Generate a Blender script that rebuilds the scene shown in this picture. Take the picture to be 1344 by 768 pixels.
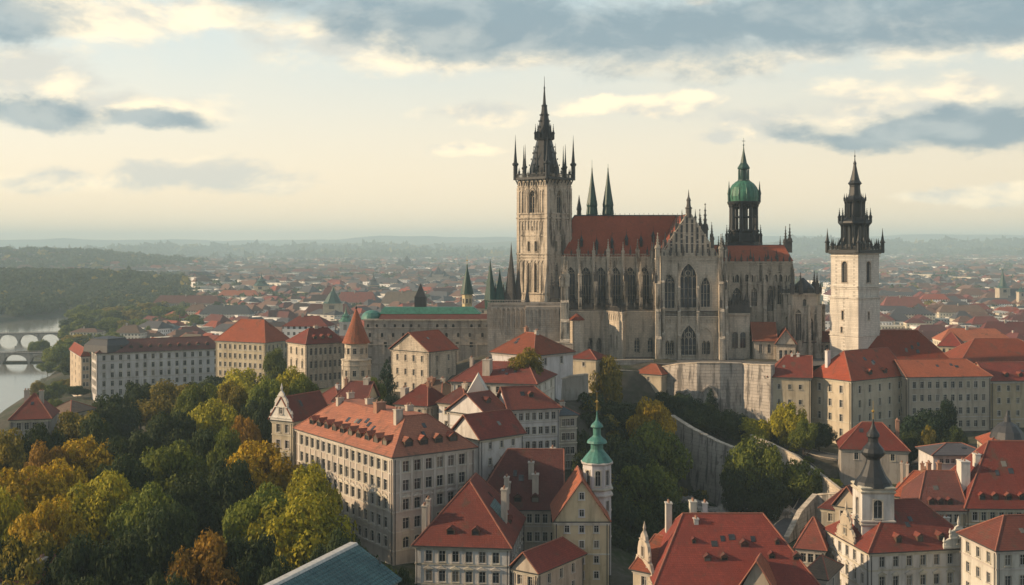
import bpy, math, random
import numpy as np
from mathutils import Vector
R = math.radians
rnd = random.Random(7)
for o in list(bpy.data.objects): bpy.data.objects.remove(o)

# ------------------------------------------------------------ camera
F, YH, CZ = 1500.0, 322.0, 95.0          # focal length in photo pixels, horizon row, camera height
SC = bpy.context.scene
cam = bpy.data.cameras.new('camera'); camo = bpy.data.objects.new('camera', cam)
SC.collection.objects.link(camo); SC.camera = camo
camo.location = (0, 0, CZ); camo.rotation_euler = (R(90), 0, 0)
cam.sensor_width = 36; cam.lens = 36 * F / 1344
cam.shift_y = (YH - 384) / 1344
cam.clip_start = 1; cam.clip_end = 90000

# ------------------------------------------------------------ light
SUN_AZ, SUN_EL = R(-93), R(21)           # azimuth measured from +Y (the view) towards +X
sl = bpy.data.lights.new('sun', 'SUN'); so = bpy.data.objects.new('sun', sl)
SC.collection.objects.link(so)
sl.energy = 5.0; sl.angle = R(0.6); sl.color = (1.0, 0.73, 0.46)
sd = Vector((math.sin(SUN_AZ) * math.cos(SUN_EL), math.cos(SUN_AZ) * math.cos(SUN_EL), math.sin(SUN_EL)))
so.rotation_euler = sd.to_track_quat('Z', 'Y').to_euler()
so.location = (-300, 0, 300)

SC.view_settings.view_transform = 'Standard'
SC.view_settings.look = 'None'
SC.view_settings.exposure = 0.24
SC.view_settings.gamma = 1
SC.view_settings.use_curve_mapping = False
SC.render.engine = 'CYCLES'
cy = SC.cycles
cy.max_bounces = 5; cy.diffuse_bounces = 2; cy.glossy_bounces = 2; cy.transmission_bounces = 2
cy.volume_bounces = 2; cy.transparent_max_bounces = 4
cy.use_denoising = True; cy.use_adaptive_sampling = True; cy.adaptive_threshold = 0.015
cy.sample_clamp_indirect = 4.0

# ------------------------------------------------------------ node helper
class NT:
    def __init__(s, nt): s.nt = nt
    def n(s, typ, _p=None, **inp):
        nd = s.nt.nodes.new(typ)
        for k, v in (_p or {}).items(): setattr(nd, k, v)
        for k, v in inp.items():
            key = int(k[1:]) if k[0] == 'i' and k[1:].isdigit() else k.replace('_', ' ')
            s.set(nd.inputs[key], v)
        return nd
    def set(s, sock, v):
        if isinstance(v, bpy.types.NodeSocket): s.nt.links.new(v, sock)
        elif isinstance(v, bpy.types.Node): s.nt.links.new(v.outputs[0], sock)
        else:
            if sock.type == 'RGBA' and len(v) == 3: v = (*v, 1)
            sock.default_value = v
    def m(s, op, a, b=0.0, c=0.0): return s.n('ShaderNodeMath', {'operation': op}, i0=a, i1=b, i2=c).outputs[0]
    def vm(s, op, a, b=(0, 0, 0)):
        nd = s.n('ShaderNodeVectorMath', {'operation': op}, i0=a, i1=b)
        return nd.outputs['Value'] if op in ('LENGTH', 'DOT_PRODUCT') else nd.outputs[0]
    def mix(s, f, a, b, mode='MIX'):
        nd = s.nt.nodes.new('ShaderNodeMix'); nd.data_type = 'RGBA'; nd.blend_type = mode
        s.set(nd.inputs[0], f); s.set(nd.inputs[6], a); s.set(nd.inputs[7], b)
        return nd.outputs[2]
    def ramp(s, f, lo, hi, a=0.0, b=1.0, smooth=True):
        nd = s.n('ShaderNodeMapRange', {'interpolation_type': 'SMOOTHSTEP' if smooth else 'LINEAR'}, i0=f, i1=lo, i2=hi, i3=a, i4=b)
        return nd.outputs[0]
    def noise(s, vec, scale, detail=4, rough=0.55, dist=0.0):
        return s.n('ShaderNodeTexNoise', Vector=vec, Scale=scale, Detail=detail, Roughness=rough, Distortion=dist).outputs[0]

# ------------------------------------------------------------ world: Nishita sky and a layer of broken cloud
world = bpy.data.worlds.new('World'); SC.world = world; world.use_nodes = True
W = NT(world.node_tree); world.node_tree.nodes.clear()
sky = W.n('ShaderNodeTexSky'); sky.sky_type = 'NISHITA'; sky.sun_disc = False
sky.sun_elevation = SUN_EL; sky.sun_rotation = SUN_AZ
sky.altitude = 200; sky.air_density = 1.0; sky.dust_density = 3.0; sky.ozone_density = 1.0
tc = W.n('ShaderNodeTexCoord')
sp = W.n('ShaderNodeSeparateXYZ', Vector=tc.outputs['Generated'])
az = W.m('ARCTAN2', sp.outputs[0], sp.outputs[1]); el = W.m('ARCSINE', sp.outputs[2])
P0 = W.n('ShaderNodeCombineXYZ', X=az, Y=el, Z=0.0).outputs[0]
Pn = W.n('ShaderNodeCombineXYZ', X=az, Y=W.m('MULTIPLY', el, 2.0), Z=0.3).outputs[0]
nA = W.noise(Pn, 9.0, 8, 0.62, 0.3)
nB = W.noise(Pn, 26.0, 7, 0.65, 0.2)
nC = W.noise(Pn, 3.2, 5, 0.6, 0.4)
wn_ = W.n('ShaderNodeTexNoise', Vector=Pn, Scale=11.0, Detail=7, Roughness=0.6)
P0 = W.vm('ADD', P0, W.vm('MULTIPLY', W.vm('SUBTRACT', wn_.outputs['Color'], (0.5, 0.5, 0.5)), (0.085, 0.042, 0)))
wob = W.m('ADD', W.m('MULTIPLY', W.m('SUBTRACT', nA, 0.5), 3.6), W.m('MULTIPLY', W.m('SUBTRACT', nB, 0.5), 1.2))
# relief of the billows: the noise compared with itself a little way towards the sun
bil = W.noise(Pn, 10.0, 6, 0.56, 0.25)
bil2 = W.noise(W.vm('ADD', Pn, (-0.016, 0.034, 0)), 10.0, 6, 0.56, 0.25)
relief = W.ramp(W.m('SUBTRACT', bil, bil2), -0.11, 0.15)
def blobs(lst, k):
    cur = None
    for (px, py, rx, ry) in lst:
        c = (math.atan((px - 672) / F), math.atan((YH - py) / F), 0)
        q = W.vm('MULTIPLY', W.vm('SUBTRACT', P0, c), (F / rx, F / ry, 0))
        l = W.vm('LENGTH', q)
        cur = l if cur is None else W.n('ShaderNodeMath', {'operation': 'SMOOTH_MIN'}, i0=cur, i1=l, i2=k).outputs[0]
    return cur
dark = blobs([(470, 14, 160, 46), (640, 28, 210, 56), (850, 46, 240, 52), (1080, 34, 230, 52), (1300, 30, 170, 45), (-100, 40, 150, 40),
              (15, 48, 40, 22), (35, 158, 70, 22), (190, 166, 80, 17), (1150, 180, 130, 20), (1290, 180, 120, 26),
              (1330, -120, 500, 60), (300, -140, 500, 60)], 0.5)
lite = blobs([(560, 62, 150, 38), (430, 52, 120, 42), (680, 75, 120, 26), (900, 75, 190, 24), (1185, 62, 75, 34), (1050, 78, 60, 16), (1010, 172, 60, 24), (1130, 146, 80, 30), (1245, 144, 50, 26), (860, 146, 75, 14), (1320, 75, 40, 20),
              (1330, 255, 60, 14), (1250, 262, 50, 10), (940, 183, 38, 14), (915, 133, 42, 13), (800, 145, 85, 12), (620, 150, 70, 16), (930, 6, 30, 10),
              (40, 115, 110, 34), (130, 150, 150, 22), (160, 42, 90, 28), (40, 20, 70, 22), (250, 30, 70, 30), (610, 200, 60, 10), (250, 240, 160, 22), (90, 240, 90, 14)], 0.4)
one = 1.0
Dk = W.ramp(W.m('SUBTRACT', W.m('ADD', one, W.m('MULTIPLY', wob, 0.50)), dark), -0.22, 0.50)
Lt = W.ramp(W.m('SUBTRACT', W.m('ADD', one, W.m('MULTIPLY', wob, 0.60)), lite), -0.25, 0.55)
veil = W.ramp(nC, 0.42, 0.75)
skyc = sky.outputs[0]
elp = W.ramp(el, 0.01, 0.235, 1.0, 0.0, False)
upc = (4.0, 5.3, 5.7); lowc = (9.0, 6.9, 4.35)
g1 = W.mix(W.m('POWER', elp, 1.1), upc, lowc)
azl = W.ramp(az, -0.6, 0.6, 1.12, 0.90, False)           # brighter towards the sun
g1 = W.mix(1.0, g1, W.n('ShaderNodeCombineXYZ', X=azl, Y=azl, Z=azl).outputs[0], 'MULTIPLY')
front = W.ramp(el, -0.02, 0.9, 0.92, 0.35)
base = W.mix(front, skyc, g1)                             # thin high haze over the clear sky
base = W.mix(W.m('MULTIPLY', veil, 0.30), base, (7.6, 6.5, 4.8))
litc = W.mix(relief, (5.0, 4.9, 4.4), (9.3, 7.7, 5.3))
base = W.mix(W.m('MULTIPLY', Lt, 0.85), base, litc)
drk = W.mix(relief, (1.8, 2.5, 2.9), (3.1, 3.6, 3.7))
base = W.mix(W.m('MULTIPLY', Dk, 0.92), base, drk)
# unseen cloud deck added overhead and behind the viewer to dim the ambient light
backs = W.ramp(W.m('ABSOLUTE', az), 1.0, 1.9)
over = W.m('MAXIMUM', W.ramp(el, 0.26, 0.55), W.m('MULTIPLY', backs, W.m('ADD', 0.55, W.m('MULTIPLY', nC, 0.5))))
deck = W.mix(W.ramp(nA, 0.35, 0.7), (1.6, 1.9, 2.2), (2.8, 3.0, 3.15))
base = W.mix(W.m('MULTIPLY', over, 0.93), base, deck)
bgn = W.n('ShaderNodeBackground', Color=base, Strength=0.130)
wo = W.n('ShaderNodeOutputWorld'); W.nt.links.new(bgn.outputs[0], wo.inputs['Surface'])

# ------------------------------------------------------------ materials
MATS = {}
def newmat(name):
    m = bpy.data.materials.new(name); m.use_nodes = True; m.node_tree.nodes.clear()
    N = NT(m.node_tree); MATS[name] = m
    return m, N
def finish(N, col, rough=0.9, bump=None, bs=0.4, bd=0.1, spec=0.3, metal=0.0):
    b = N.n('ShaderNodeBsdfPrincipled', Base_Color=col, Roughness=rough, Metallic=metal)
    b.inputs['Specular IOR Level'].default_value = spec
    if bump is not None:
        bp = N.n('ShaderNodeBump', Height=bump, Strength=bs, Distance=bd)
        N.nt.links.new(bp.outputs[0], b.inputs['Normal'])
    o = N.n('ShaderNodeOutputMaterial'); N.nt.links.new(b.outputs[0], o.inputs['Surface'])
    return b
def sc3(c, k): return tuple(x * k for x in c)
def coords(N):
    g = N.n('ShaderNodeNewGeometry').outputs['Position']
    s = N.n('ShaderNodeSeparateXYZ', Vector=g)
    h = N.m('ADD', s.outputs[0], N.m('MULTIPLY', s.outputs[1], 0.83))
    flat = N.n('ShaderNodeCombineXYZ', X=h, Y=s.outputs[2], Z=0.0).outputs[0]
    streak = N.n('ShaderNodeCombineXYZ', X=s.outputs[0], Y=s.outputs[1], Z=N.m('MULTIPLY', s.outputs[2], 0.16)).outputs[0]
    return g, s, flat, streak
def stone(name, c, dirt=0.35, dc=0.35, bw=1.3, bh=0.62, mort=0.5, bs=0.6):
    m, N = newmat(name); g, s, flat, streak = coords(N)
    br = N.n('ShaderNodeTexBrick', Vector=flat, Color1=c, Color2=sc3(c, 0.78), Mortar=sc3(c, mort), Scale=1.0, Mortar_Size=0.035, Bias=0.0, Brick_Width=bw, Row_Height=bh)
    n1 = N.noise(streak, 0.55, 6, 0.65); n2 = N.noise(g, 0.12, 4); n3 = N.noise(g, 2.2, 4, 0.7)
    col = N.mix(N.ramp(n3, 0.3, 0.8, 0, 0.55), br.outputs[0], sc3(c, 1.18))
    col = N.mix(N.m('MULTIPLY', N.ramp(n1, 0.46, 0.68), dirt * 1.9), col, (c[0] * dc, c[1] * dc * 1.02, c[2] * dc * 1.06))
    col = N.mix(N.m('MULTIPLY', N.ramp(n2, 0.4, 0.7), 0.35), col, (c[0] * .62, c[1] * .6, c[2] * .58))
    hgt = N.m('ADD', N.m('MULTIPLY', n3, 0.6), N.m('MULTIPLY', br.outputs['Fac'], -0.5))
    finish(N, col, 0.92, hgt, bs, 0.12); return m
def plaster(name, c, dirt=0.36):
    c = sc3(c, 0.90)
    m, N = newmat(name); g, s, flat, streak = coords(N)
    n1 = N.noise(streak, 0.7, 6, 0.65); n2 = N.noise(g, 0.16, 3); n3 = N.noise(g, 3.0, 3, 0.7)
    col = N.mix(N.ramp(n2, 0.35, 0.7), c, (c[0] * .84, c[1] * .82, c[2] * .80))
    col = N.mix(N.m('MULTIPLY', N.ramp(n1, 0.45, 0.72), dirt * 2), col, (c[0] * .5, c[1] * .49, c[2] * .48))
    n4 = N.noise(g, 0.5, 5, 0.7); col = N.mix(N.m('MULTIPLY', N.ramp(n4, 0.58, 0.66), 0.30), col, (c[0] * .62, c[1] * .58, c[2] * .52))
    oi = N.n('ShaderNodeObjectInfo').outputs['Random']; v = N.m('ADD', 0.90, N.m('MULTIPLY', oi, 0.2)); v2 = N.m('ADD', 0.90, N.m('MULTIPLY', N.m('FRACT', N.m('MULTIPLY', oi, 5.7)), 0.16))
    col = N.mix(1.0, col, N.n('ShaderNodeCombineXYZ', X=v, Y=v, Z=N.m('MULTIPLY', v, v2)).outputs[0], 'MULTIPLY')
    finish(N, col, 0.9, n3, 0.25, 0.05); return m
def tiles(name, c, patch=0.5, c2=None):
    m, N = newmat(name); g, s, flat, streak = coords(N)
    c2 = c2 or (c[0] * .62, c[1] * .66, c[2] * .72)
    br = N.n('ShaderNodeTexBrick', Vector=flat, Color1=c, Color2=sc3(c, 0.74), Mortar=sc3(c, 0.62), Scale=1.0, Mortar_Size=0.03, Bias=-0.2, Brick_Width=0.42, Row_Height=0.30)
    n1 = N.noise(g, 0.22, 5, 0.65); n2 = N.noise(streak, 1.3, 5, 0.7); n3 = N.noise(g, 5.0, 2)
    col = N.mix(N.m('MULTIPLY', N.ramp(n1, 0.38, 0.62), patch), br.outputs[0], c2)
    col = N.mix(N.m('MULTIPLY', N.ramp(n2, 0.5, 0.75), 0.6), col, (c[0] * .42, c[1] * .55, c[2] * .7))
    col = N.mix(N.m('MULTIPLY', N.ramp(n3, 0.55, 0.8), 0.35), col, (min(1, c[0] * 1.4), c[1] * 1.8, c[2] * 1.9))
    oi = N.n('ShaderNodeObjectInfo').outputs['Random']; v = N.m('ADD', 0.72, N.m('MULTIPLY', oi, 0.55)); v2 = N.m('ADD', 0.85, N.m('MULTIPLY', N.m('FRACT', N.m('MULTIPLY', oi, 7.3)), 0.5))
    col = N.mix(1.0, col, N.n('ShaderNodeCombineXYZ', X=v, Y=N.m('MULTIPLY', v, v2), Z=N.m('MULTIPLY', v, v2)).outputs[0], 'MULTIPLY')
    n4 = N.noise(streak, 0.35, 5, 0.7)
    col = N.mix(N.m('MULTIPLY', N.ramp(n4, 0.54, 0.70), 0.65), col, (0.075, 0.062, 0.045))
    finish(N, col, 0.82, N.m('ADD', n3, N.m('MULTIPLY', br.outputs['Fac'], -0.5)), 0.5, 0.10, 0.25); return m
def simple(name, c, rough=0.6, var=0.3, scale=1.5, metal=0.0, spec=0.4):
    m, N = newmat(name); g, s, flat, streak = coords(N)
    n1 = N.noise(streak, scale, 5, 0.65)
    col = N.mix(N.ramp(n1, 0.35, 0.7), c, sc3(c, 1 - var))
    finish(N, col, rough, n1, 0.3, 0.05, spec, metal); return m
stone('stone_gothic', (0.56, 0.49, 0.395), 0.60, 0.17, 1.1, 0.55)
stone('stone_pale', (0.58, 0.505, 0.405), 0.38, 0.32, 1.2, 0.6); stone('stone_white', (0.66, 0.62, 0.545), 0.26, 0.40, 1.2, 0.6)
stone('stone_wall', (0.44, 0.39, 0.335), 0.45, 0.40, 1.5, 0.7)
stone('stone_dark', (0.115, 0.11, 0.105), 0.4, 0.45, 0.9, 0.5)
stone('stone_rampart', (0.46, 0.42, 0.375), 0.70, 0.30, 2.4, 1.0, 0.34, 1.0)
plaster('plaster_white', (0.72, 0.70, 0.67)); plaster('plaster_cream', (0.56, 0.49, 0.385)); plaster('plaster_ochre', (0.54, 0.45, 0.335))
plaster('plaster_palace', (0.55, 0.49, 0.41), 0.35); plaster('plaster_pink', (0.50, 0.40, 0.33)); plaster('plaster_grey', (0.40, 0.375, 0.34), 0.4)
plaster('plaster_yellow', (0.68, 0.58, 0.38)); plaster('trim_pale', (0.62, 0.58, 0.51)); plaster('trim_tan', (0.46, 0.40, 0.32))
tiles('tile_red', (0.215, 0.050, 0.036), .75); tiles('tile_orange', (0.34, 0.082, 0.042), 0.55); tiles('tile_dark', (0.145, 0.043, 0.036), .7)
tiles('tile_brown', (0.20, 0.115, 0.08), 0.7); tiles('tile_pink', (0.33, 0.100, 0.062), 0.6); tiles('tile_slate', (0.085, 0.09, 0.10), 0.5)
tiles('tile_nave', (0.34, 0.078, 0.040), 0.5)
simple('ridge_tile', (0.30, 0.115, 0.075), 0.8); simple('gutter', (0.055, 0.06, 0.06), 0.5)
simple('copper_green', (0.045, 0.175, 0.115), 0.5, 0.5, 0.9); simple('copper_pale', (0.07, 0.225, 0.185), 0.5, 0.45, 0.8); simple('copper_roof', (0.05, 0.19, 0.14), 0.55, 0.4, 0.8)
simple('copper_dark', (0.022, 0.075, 0.062), 0.5, 0.45, 0.8); simple('lead_black', (0.020, 0.023, 0.027), 0.5, 0.4, 0.8)
simple('slate_dark', (0.045, 0.048, 0.055), 0.5, 0.3); simple('iron', (0.04, 0.045, 0.045), 0.5)
simple('gold', (0.75, 0.48, 0.13), 0.35, 0.2, 2, 0.9); simple('frame_white', (0.55, 0.53, 0.49), 0.5); simple('frame_brown', (0.10, 0.065, 0.045), 0.6)
simple('bark', (0.06, 0.045, 0.035), 0.95, 0.4); simple('asphalt', (0.085, 0.085, 0.09), 0.85, 0.3, 0.8); simple('cobble', (0.13, 0.125, 0.12), 0.85, 0.35, 1.2)
simple('chimney_brick', (0.34, 0.19, 0.13), 0.9); simple('chimney_plaster', (0.50, 0.45, 0.38), 0.9)
# window glass: dark, weakly mirroring, a little different from pane to pane
def glassmat(name, c, r):
    m, N = newmat(name); g = N.n('ShaderNodeNewGeometry').outputs['Position']
    n = N.noise(g, 0.45, 1)
    oi = N.n('ShaderNodeObjectInfo').outputs['Random']
    col = N.mix(N.ramp(n, 0.35, 0.65), c, sc3(c, 2.6))
    if r < .3: col = N.mix(N.ramp(oi, 0.70, 0.98), col, (0.20, 0.185, 0.155)); r = N.m('ADD', 0.05, N.m('MULTIPLY', N.m('FRACT', N.m('MULTIPLY', oi, 9.1)), 0.25))
    finish(N, col, r, N.noise(g, 1.3, 2), 0.15, 0.05, 0.5)
glassmat('glass', (0.016, 0.018, 0.021), 0.12); glassmat('glass_gothic', (0.014, 0.018, 0.024), 0.35)
def copperseam(name, c):
    m, N = newmat(name); g, s, flat, streak = coords(N)
    w = N.n('ShaderNodeTexWave', {'wave_type': 'BANDS', 'bands_direction': 'Z'}, Vector=g, Scale=0.9, Distortion=0.6, Detail=2)
    w2 = N.n('ShaderNodeTexWave', {'wave_type': 'BANDS', 'bands_direction': 'DIAGONAL'}, Vector=g, Scale=0.55, Distortion=0.4)
    n = N.noise(g, 0.35, 6, 0.7)
    col = N.mix(N.ramp(n, 0.35, 0.7), c, (c[0] * 2.3, c[1] * 1.9, c[2] * 1.7))
    col = N.mix(N.ramp(w.outputs['Fac'], 0.0, 0.25, 0.6, 0), col, sc3(c, 0.4))
    finish(N, col, 0.42, N.m('ADD', w.outputs['Fac'], w2.outputs['Fac']), 0.6, 0.1, 0.5)
copperseam('copper_teal', (0.040, 0.110, 0.125))
# far houses: rows of small openings
def farwall(name, c):
    m, N = newmat(name); g, s, flat, streak = coords(N)
    br = N.n('ShaderNodeTexBrick', {'offset': 0.0}, Vector=flat, Color1=(0.05, 0.05, 0.055), Color2=(0.09, 0.085, 0.08), Mortar=c, Scale=1.0, Mortar_Size=0.85, Mortar_Smooth=0.1, Brick_Width=2.9, Row_Height=3.3)
    n = N.noise(g, 0.03, 4, 0.7)
    col = N.mix(N.m('MULTIPLY', N.ramp(n, 0.35, 0.7), 0.45), br.outputs[0], sc3(c, 0.55))
    finish(N, col, 0.9)
for k, c in enumerate([(0.70, 0.66, 0.58), (0.80, 0.79, 0.77), (0.56, 0.46, 0.34), (0.45, 0.38, 0.31), (0.66, 0.60, 0.47)]): farwall('far_wall_%d' % k, c)
def foliage(name, c, c2):
    m, N = newmat(name)
    tcn = N.n('ShaderNodeTexCoord').outputs['Object']
    oi = N.n('ShaderNodeObjectInfo').outputs['Random']
    n1 = N.noise(tcn, 2.2, 3); n2 = N.noise(tcn, 14, 2)
    wn = N.n('ShaderNodeTexWhiteNoise', {'noise_dimensions': '3D'}, Vector=N.vm('SNAP', tcn, (0.05, 0.05, 0.05))).outputs[0]
    f = N.m('ADD', N.m('MULTIPLY', n1, 0.9), N.m('MULTIPLY', wn, 0.35))
    col = N.mix(N.ramp(f, 0.45, 0.85), c, c2)
    col = N.mix(N.ramp(n2, 0.4, 0.7, 0, 0.45), col, sc3(c, 0.5))
    br = N.m('ADD', 0.8, N.m('MULTIPLY', oi, 0.4))
    col = N.mix(1.0, col, N.n('ShaderNodeCombineXYZ', X=br, Y=br, Z=br).outputs[0], 'MULTIPLY')
    b = N.n('ShaderNodeBsdfPrincipled', Base_Color=col, Roughness=0.75); b.inputs['Specular IOR Level'].default_value = 0.15
    t = N.n('ShaderNodeBsdfTranslucent', Color=N.mix(0.35, col, c2))
    mx = N.n('ShaderNodeMixShader', Fac=0.28); N.nt.links.new(b.outputs[0], mx.inputs[1]); N.nt.links.new(t.outputs[0], mx.inputs[2])
    o = N.n('ShaderNodeOutputMaterial'); N.nt.links.new(mx.outputs[0], o.inputs['Surface'])
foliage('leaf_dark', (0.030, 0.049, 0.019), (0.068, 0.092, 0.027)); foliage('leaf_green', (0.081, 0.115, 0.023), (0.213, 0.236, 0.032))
foliage('leaf_lime', (0.202, 0.208, 0.023), (0.520, 0.442, 0.029)); foliage('leaf_olive', (0.144, 0.132, 0.028), (0.345, 0.259, 0.030))
foliage('leaf_gold', (0.288, 0.204, 0.019), (0.672, 0.444, 0.024)); foliage('leaf_rust', (0.20, 0.115, 0.020), (0.44, 0.25, 0.026))
foliage('leaf_pine', (0.016, 0.036, 0.022), (0.038, 0.065, 0.030)); foliage('leaf_far', (0.038, 0.061, 0.030), (0.095, 0.108, 0.041))
def groundmat():
    m, N = newmat('earth'); g, s, flat, streak = coords(N)
    n1 = N.noise(g, 0.0011, 6, 0.6); n2 = N.noise(g, 0.05, 5, 0.65); n3 = N.noise(g, 0.6, 4)
    vo = N.n('ShaderNodeTexVoronoi', {'feature': 'F1'}, Vector=N.vm('ADD', g, (0, 0, 0)), Scale=0.0035)
    fld = N.mix(N.ramp(n1, 0.42, 0.6), (0.045, 0.062, 0.026), (0.13, 0.125, 0.06))
    fld = N.mix(0.3, fld, vo.outputs['Color'], 'MULTIPLY')
    near = N.mix(N.ramp(n2, 0.4, 0.65), (0.07, 0.065, 0.05), (0.035, 0.05, 0.02))
    near = N.mix(N.ramp(n3, 0.4, 0.7, 0, 0.5), near, (0.13, 0.12, 0.105))
    col = N.mix(N.ramp(s.outputs[1], 900, 2600), near, fld)
    finish(N, col, 0.95, n3, 0.5, 0.2, 0.1)
groundmat()
def watermat():
    m, N = newmat('river_water'); g = N.n('ShaderNodeNewGeometry').outputs['Position']
    st = N.vm('MULTIPLY', g, (1.0, 0.5, 1.0))
    n = N.noise(st, 0.35, 4, 0.6); n2 = N.noise(st, 0.02, 3)
    b = finish(N, (0.19, 0.19, 0.165), 0.10, N.m('ADD', n, n2), 0.05, 0.2, 1.0)
    b.inputs['IOR'].default_value = 1.85
watermat()

# ------------------------------------------------------------ mesh helpers
COL = SC.collection
ORG = {}
def wx(px, Y): return (px - 672.0) / F * Y
def wz(py, Y): return CZ - (py - YH) / F * Y
class Fr:
    """a facade frame: origin, direction u, outward normal n"""
    def __init__(s, o, u):
        l = math.hypot(*u); s.o = o; s.u = (u[0] / l, u[1] / l); s.n = (s.u[1], -s.u[0])
    def p(s, u, n, z): return (s.o[0] + s.u[0] * u + s.n[0] * n, s.o[1] + s.u[1] * u + s.n[1] * n, z)
    def rz(s): return math.atan2(s.n[0], -s.n[1])
WF = Fr((0, 0), (1, 0)); WF.n = (0, 1)
WF_NOTE = None          # world frame: u = x, n = y
class MB:
    def __init__(s): s.v = []; s.f = []; s.m = []
    def poly(s, pts, m=0):
        i = len(s.v); s.v += [tuple(p) for p in pts]; s.f.append(tuple(range(i, i + len(pts)))); s.m.append(m)
    def prism(s, bot, top, m=0, cap=True, mc=None):
        n = len(bot)
        for i in range(n): s.poly([bot[i], bot[(i + 1) % n], top[(i + 1) % n], top[i]], m)
        if cap: s.poly(top, m if mc is None else mc); s.poly(bot[::-1], m)
    def box(s, fr, u0, u1, n0, n1, z0, z1, m=0):
        if fr is WF: n0, n1 = n1, n0
        b = [fr.p(u0, n1, z0), fr.p(u1, n1, z0), fr.p(u1, n0, z0), fr.p(u0, n0, z0)]
        s.prism(b, [(x, y, z1) for x, y, z in b], m)
    def lathe(s, cx, cy, prof, seg=8, m=0, rot=0.0):
        rings = []
        for r, z in prof:
            rings.append([(cx + r * math.cos(rot + 2 * math.pi * k / seg), cy + r * math.sin(rot + 2 * math.pi * k / seg), z) for k in range(seg)])
        for a, b in zip(rings, rings[1:]):
            for k in range(seg): s.poly([a[k], a[(k + 1) % seg], b[(k + 1) % seg], b[k]], m)
        s.poly(rings[-1], m); s.poly(rings[0][::-1], m)
    def cone(s, cx, cy, r, z0, z1, seg=8, m=0, rot=0.0):
        s.lathe(cx, cy, [(r, z0), (r * 0.03, z1)], seg, m, rot)
    def tube(s, a, b, r, m=0, seg=5, r2=None):
        a = Vector(a); b = Vector(b); d = (b - a).normalized(); r2 = r if r2 is None else r2
        x = d.cross(Vector((0, 0, 1)) if abs(d.z) < .9 else Vector((1, 0, 0))).normalized(); y = d.cross(x)
        A = [a + (x * math.cos(t) + y * math.sin(t)) * r for t in [2 * math.pi * k / seg for k in range(seg)]]
        B = [b + (x * math.cos(t) + y * math.sin(t)) * r2 for t in [2 * math.pi * k / seg for k in range(seg)]]
        s.prism(A, B, m)
    def mesh(s, name, mats, org=(0, 0, 0)):
        me = bpy.data.meshes.new(name)
        v = np.array(s.v, dtype=float).reshape(-1, 3) - np.array(org)
        me.from_pydata(v.tolist(), [], s.f)
        for mm in mats: me.materials.append(MATS[mm])
        me.polygons.foreach_set('material_index', s.m)
        me.update(); return me
    def build(s, name, mats, parent=None, org=None):
        if isinstance(mats, str): mats = [mats]
        if parent is not None: org = ORG[parent.name]
        if org is None:
            a = np.array(s.v); org = (float(a[:, 0].mean()), float(a[:, 1].mean()), float(a[:, 2].min()))
        o = bpy.data.objects.new(name, s.mesh(name, mats, org)); COL.objects.link(o)
        if parent is not None: o.parent = parent
        else: o.location = org
        ORG[o.name] = tuple(org)
        return o
def tag(o, label=None, cat=None, group=None, kind=None):
    if label: o['label'] = label
    if cat: o['category'] = cat
    if group: o['group'] = group
    if kind: o['kind'] = kind
    return o
def thing(name, label, cat, loc, group=None):
    o = bpy.data.objects.new(name, None); COL.objects.link(o); o.location = loc; ORG[o.name] = tuple(loc)
    o.empty_display_size = 1.0
    return tag(o, label, cat, group)
def place(name, me, parent, loc, rz=0.0, scale=None, mat=None, child=()):
    """link an object made of a shared mesh under parent (loc in world metres)"""
    o = bpy.data.objects.new(name, me); COL.objects.link(o)
    if parent is not None:
        o.parent = parent; g = ORG[parent.name]; o.location = (loc[0] - g[0], loc[1] - g[1], loc[2] - g[2])
    else: o.location = loc
    o.rotation_euler = (0, 0, rz)
    if scale: o.scale = scale
    if mat:
        o.material_slots[0].link = 'OBJECT'; o.material_slots[0].material = MATS[mat]
    for cn, cm in child:
        c = bpy.data.objects.new(cn, cm); COL.objects.link(c); c.parent = o
    return o

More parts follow.
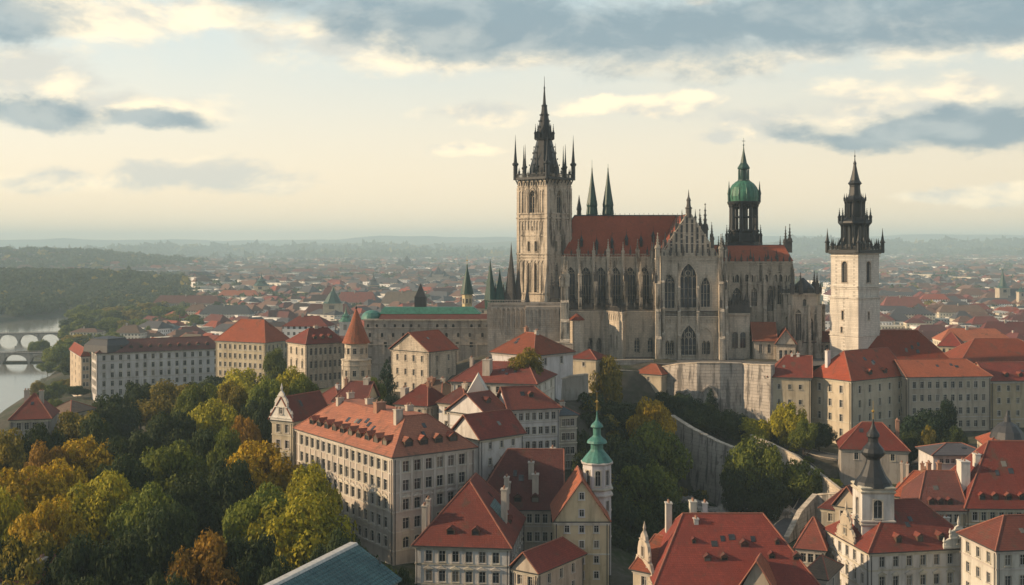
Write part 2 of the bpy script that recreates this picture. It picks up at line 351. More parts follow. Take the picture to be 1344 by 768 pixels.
# ------------------------------------------------------------ windows (shared meshes; local: x along wall, -y outward, z up from sill)
LF = Fr((0, 0), (1, 0))
WIN = {}
def arch_pts(w, h, kind, n=8):
    """arch outline from left springing to right springing"""
    if kind == 'round': ah = w / 2; pts = [(-w / 2 * math.cos(math.pi * i / (2 * n)), h - ah + ah * math.sin(math.pi * i / (2 * n))) for i in range(2 * n + 1)]
    elif kind == 'gothic':
        ah = w * 0.95; r = (ah * ah + w * w / 4) / w; c = -w / 2 + r; a1 = math.atan2(ah, -(0 - c) if c > 0 else 1)
        pts = []
        for i in range(n + 1):
            t = i / n; a = t * math.asin(min(1, ah / r))
            pts.append((c - r * math.cos(a), h - ah + r * math.sin(a)))
        pts += [(-x, z) for x, z in pts[::-1][1:]]
    else: ah = 0; pts = [(-w / 2, h), (w / 2, h)]
    return pts
def win_mesh(w, h, style, trim='trim_pale', frame='frame_white', rev=0.3):
    key = (round(w, 2), round(h, 2), style, trim, frame, rev)
    if key in WIN: return WIN[key]
    mb = MB(); kind = 'gothic' if style.startswith('gothic') else 'round' if style.startswith('arch') else 'rect'
    ap = arch_pts(w, h, kind)
    if kind != 'rect':
        for (x0, z0), (x1, z1) in zip(ap, ap[1:]):
            if z0 < h - 1e-6 or z1 < h - 1e-6: mb.poly([(x0, 0, z0), (x1, 0, z1), (x1, 0, h), (x0, 0, h)], 0)
            mb.poly([(x0, 0, z0), (x1, 0, z1), (x1, rev, z1), (x0, rev, z0)], 0)
    full = [(-w / 2, 0)] + ap + [(w / 2, 0)]
    if style.startswith('slit') or style == 'hole': pass
    elif kind == 'gothic':
        t = max(0.14, w * 0.07)                        # moulded hood
        out = [(x * (1 + 2 * t / w), z + t * .8) for x, z in ap]
        for (a, b), (c, d) in zip(zip(ap, ap[1:]), zip(out, out[1:])):
            mb.poly([(a[0], -t, a[1]), (b[0], -t, b[1]), (d[0], -t, d[1]), (c[0], -t, c[1])], 0)
            mb.poly([(d[0], -t, d[1]), (c[0], -t, c[1]), (c[0], 0, c[1]), (d[0], 0, d[1])], 0)
            mb.poly([(a[0], -t, a[1]), (b[0], -t, b[1]), (b[0], 0, b[1]), (a[0], 0, a[1])], 0)
        for sgn in (-1, 1): mb.box(LF, min(sgn * w / 2, sgn * (w / 2 + t)), max(sgn * w / 2, sgn * (w / 2 + t)), 0, t, 0, ap[0][1], 0)
        mb.box(LF, -w / 2 - t, w / 2 + t, 0, t * 1.5, -0.3, 0.05, 0)
    else:
        t = 0.16
        for sgn in (-1, 1): mb.box(LF, min(sgn * w / 2, sgn * (w / 2 + t)), max(sgn * w / 2, sgn * (w / 2 + t)), 0, 0.07, 0, h + (t if kind == 'rect' else 0), 0)
        if kind == 'rect': mb.box(LF, -w / 2 + .002, w / 2 - .002, 0, 0.068, h, h + t, 0)
        else: mb.box(LF, -w / 2 - t, w / 2 + t, 0, 0.085, h + .02, h + t, 0)
        mb.box(LF, -w / 2 - t - .1, w / 2 + t + .1, 0, 0.2, -0.17, -0.002, 0)
        if 'ped' in style:                             # hood with a low pediment
            mb.box(LF, -w / 2 - .34, w / 2 + .34, 0, 0.3, h + .34, h + .5, 0)
            a = [(-w / 2 - .34, -.28, h + .5), (w / 2 + .34, -.28, h + .5), (0, -.28, h + .95)]
            mb.prism(a, [(x, 0, z) for x, _, z in a], 0)
        if 'apron' in style: mb.box(LF, -w / 2 - .1, w / 2 + .1, 0, 0.06, -0.95, -0.2, 0)
    fy = rev - 0.06
    if kind == 'gothic':
        nm = 3 if w > 3.4 else 2 if w > 1.6 else 1
        sp = ap[0][1]
        for i in range(1, nm + 1):
            x = -w / 2 + w * i / (nm + 1)
            top = sp + (0.95 * w) * (1 - (abs(x) / (w / 2)) ** 1.6) * 0.93
            mb.box(LF, x - .1, x + .1, -fy, -fy + .3, 0, top, 1)
        for zz in (0.33, 0.66): mb.box(LF, -w / 2, w / 2, -fy + .002, -fy + .07, sp * zz - .05, sp * zz + .05, 1)
        nl = nm + 1; lw = w / nl                       # small arches heading each light
        for i in range(nl):
            cx = -w / 2 + lw * (i + .5); base = sp - lw * .2
            sub = arch_pts(lw * .9, lw * .9, 'gothic', 4)
            for (x0, z0), (x1, z1) in zip(sub, sub[1:]):
                mb.poly([(cx + x0, fy - .1, base + z0), (cx + x1, fy - .1, base + z1), (cx + x1 * 1.0, fy - .25, base + z1 + .3), (cx + x0, fy - .25, base + z0 + .3)], 1)
        if w > 1.6:                                     # ring tracery in the head
            rr = w * 0.19; cz = sp + w * 0.36
            for k in range(12):
                a, b = 2 * math.pi * k / 12, 2 * math.pi * (k + 1) / 12
                mb.poly([(rr * math.cos(a), fy - .12, cz + rr * math.sin(a)), (rr * math.cos(b), fy - .12, cz + rr * math.sin(b)), (rr * .72 * math.cos(b), fy - .12, cz + rr * .72 * math.sin(b)), (rr * .72 * math.cos(a), fy - .12, cz + rr * .72 * math.sin(a))], 1)
    elif style == 'hole' or style.startswith('slit'): pass
    elif 'louver' in style:
        for i in range(int(h / .4)):
            z = .2 + i * .4
            mb.poly([(-w / 2, fy - .15, z), (w / 2, fy - .15, z), (w / 2, fy, z + .3), (-w / 2, fy, z + .3)], 1)
    else:
        b = .07
        for x0, x1 in ((-w / 2, -w / 2 + b), (w / 2 - b, w / 2), (-.04, .04)): mb.box(LF, x0, x1, -fy - .05, -fy, 0, h - (w * .25 if kind == 'round' and abs(x0) > .1 else 0) - .01, 1)
        for z0, z1 in ((0, b), (h * .66, h * .66 + b * .8)): mb.box(LF, -w / 2 + b, w / 2 - b, -fy - .05, -fy - .004, z0, z1, 1)
        mb.box(LF, -w / 2 + b, w / 2 - b, -fy - .05, -fy - .004, h - b - .01 if kind == 'rect' else h * .66, h - .01 if kind == 'rect' else h * .66 + .03, 1)
    me = mb.mesh('window', [trim, frame]) if mb.v else None
    pb = MB(); pb.poly([(x, rev, z) for x, z in full], 0)
    pm = pb.mesh('pane', ['glass_gothic' if kind == 'gothic' or style in ('hole',) else 'glass'])
    WIN[key] = (me, pm); return WIN[key]

class Th:
    """a thing being built; windows are collected and linked at the end (largest 95 as objects, the rest as one part)"""
    def __init__(s, name, label, cat, loc, group=None, trim='trim_pale', frame='frame_white'):
        s.o = thing(name, label, cat, loc, group); s.w = []; s.trim = trim; s.frame = frame
    def facade(s, mb, fr, U, z0, z1, wins=(), m=0, rev=0.3, part=None, u0=0.0, trim=None, gable=None):
        us = {u0, U}; zs = {z0, z1}; hs = []
        for (u, z, w, h, st) in wins:
            hs.append((u - w / 2, u + w / 2, z, z + h)); us |= {u - w / 2, u + w / 2}; zs |= {z, z + h}
            s.w.append((fr, u, z, w, h, st, rev, part or s.o, trim or s.trim))
        us = sorted(us); zs = sorted(zs)
        us = [x for i, x in enumerate(us) if i == 0 or x - us[i - 1] > 1e-5]; zs = [x for i, x in enumerate(zs) if i == 0 or x - zs[i - 1] > 1e-5]
        for a, b in zip(us, us[1:]):
            run = None
            for c, d in zip(zs, zs[1:]):
                um, zm = (a + b) / 2, (c + d) / 2
                inh = any(h[0] < um < h[1] and h[2] < zm < h[3] for h in hs)
                if inh:
                    if run is not None: mb.poly([fr.p(a, 0, run), fr.p(b, 0, run), fr.p(b, 0, c), fr.p(a, 0, c)], m); run = None
                elif run is None: run = c
            if run is not None: mb.poly([fr.p(a, 0, run), fr.p(b, 0, run), fr.p(b, 0, zs[-1]), fr.p(a, 0, zs[-1])], m)
        for (a, b, c, d) in hs:
            q = [(a, c), (b, c), (b, d), (a, d)]
            for (p, r) in zip(q, q[1:] + q[:1]): mb.poly([fr.p(p[0], 0, p[1]), fr.p(r[0], 0, r[1]), fr.p(r[0], -rev, r[1]), fr.p(p[0], -rev, p[1])], m)
        if gable: mb.poly([fr.p(u0, 0, z1), fr.p(U, 0, z1), fr.p(gable[0], 0, gable[1])], m)
    def done(s):
        def dist(e):
            p = e[0].p(e[1], 0, e[2]); return math.hypot(p[0], p[1]) / math.sqrt(e[3] * e[4])
        groups = {}
        for e in s.w: groups.setdefault(e[7].name, []).append(e)
        for es in groups.values():
            es.sort(key=dist)
            rest = MB(); restp = MB()
            for i, (fr, u, z, w, h, st, rev, par, trim) in enumerate(es):
                me, pm = win_mesh(w, h, st, trim, s.frame, rev)
                loc = fr.p(u, 0, z)
                if i < 92:
                    if me is None: place('window', pm, par, loc, fr.rz())
                    else: place('window', me, par, loc, fr.rz(), child=(('pane', pm),))
                else:
                    for src, dst in ((me, rest), (pm, restp)):
                        if src is None: continue
                        vs = [v.co for v in src.vertices]
                        for p in src.polygons: dst.poly([fr.p(u + vs[k].x, -vs[k].y, z + vs[k].z) for k in p.vertices], p.material_index)
            if restp.v:
                pr = es[-1]
                r = (rest if rest.v else restp).build('window', [pr[8], s.frame] if rest.v else ['glass'], pr[7]); tag(r, kind='stuff')
                if rest.v: restp.build('pane', 'glass', r)

# dormer and chimney parts
def dormer_mesh(w, h, slope, key={}):
    k = (w, h, round(slope, 2))
    if k in key: return key[k]
    mb = MB(); d = h / slope; dr = (h + w * .35) / slope
    a = [(-w / 2, 0, 0), (w / 2, 0, 0), (w / 2, 0, h), (-w / 2, 0, h)]
    b = .14
    for q in ([(-w / 2, 0), (-w / 2 + b, 0), (-w / 2 + b, h), (-w / 2, h)], [(w / 2 - b, 0), (w / 2, 0), (w / 2, h), (w / 2 - b, h)], [(-w / 2 + b, 0), (w / 2 - b, 0), (w / 2 - b, b), (-w / 2 + b, b)], [(-w / 2 + b, h - b), (w / 2 - b, h - b), (w / 2 - b, h), (-w / 2 + b, h)]):
        mb.poly([(x, 0, z) for x, z in q], 1)
    for sg in (-1, 1): mb.poly([(sg * w / 2, 0, 0), (sg * w / 2, d, h), (sg * w / 2, 0, h)], 1)
    ap = h + w * .38; o = .16
    mb.poly([(-w / 2, 0, h), (w / 2, 0, h), (0, 0, ap)], 1)
    for sg in (-1, 1): mb.prism([(sg * (w / 2 + o), -o, h - .06), (0, -o, ap + .06), (0, ap / slope + .2, ap + .06), (sg * (w / 2 + o), d, h - .06)], [(sg * (w / 2 + o), -o, h + .02), (0, -o, ap + .14), (0, ap / slope + .2, ap + .14), (sg * (w / 2 + o), d, h + .02)], 0)
    p = MB(); p.poly([(-w / 2 + b, .1, b), (w / 2 - b, .1, b), (w / 2 - b, .1, h - b), (-w / 2 + b, .1, h - b)], 0)
    key[k] = (mb, p.mesh('pane', ['glass'])); return key[k]
def chimney(parent, x, y, z0, z1, w=1.0, mat='chimney_plaster', ang=0.0, l=None):
    l = l or w * 1.5; fr = Fr((x, y), (math.cos(ang), math.sin(ang))); mb = MB()
    mb.box(fr, -l / 2, l / 2, -w / 2, w / 2, z0, z1 - .35, 0); mb.box(fr, -l / 2 - .12, l / 2 + .12, -w / 2 - .12, w / 2 + .12, z1 - .35, z1 - .15, 0)
    n = 2 if l > 1.2 else 1
    for i in range(n):
        c = (i - (n - 1) / 2) * l / n; mb.lathe(*fr.p(c, 0, 0)[:2], [(.2, z1 - .15), (.17, z1 + .35)], 6, 1)
    return mb.build('chimney', [mat, 'chimney_brick'], parent)

def bld(name, label, cat='building', k=0, Y=300, l=None, r=None, A=None, B=None, th=45, ye=None, ze=None, z0=20, rise=5, ax='A', hK=None, hF=None,
        wall='plaster_cream', rf='tile_red', fl=3, st=3.6, nL=4, nR=3, ww=1.1, wh=1.8, sty='plain', trim='trim_pale', frame='frame_white', courses=(), dL=0, dR=0, dt=.12,
        dsz=(1.3, 1.1), ch=(), group=None, ov=.6, trunc=None, mg=None, top=1.0, styles=None, skipL=False, gw=True, roofkw=None):
    t = R(th); c, s_ = math.cos(t), math.sin(t)
    K = (wx(k, Y), Y); vL = (-c, s_); vR = (s_, c)
    if A is None: q = (l - 672) / F; A = (K[0] - q * Y) / (c + q * s_)
    if B is None: q = (r - 672) / F; B = (q * Y - K[0]) / (s_ - q * c)
    if ze is None: ze = wz(ye, Y)
    def ab(a, b, z): return (K[0] + a * vL[0] + b * vR[0], K[1] + a * vL[1] + b * vR[1], z)
    T = Th(name, label, cat, ab(A / 2, B / 2, z0), group, trim, frame); o = T.o
    frL = Fr(ab(A, 0, 0)[:2], (-vL[0], -vL[1])); frR = Fr(K, vR)
    frBL = Fr(ab(0, B, 0)[:2], vL); frBR = Fr(ab(A, B, 0)[:2], (-vR[0], -vR[1]))
    def wins(U, n):
        out = []; m = mg if mg is not None else min(1.6, U * .1)
        for i in range(fl):
            z = ze - top - st * i - wh
            if z < z0 + .4: break
            stl = styles[i] if styles else sty
            for j in range(n): out.append((m + (U - 2 * m) * (j + .5) / n, z, ww, wh, stl))
        return out
    # roof outline
    if trunc is None:
        if ax == 'A':
            hk = B / 2 if hK is None else hK; hf = B / 2 if hF is None else hF
            hk = min(hk, A * .48); hf = min(hf, A * .48)
            r0 = (hk if hk else -ov, B / 2); r1 = (A - hf if hf else A + ov, B / 2); half = B / 2
        else:
            hk = A / 2 if hK is None else hK; hf = A / 2 if hF is None else hF
            hk = min(hk, B * .48); hf = min(hf, B * .48)
            r0 = (A / 2, hk if hk else -ov); r1 = (A / 2, B - hf if hf else B + ov); half = A / 2
    else: hk = hf = half = trunc
    wl = MB()
    gz = ze + rise - .12
    gR = gL = gBR = gBL = None
    if trunc is None:
        if ax == 'A':
            if hk == 0: gR = (B / 2, gz)
            if hf == 0: gBR = (B / 2, gz)
        else:
            if hk == 0: gL = (A / 2, gz)
            if hf == 0: gBL = (A / 2, gz)
    wR = wins(B, nR); wL = wins(A, nL)
    if gR and gw: pass
    T.facade(wl, frL, A, z0, ze, wL, gable=gL); T.facade(wl, frR, B, z0, ze, wR, gable=gR)
    T.facade(wl, frBL, A, z0, ze, (), gable=gBL); T.facade(wl, frBR, B, z0, ze, (), gable=gBR)
    if gL and gw: _gable_windows(T, wl, frL, A, ze, rise, ww, wh)
    if gR and gw: _gable_windows(T, wl, frR, B, ze, rise, ww, wh)
    wl.build('wall', wall, o)
    # cornice, string courses, plinth
    cb = MB()
    for fr, U in ((frL, A), (frR, B)):
        cb.box(fr, -.25, U + .25, -.02, .32, ze - .55, ze - .22, 0); cb.box(fr, -.1, U + .1, -.02, .16, ze - .85, ze - .552, 0)
        for cz in courses: cb.box(fr, -.12, U + .12, -.02, .14, ze - cz - .15, ze - cz + .12, 0)
        cb.box(fr, -.08, U + .08, -.02, .1, z0, z0 + 1.0, 0)
    cb.build('cornice', trim, o)
    # roof
    rb = MB(); e = [ab(-ov, -ov, ze), ab(A + ov, -ov, ze), ab(A + ov, B + ov, ze), ab(-ov, B + ov, ze)]
    eb = [(x, y, ze - .22) for x, y, z in e]
    for i in range(4): rb.poly([eb[i], eb[(i + 1) % 4], e[(i + 1) % 4], e[i]], 1)
    rb.poly(eb[::-1], 1)
    zr = ze + rise; hips = []
    if trunc is not None:
        q = [ab(trunc, trunc, zr), ab(A - trunc, trunc, zr), ab(A - trunc, B - trunc, zr), ab(trunc, B - trunc, zr)]
        for i in range(4): rb.poly([e[i], e[(i + 1) % 4], q[(i + 1) % 4], q[i]], 0)
        rb.poly(q, 0); hips = list(zip(e, q)) + [(q[0], q[1]), (q[1], q[2]), (q[3], q[0])]
    else:
        a0 = ab(*r0, zr); a1 = ab(*r1, zr)
        if ax == 'A': fs = [[e[0], e[1], a1, a0], [e[2], e[3], a0, a1], [e[3], e[0], a0], [e[1], e[2], a1]]; hp = [(e[0], a0), (e[3], a0)], [(e[1], a1), (e[2], a1)]
        else: fs = [[e[3], e[0], a0, a1], [e[1], e[2], a1, a0], [e[0], e[1], a0], [e[2], e[3], a1]]; hp = [(e[0], a0), (e[1], a0)], [(e[2], a1), (e[3], a1)]
        for i, f in enumerate(fs):
            if i == 2 and hk == 0 or i == 3 and hf == 0: continue
            rb.poly(f, 0)
        hips = [(a0, a1)] + hp[0] + hp[1]
    for a, b in hips: rb.tube(a, b, .16, 2, 5)
    roof = rb.build('roof', [rf, 'gutter', 'ridge_tile'], o)
    # gutter down the eaves
    # dormers
    slope = rise / (half + ov)
    for (fr, U, n) in ((frL, A, dL), (frR, B, dR)):
        inset = (hk if (trunc is not None or (fr is frR) == (ax == 'A')) and hk else 0)
        sl = slope
        if trunc is None and ((ax == 'A' and fr is frR) or (ax == 'B' and fr is frL)): sl = rise / (hk + ov) if hk else slope
        for i in range(n):
            f = (i + 1) / (n + 1); f = .5 + (f - .5) * (.92 if n > 3 else .8)
            inw = ((half if sl == slope else hk) + ov) * dt - ov
            u = U * f; z = ze + sl * (inw + ov) - .05
            mbd, pm = dormer_mesh(dsz[0], dsz[1], sl)
            kk = ('m', dsz, round(sl, 2), rf)
            if kk not in WIN: WIN[kk] = mbd.mesh('dormer', [rf, 'frame_brown' if rf != 'tile_slate' else trim])
            place('dormer', WIN[kk], o, fr.p(u, -inw, z), fr.rz(), child=(('pane', pm),))
    for q in ch:
        a, b, h = q[:3]; w = q[3] if len(q) > 3 else 1.0
        x, y, _ = ab(a * A, b * B, 0)
        chimney(o, x, y, ze + .3, zr + h, w, q[4] if len(q) > 4 else 'chimney_plaster', math.atan2(vR[1], vR[0]))
    for fr, U in ((frL, A), (frR, B)):
        if U > 5 and fl > 1:
            for u in ((.35, U - .35) if U > 9 else (U - .35,)):
                m = MB(); m.tube(fr.p(u, .22, z0), fr.p(u, .22, ze - .3), .09, 0, 5); m.build('downpipe', 'slate_dark', o)
    rs_ = random.Random(int(k * 13 + Y))
    if (A > 12 or B > 12) and z0 < ze - 5 and Y < 400:
        for fr, U, hf_ in ((frL, A, (B / 2 if ax == 'A' else 0)), (frR, B, (A / 2 if ax == 'B' else 0))):
            if trunc is not None: hf_ = trunc
            if hf_ > 3:
                sl = rise / (hf_ + ov)
                for _ in range(int(U / 7)):
                    u = rs_.uniform(.3, .7) * U; t = rs_.uniform(.35, .62); inw = hf_ * t; z = ze + sl * (inw + ov) + .1; w = rs_.choice([.4, .55])
                    m = MB(); q = [fr.p(u - w, -inw, z), fr.p(u + w, -inw, z), fr.p(u + w, -inw - .9, z + .9 * sl), fr.p(u - w, -inw - .9, z + .9 * sl)]
                    m.prism([(a_, b_, c_ - .3) for a_, b_, c_ in q], q); m.build('skylight', 'glass', o)
    T.done()
    T.ab = ab; T.A, T.B, T.ze, T.frL, T.frR, T.K = A, B, ze, frL, frR, K
    return T
def _gable_windows(T, wl, fr, U, ze, rise, ww, wh):
    pass

# ------------------------------------------------------------ terrain
CP = [(200,200,30),(50,250,30),(300,300,30),(350,220,31),(150,380,27),(440,210,32),(250,380,28),(350,380,32),(-100,250,30),(-300,220,30),
      (516,222,32),(385,270,33),(450,260,33),(450,215,32),(600,245,30),
      (610,210,21),(700,220,24),(780,225,27),(560,180,24),(700,150,22),(300,120,28),(900,120,20),(740,255,28),
      (950,200,22),(1140,212,20),(1250,215,20),(1300,240,22),(1450,230,22),(1100,180,20),
      (640,272,38),(700,278,38),(740,290,40),(660,305,46),(700,325,53),(750,330,50),
      (520,300,38),(560,370,46),(470,400,45),(600,420,50),(420,440,42),(380,440,40),(480,350,42),(440,330,38),(600,330,45),(620,380,52),
      (650,400,56),(720,380,57),(860,378,57),(1000,380,57),(1100,378,56),(720,460,57),(1000,460,57),(860,430,57),(600,470,50),(1150,400,50),(800,372,56),(1000,372,55),
      (800,345,44),(850,330,36),(860,300,29),(900,280,20),(900,352,40),(900,318,23),(940,308,21),(975,300,21),(870,300,23),(950,348,38),(800,300,34),(790,260,28),(880,250,23),
      (1040,340,35),(1110,333,34),(1200,343,37),(1300,350,38),(1400,350,38),(1200,320,33),(1050,305,30),(1000,290,26),(1100,270,25),(1200,290,30),(1300,280,28),
      (350,500,32),(300,560,25),(120,560,20),(200,620,16),(20,320,28),(0,420,18),(60,500,8),(40,600,2),(-100,500,4),(-300,400,15),
      (450,600,26),(600,620,28),(400,800,10),(600,800,12),(200,850,4),(1150,520,34),(1300,520,28),(1300,700,14),(1150,700,14),(900,600,40),(900,800,12),(1500,600,20),
      (200,1100,3),(500,1100,4),(800,1100,4),(1200,1000,4),(1500,1000,6),(100,900,2)]
CPA = np.array([(wx(a, b), b, c) for a, b, c in CP])
RIV = [(105,1620),(90,1450),(76,1207),(68,950),(52,738),(-30,600),(-600,500),(-900,1100),(-300,1250),(0,1390)]
RIVW = [(wx(a, b), b) for a, b in RIV]
def sdpoly(x, y, poly):
    d = np.full(x.shape, 1e18); ins = np.zeros(x.shape, bool); n = len(poly)
    for i in range(n):
        x0, y0 = poly[i]; x1, y1 = poly[(i + 1) % n]
        ex, ey = x1 - x0, y1 - y0
        t = np.clip(((x - x0) * ex + (y - y0) * ey) / (ex * ex + ey * ey), 0, 1)
        d = np.minimum(d, (x - x0 - t * ex) ** 2 + (y - y0 - t * ey) ** 2)
        cnd = ((y0 > y) != (y1 > y)) & (x < (x1 - x0) * (y - y0) / (y1 - y0 + 1e-12) + x0)
        ins ^= cnd
    d = np.sqrt(d); return np.where(ins, -d, d)
def wav(x, seed, sc):
    r = random.Random(seed); v = 0
    for i in range(6):
        k = 2 * math.pi / (sc / (1.7 ** i)); v = v + np.sin(x * k + r.random() * 6.28) / (1.5 ** i)
    return v / 2.2
def ground(x, y):
    x = np.asarray(x, float); y = np.asarray(y, float); sh = x.shape
    x = x.ravel(); y = y.ravel()
    num = np.zeros(x.shape); den = np.zeros(x.shape)
    for cx, cy_, cz in CPA:
        w = 1.0 / (((x - cx) ** 2 + (y - cy_) ** 2) ** 1.9 + 30.0); num += w * cz; den += w
    h = num / den
    f = np.clip((y - 1000) / 500, 0, 1); h = h * (1 - f) + 4 * f
    t = x / np.maximum(y, 1.0)
    def g(v, c, s): return np.exp(-((v - c) / s) ** 2)
    # wooded hill beyond the river, the second one behind it
    h = h + 25 * (1 + .55 / (1 + np.exp((x + 1080) / 80))) * np.exp(-((x + 1060) / 400) ** 4) * g(y, 2250, 420) + 9 * np.exp(-((x + 700) / 330) ** 2) * g(y, 2200, 330)
    h = h + 60 * (1 / (1 + np.exp((x + 1380) / 130))) * g(y, 4200, 700)
    # rolling ground and the ranges at the horizon
    far = np.clip((y - 5000) / 4000, 0, 1)
    h = h + far * (12 + 10 * wav(x + y * .3, 3, 5000))
    h = h + (95 + 42 * wav(x, 5, 5200)) * g(y, 9500, 900) * (.45 + .55 / (1 + np.exp(-(t - .2) * 30)))
    h = h + (105 + 42 * wav(x, 8, 6000)) * g(y, 11500, 1200) * np.clip((t + .45) * 3, .3, 1)
    h = h + (182 + 42 * wav(x, 11, 7000) + 20 * np.clip(t * 6, -1, 1)) * g(y, 15500, 1500)
    h = np.where(h > 240, 240 + (h - 240) * .4, h)
    d = sdpoly(x, y, RIVW)
    k = np.clip((d + 8) / 22, 0, 1); h = h * k + (-3.5) * (1 - k)
    d2 = ((x + 1950) / 620) ** 2 + ((y - 7700) / 800) ** 2
    k = np.clip((d2 - 1) * 3, 0, 1); h = h * k + (-3) * (1 - k)
    return h.reshape(sh)
def gz(x, y): return float(ground(np.array([x]), np.array([y]))[0])
ys = np.concatenate([np.linspace(-150, 120, 12), np.arange(125, 520, 3.5), np.geomspace(522, 2600, 190), np.geomspace(2640, 18500, 110)])
ss = np.linspace(-1, 1, 330); ss = np.sign(ss) * np.abs(ss) ** 1.12
GX = ss[None, :] * (np.maximum(ys, 0)[:, None] * .72 + 160); GY = np.repeat(ys[:, None], len(ss), 1)
GZ = ground(GX, GY)
def gridmesh(name, X, Yv, Z, mat):
    me = bpy.data.meshes.new(name); n, m = X.shape
    v = np.stack([X, Yv, Z], -1).reshape(-1, 3)
    i = np.arange(n * m).reshape(n, m); q = np.stack([i[:-1, :-1], i[:-1, 1:], i[1:, 1:], i[1:, :-1]], -1).reshape(-1, 4)
    me.vertices.add(len(v)); me.vertices.foreach_set('co', v.ravel().astype(np.float32))
    me.loops.add(q.size); me.loops.foreach_set('vertex_index', q.ravel().astype(np.int32))
    me.polygons.add(len(q)); me.polygons.foreach_set('loop_start', (np.arange(len(q)) * 4).astype(np.int32))
    me.polygons.foreach_set('use_smooth', np.ones(len(q), bool))
    me.materials.append(MATS[mat]); me.update(calc_edges=True)
    o = bpy.data.objects.new(name, me); COL.objects.link(o); return o
tag(gridmesh('ground', GX, GY, GZ, 'earth'), kind='structure')
wb = MB(); wb.poly([(-1400, 430, 0), (-250, 430, 0), (-250, 1750, 0), (-1400, 1750, 0)], 0); wb.poly([(-3200, 6700, 0), (-1200, 6700, 0), (-1200, 8700, 0), (-3200, 8700, 0)], 0)
tag(wb.build('river', 'river_water', org=(0, 0, 0)), kind='structure')
HAZE_DENSITY = 1.35e-4
hb = MB(); hb.box(WF, -15500, 15500, -160, 18800, -25, 285)
hz = hb.build('haze', [], org=(0, 0, 0)); tag(hz, kind='stuff')
hm, HN = newmat('haze'); hv = HN.n('ShaderNodeVolumePrincipled'); hv.inputs['Color'].default_value = (0.66, 0.88, 1.0, 1)
hv.inputs['Density'].default_value = HAZE_DENSITY; hv.inputs['Anisotropy'].default_value = 0.0
ho = HN.n('ShaderNodeOutputMaterial'); HN.nt.links.new(hv.outputs[0], ho.inputs['Volume'])
hz.data.materials.append(hm)
# ================================================================ THE CATHEDRAL
def pin_mesh(crock=True):
    """unit pinnacle: 1 m high, square shaft, gablets and a crocketed spirelet"""
    mb = MB(); w = .075
    mb.box(WF, -w, w, -w, w, 0, .36); mb.box(WF, -w * 1.3, w * 1.3, -w * 1.3, w * 1.3, .36, .385)
    for sx, sy in ((1, 0), (-1, 0), (0, 1), (0, -1)):
        if sx: a = [(sx * w * 1.2, -w, .385), (sx * w * 1.2, w, .385), (sx * w * 1.2, 0, .47)]; mb.prism(a, [(0, y, z) for x, y, z in a])
        else: a = [(-w, sy * w * 1.2, .385), (w, sy * w * 1.2, .385), (0, sy * w * 1.2, .47)]; mb.prism(a, [(x, 0, z) for x, y, z in a])
    mb.lathe(0, 0, [(w * 1.05, .385), (w * .52, .64), (.008, .96)], 4, 0, math.pi / 4)
    for i in range(4):
        z = .47 + i * .11; r = w * (1.0 - i * .24)
        for k in range(4):
            a = k * math.pi / 2 + math.pi / 4; mb.box(WF, math.cos(a) * r - .013, math.cos(a) * r + .013, math.sin(a) * r - .013, math.sin(a) * r + .013, z, z + .03)
    mb.lathe(0, 0, [(.004, .93), (.028, .955), (.004, .985), (.002, 1.0)], 5)
    return mb
PINB = pin_mesh()
PIN = PINB.mesh('pinnacle', ['stone_gothic'])
def pin(par, x, y, z, h, mat='stone_gothic', rz=0.0, fat=1.0):
    return place('pinnacle', PIN, par, (x, y, z), rz, (h * fat, h * fat, h), mat)
def pinadd(mb, x, y, z, h, m=0, fat=1.0):
    for f in PINB.f: mb.poly([(x + PINB.v[k][0] * h * fat, y + PINB.v[k][1] * h * fat, z + PINB.v[k][2] * h) for k in f], m)
def balus(mb, fr, u0, u1, z, h=1.1, n0=0.0, m=0, st=.55):
    mb.box(fr, u0, u1, n0, n0 + .22, z + h - .2, z + h, m); mb.box(fr, u0, u1, n0, n0 + .22, z, z + .16, m)
    k = max(1, int((u1 - u0) / st))
    for i in range(k + 1):
        u = u0 + (u1 - u0) * i / k; mb.box(fr, max(u0, u - .07), min(u1, u + .07), n0 + .04, n0 + .18, z + .16, z + h - .2, m)
def buttress(par, fr, u, zb, zt, d=3.2, w=1.1, steps=3, pinh=5.0, mat='stone_gothic', pm=None):
    mb = MB(); z = zb
    for i in range(steps):
        z1 = zb + (zt - zb) * (i + 1) / steps; dd = d * (1 - .28 * i); ww = w * (1 - .08 * i)
        mb.box(fr, u - ww / 2, u + ww / 2, -.05, dd, z, z1)
        nd = d * (1 - .28 * (i + 1)) if i < steps - 1 else dd * .25
        a = [fr.p(u - ww / 2, dd + .08, z1), fr.p(u + ww / 2, dd + .08, z1), fr.p(u + ww / 2, nd, z1 + .9), fr.p(u - ww / 2, nd, z1 + .9)]
        b = [fr.p(u - ww / 2, dd + .08, z1 - .2), fr.p(u + ww / 2, dd + .08, z1 - .2), fr.p(u + ww / 2, nd, z1 - .2), fr.p(u - ww / 2, nd, z1 - .2)]
        mb.prism(b, a)
        # narrow blind panel on the face of the step
        mb.box(fr, u - ww * .16, u + ww * .16, dd, dd + .09, z + .5, z1 - .6)
        z = z1
    b = mb.build('buttress', mat, par)
    if pinh: 
        q = fr.p(u, d * (1 - .28 * (steps - 1)) * .55, zt); pin(par, q[0], q[1], q[2] - .3, pinh, pm or mat, fr.rz(), 1.15)
    return b
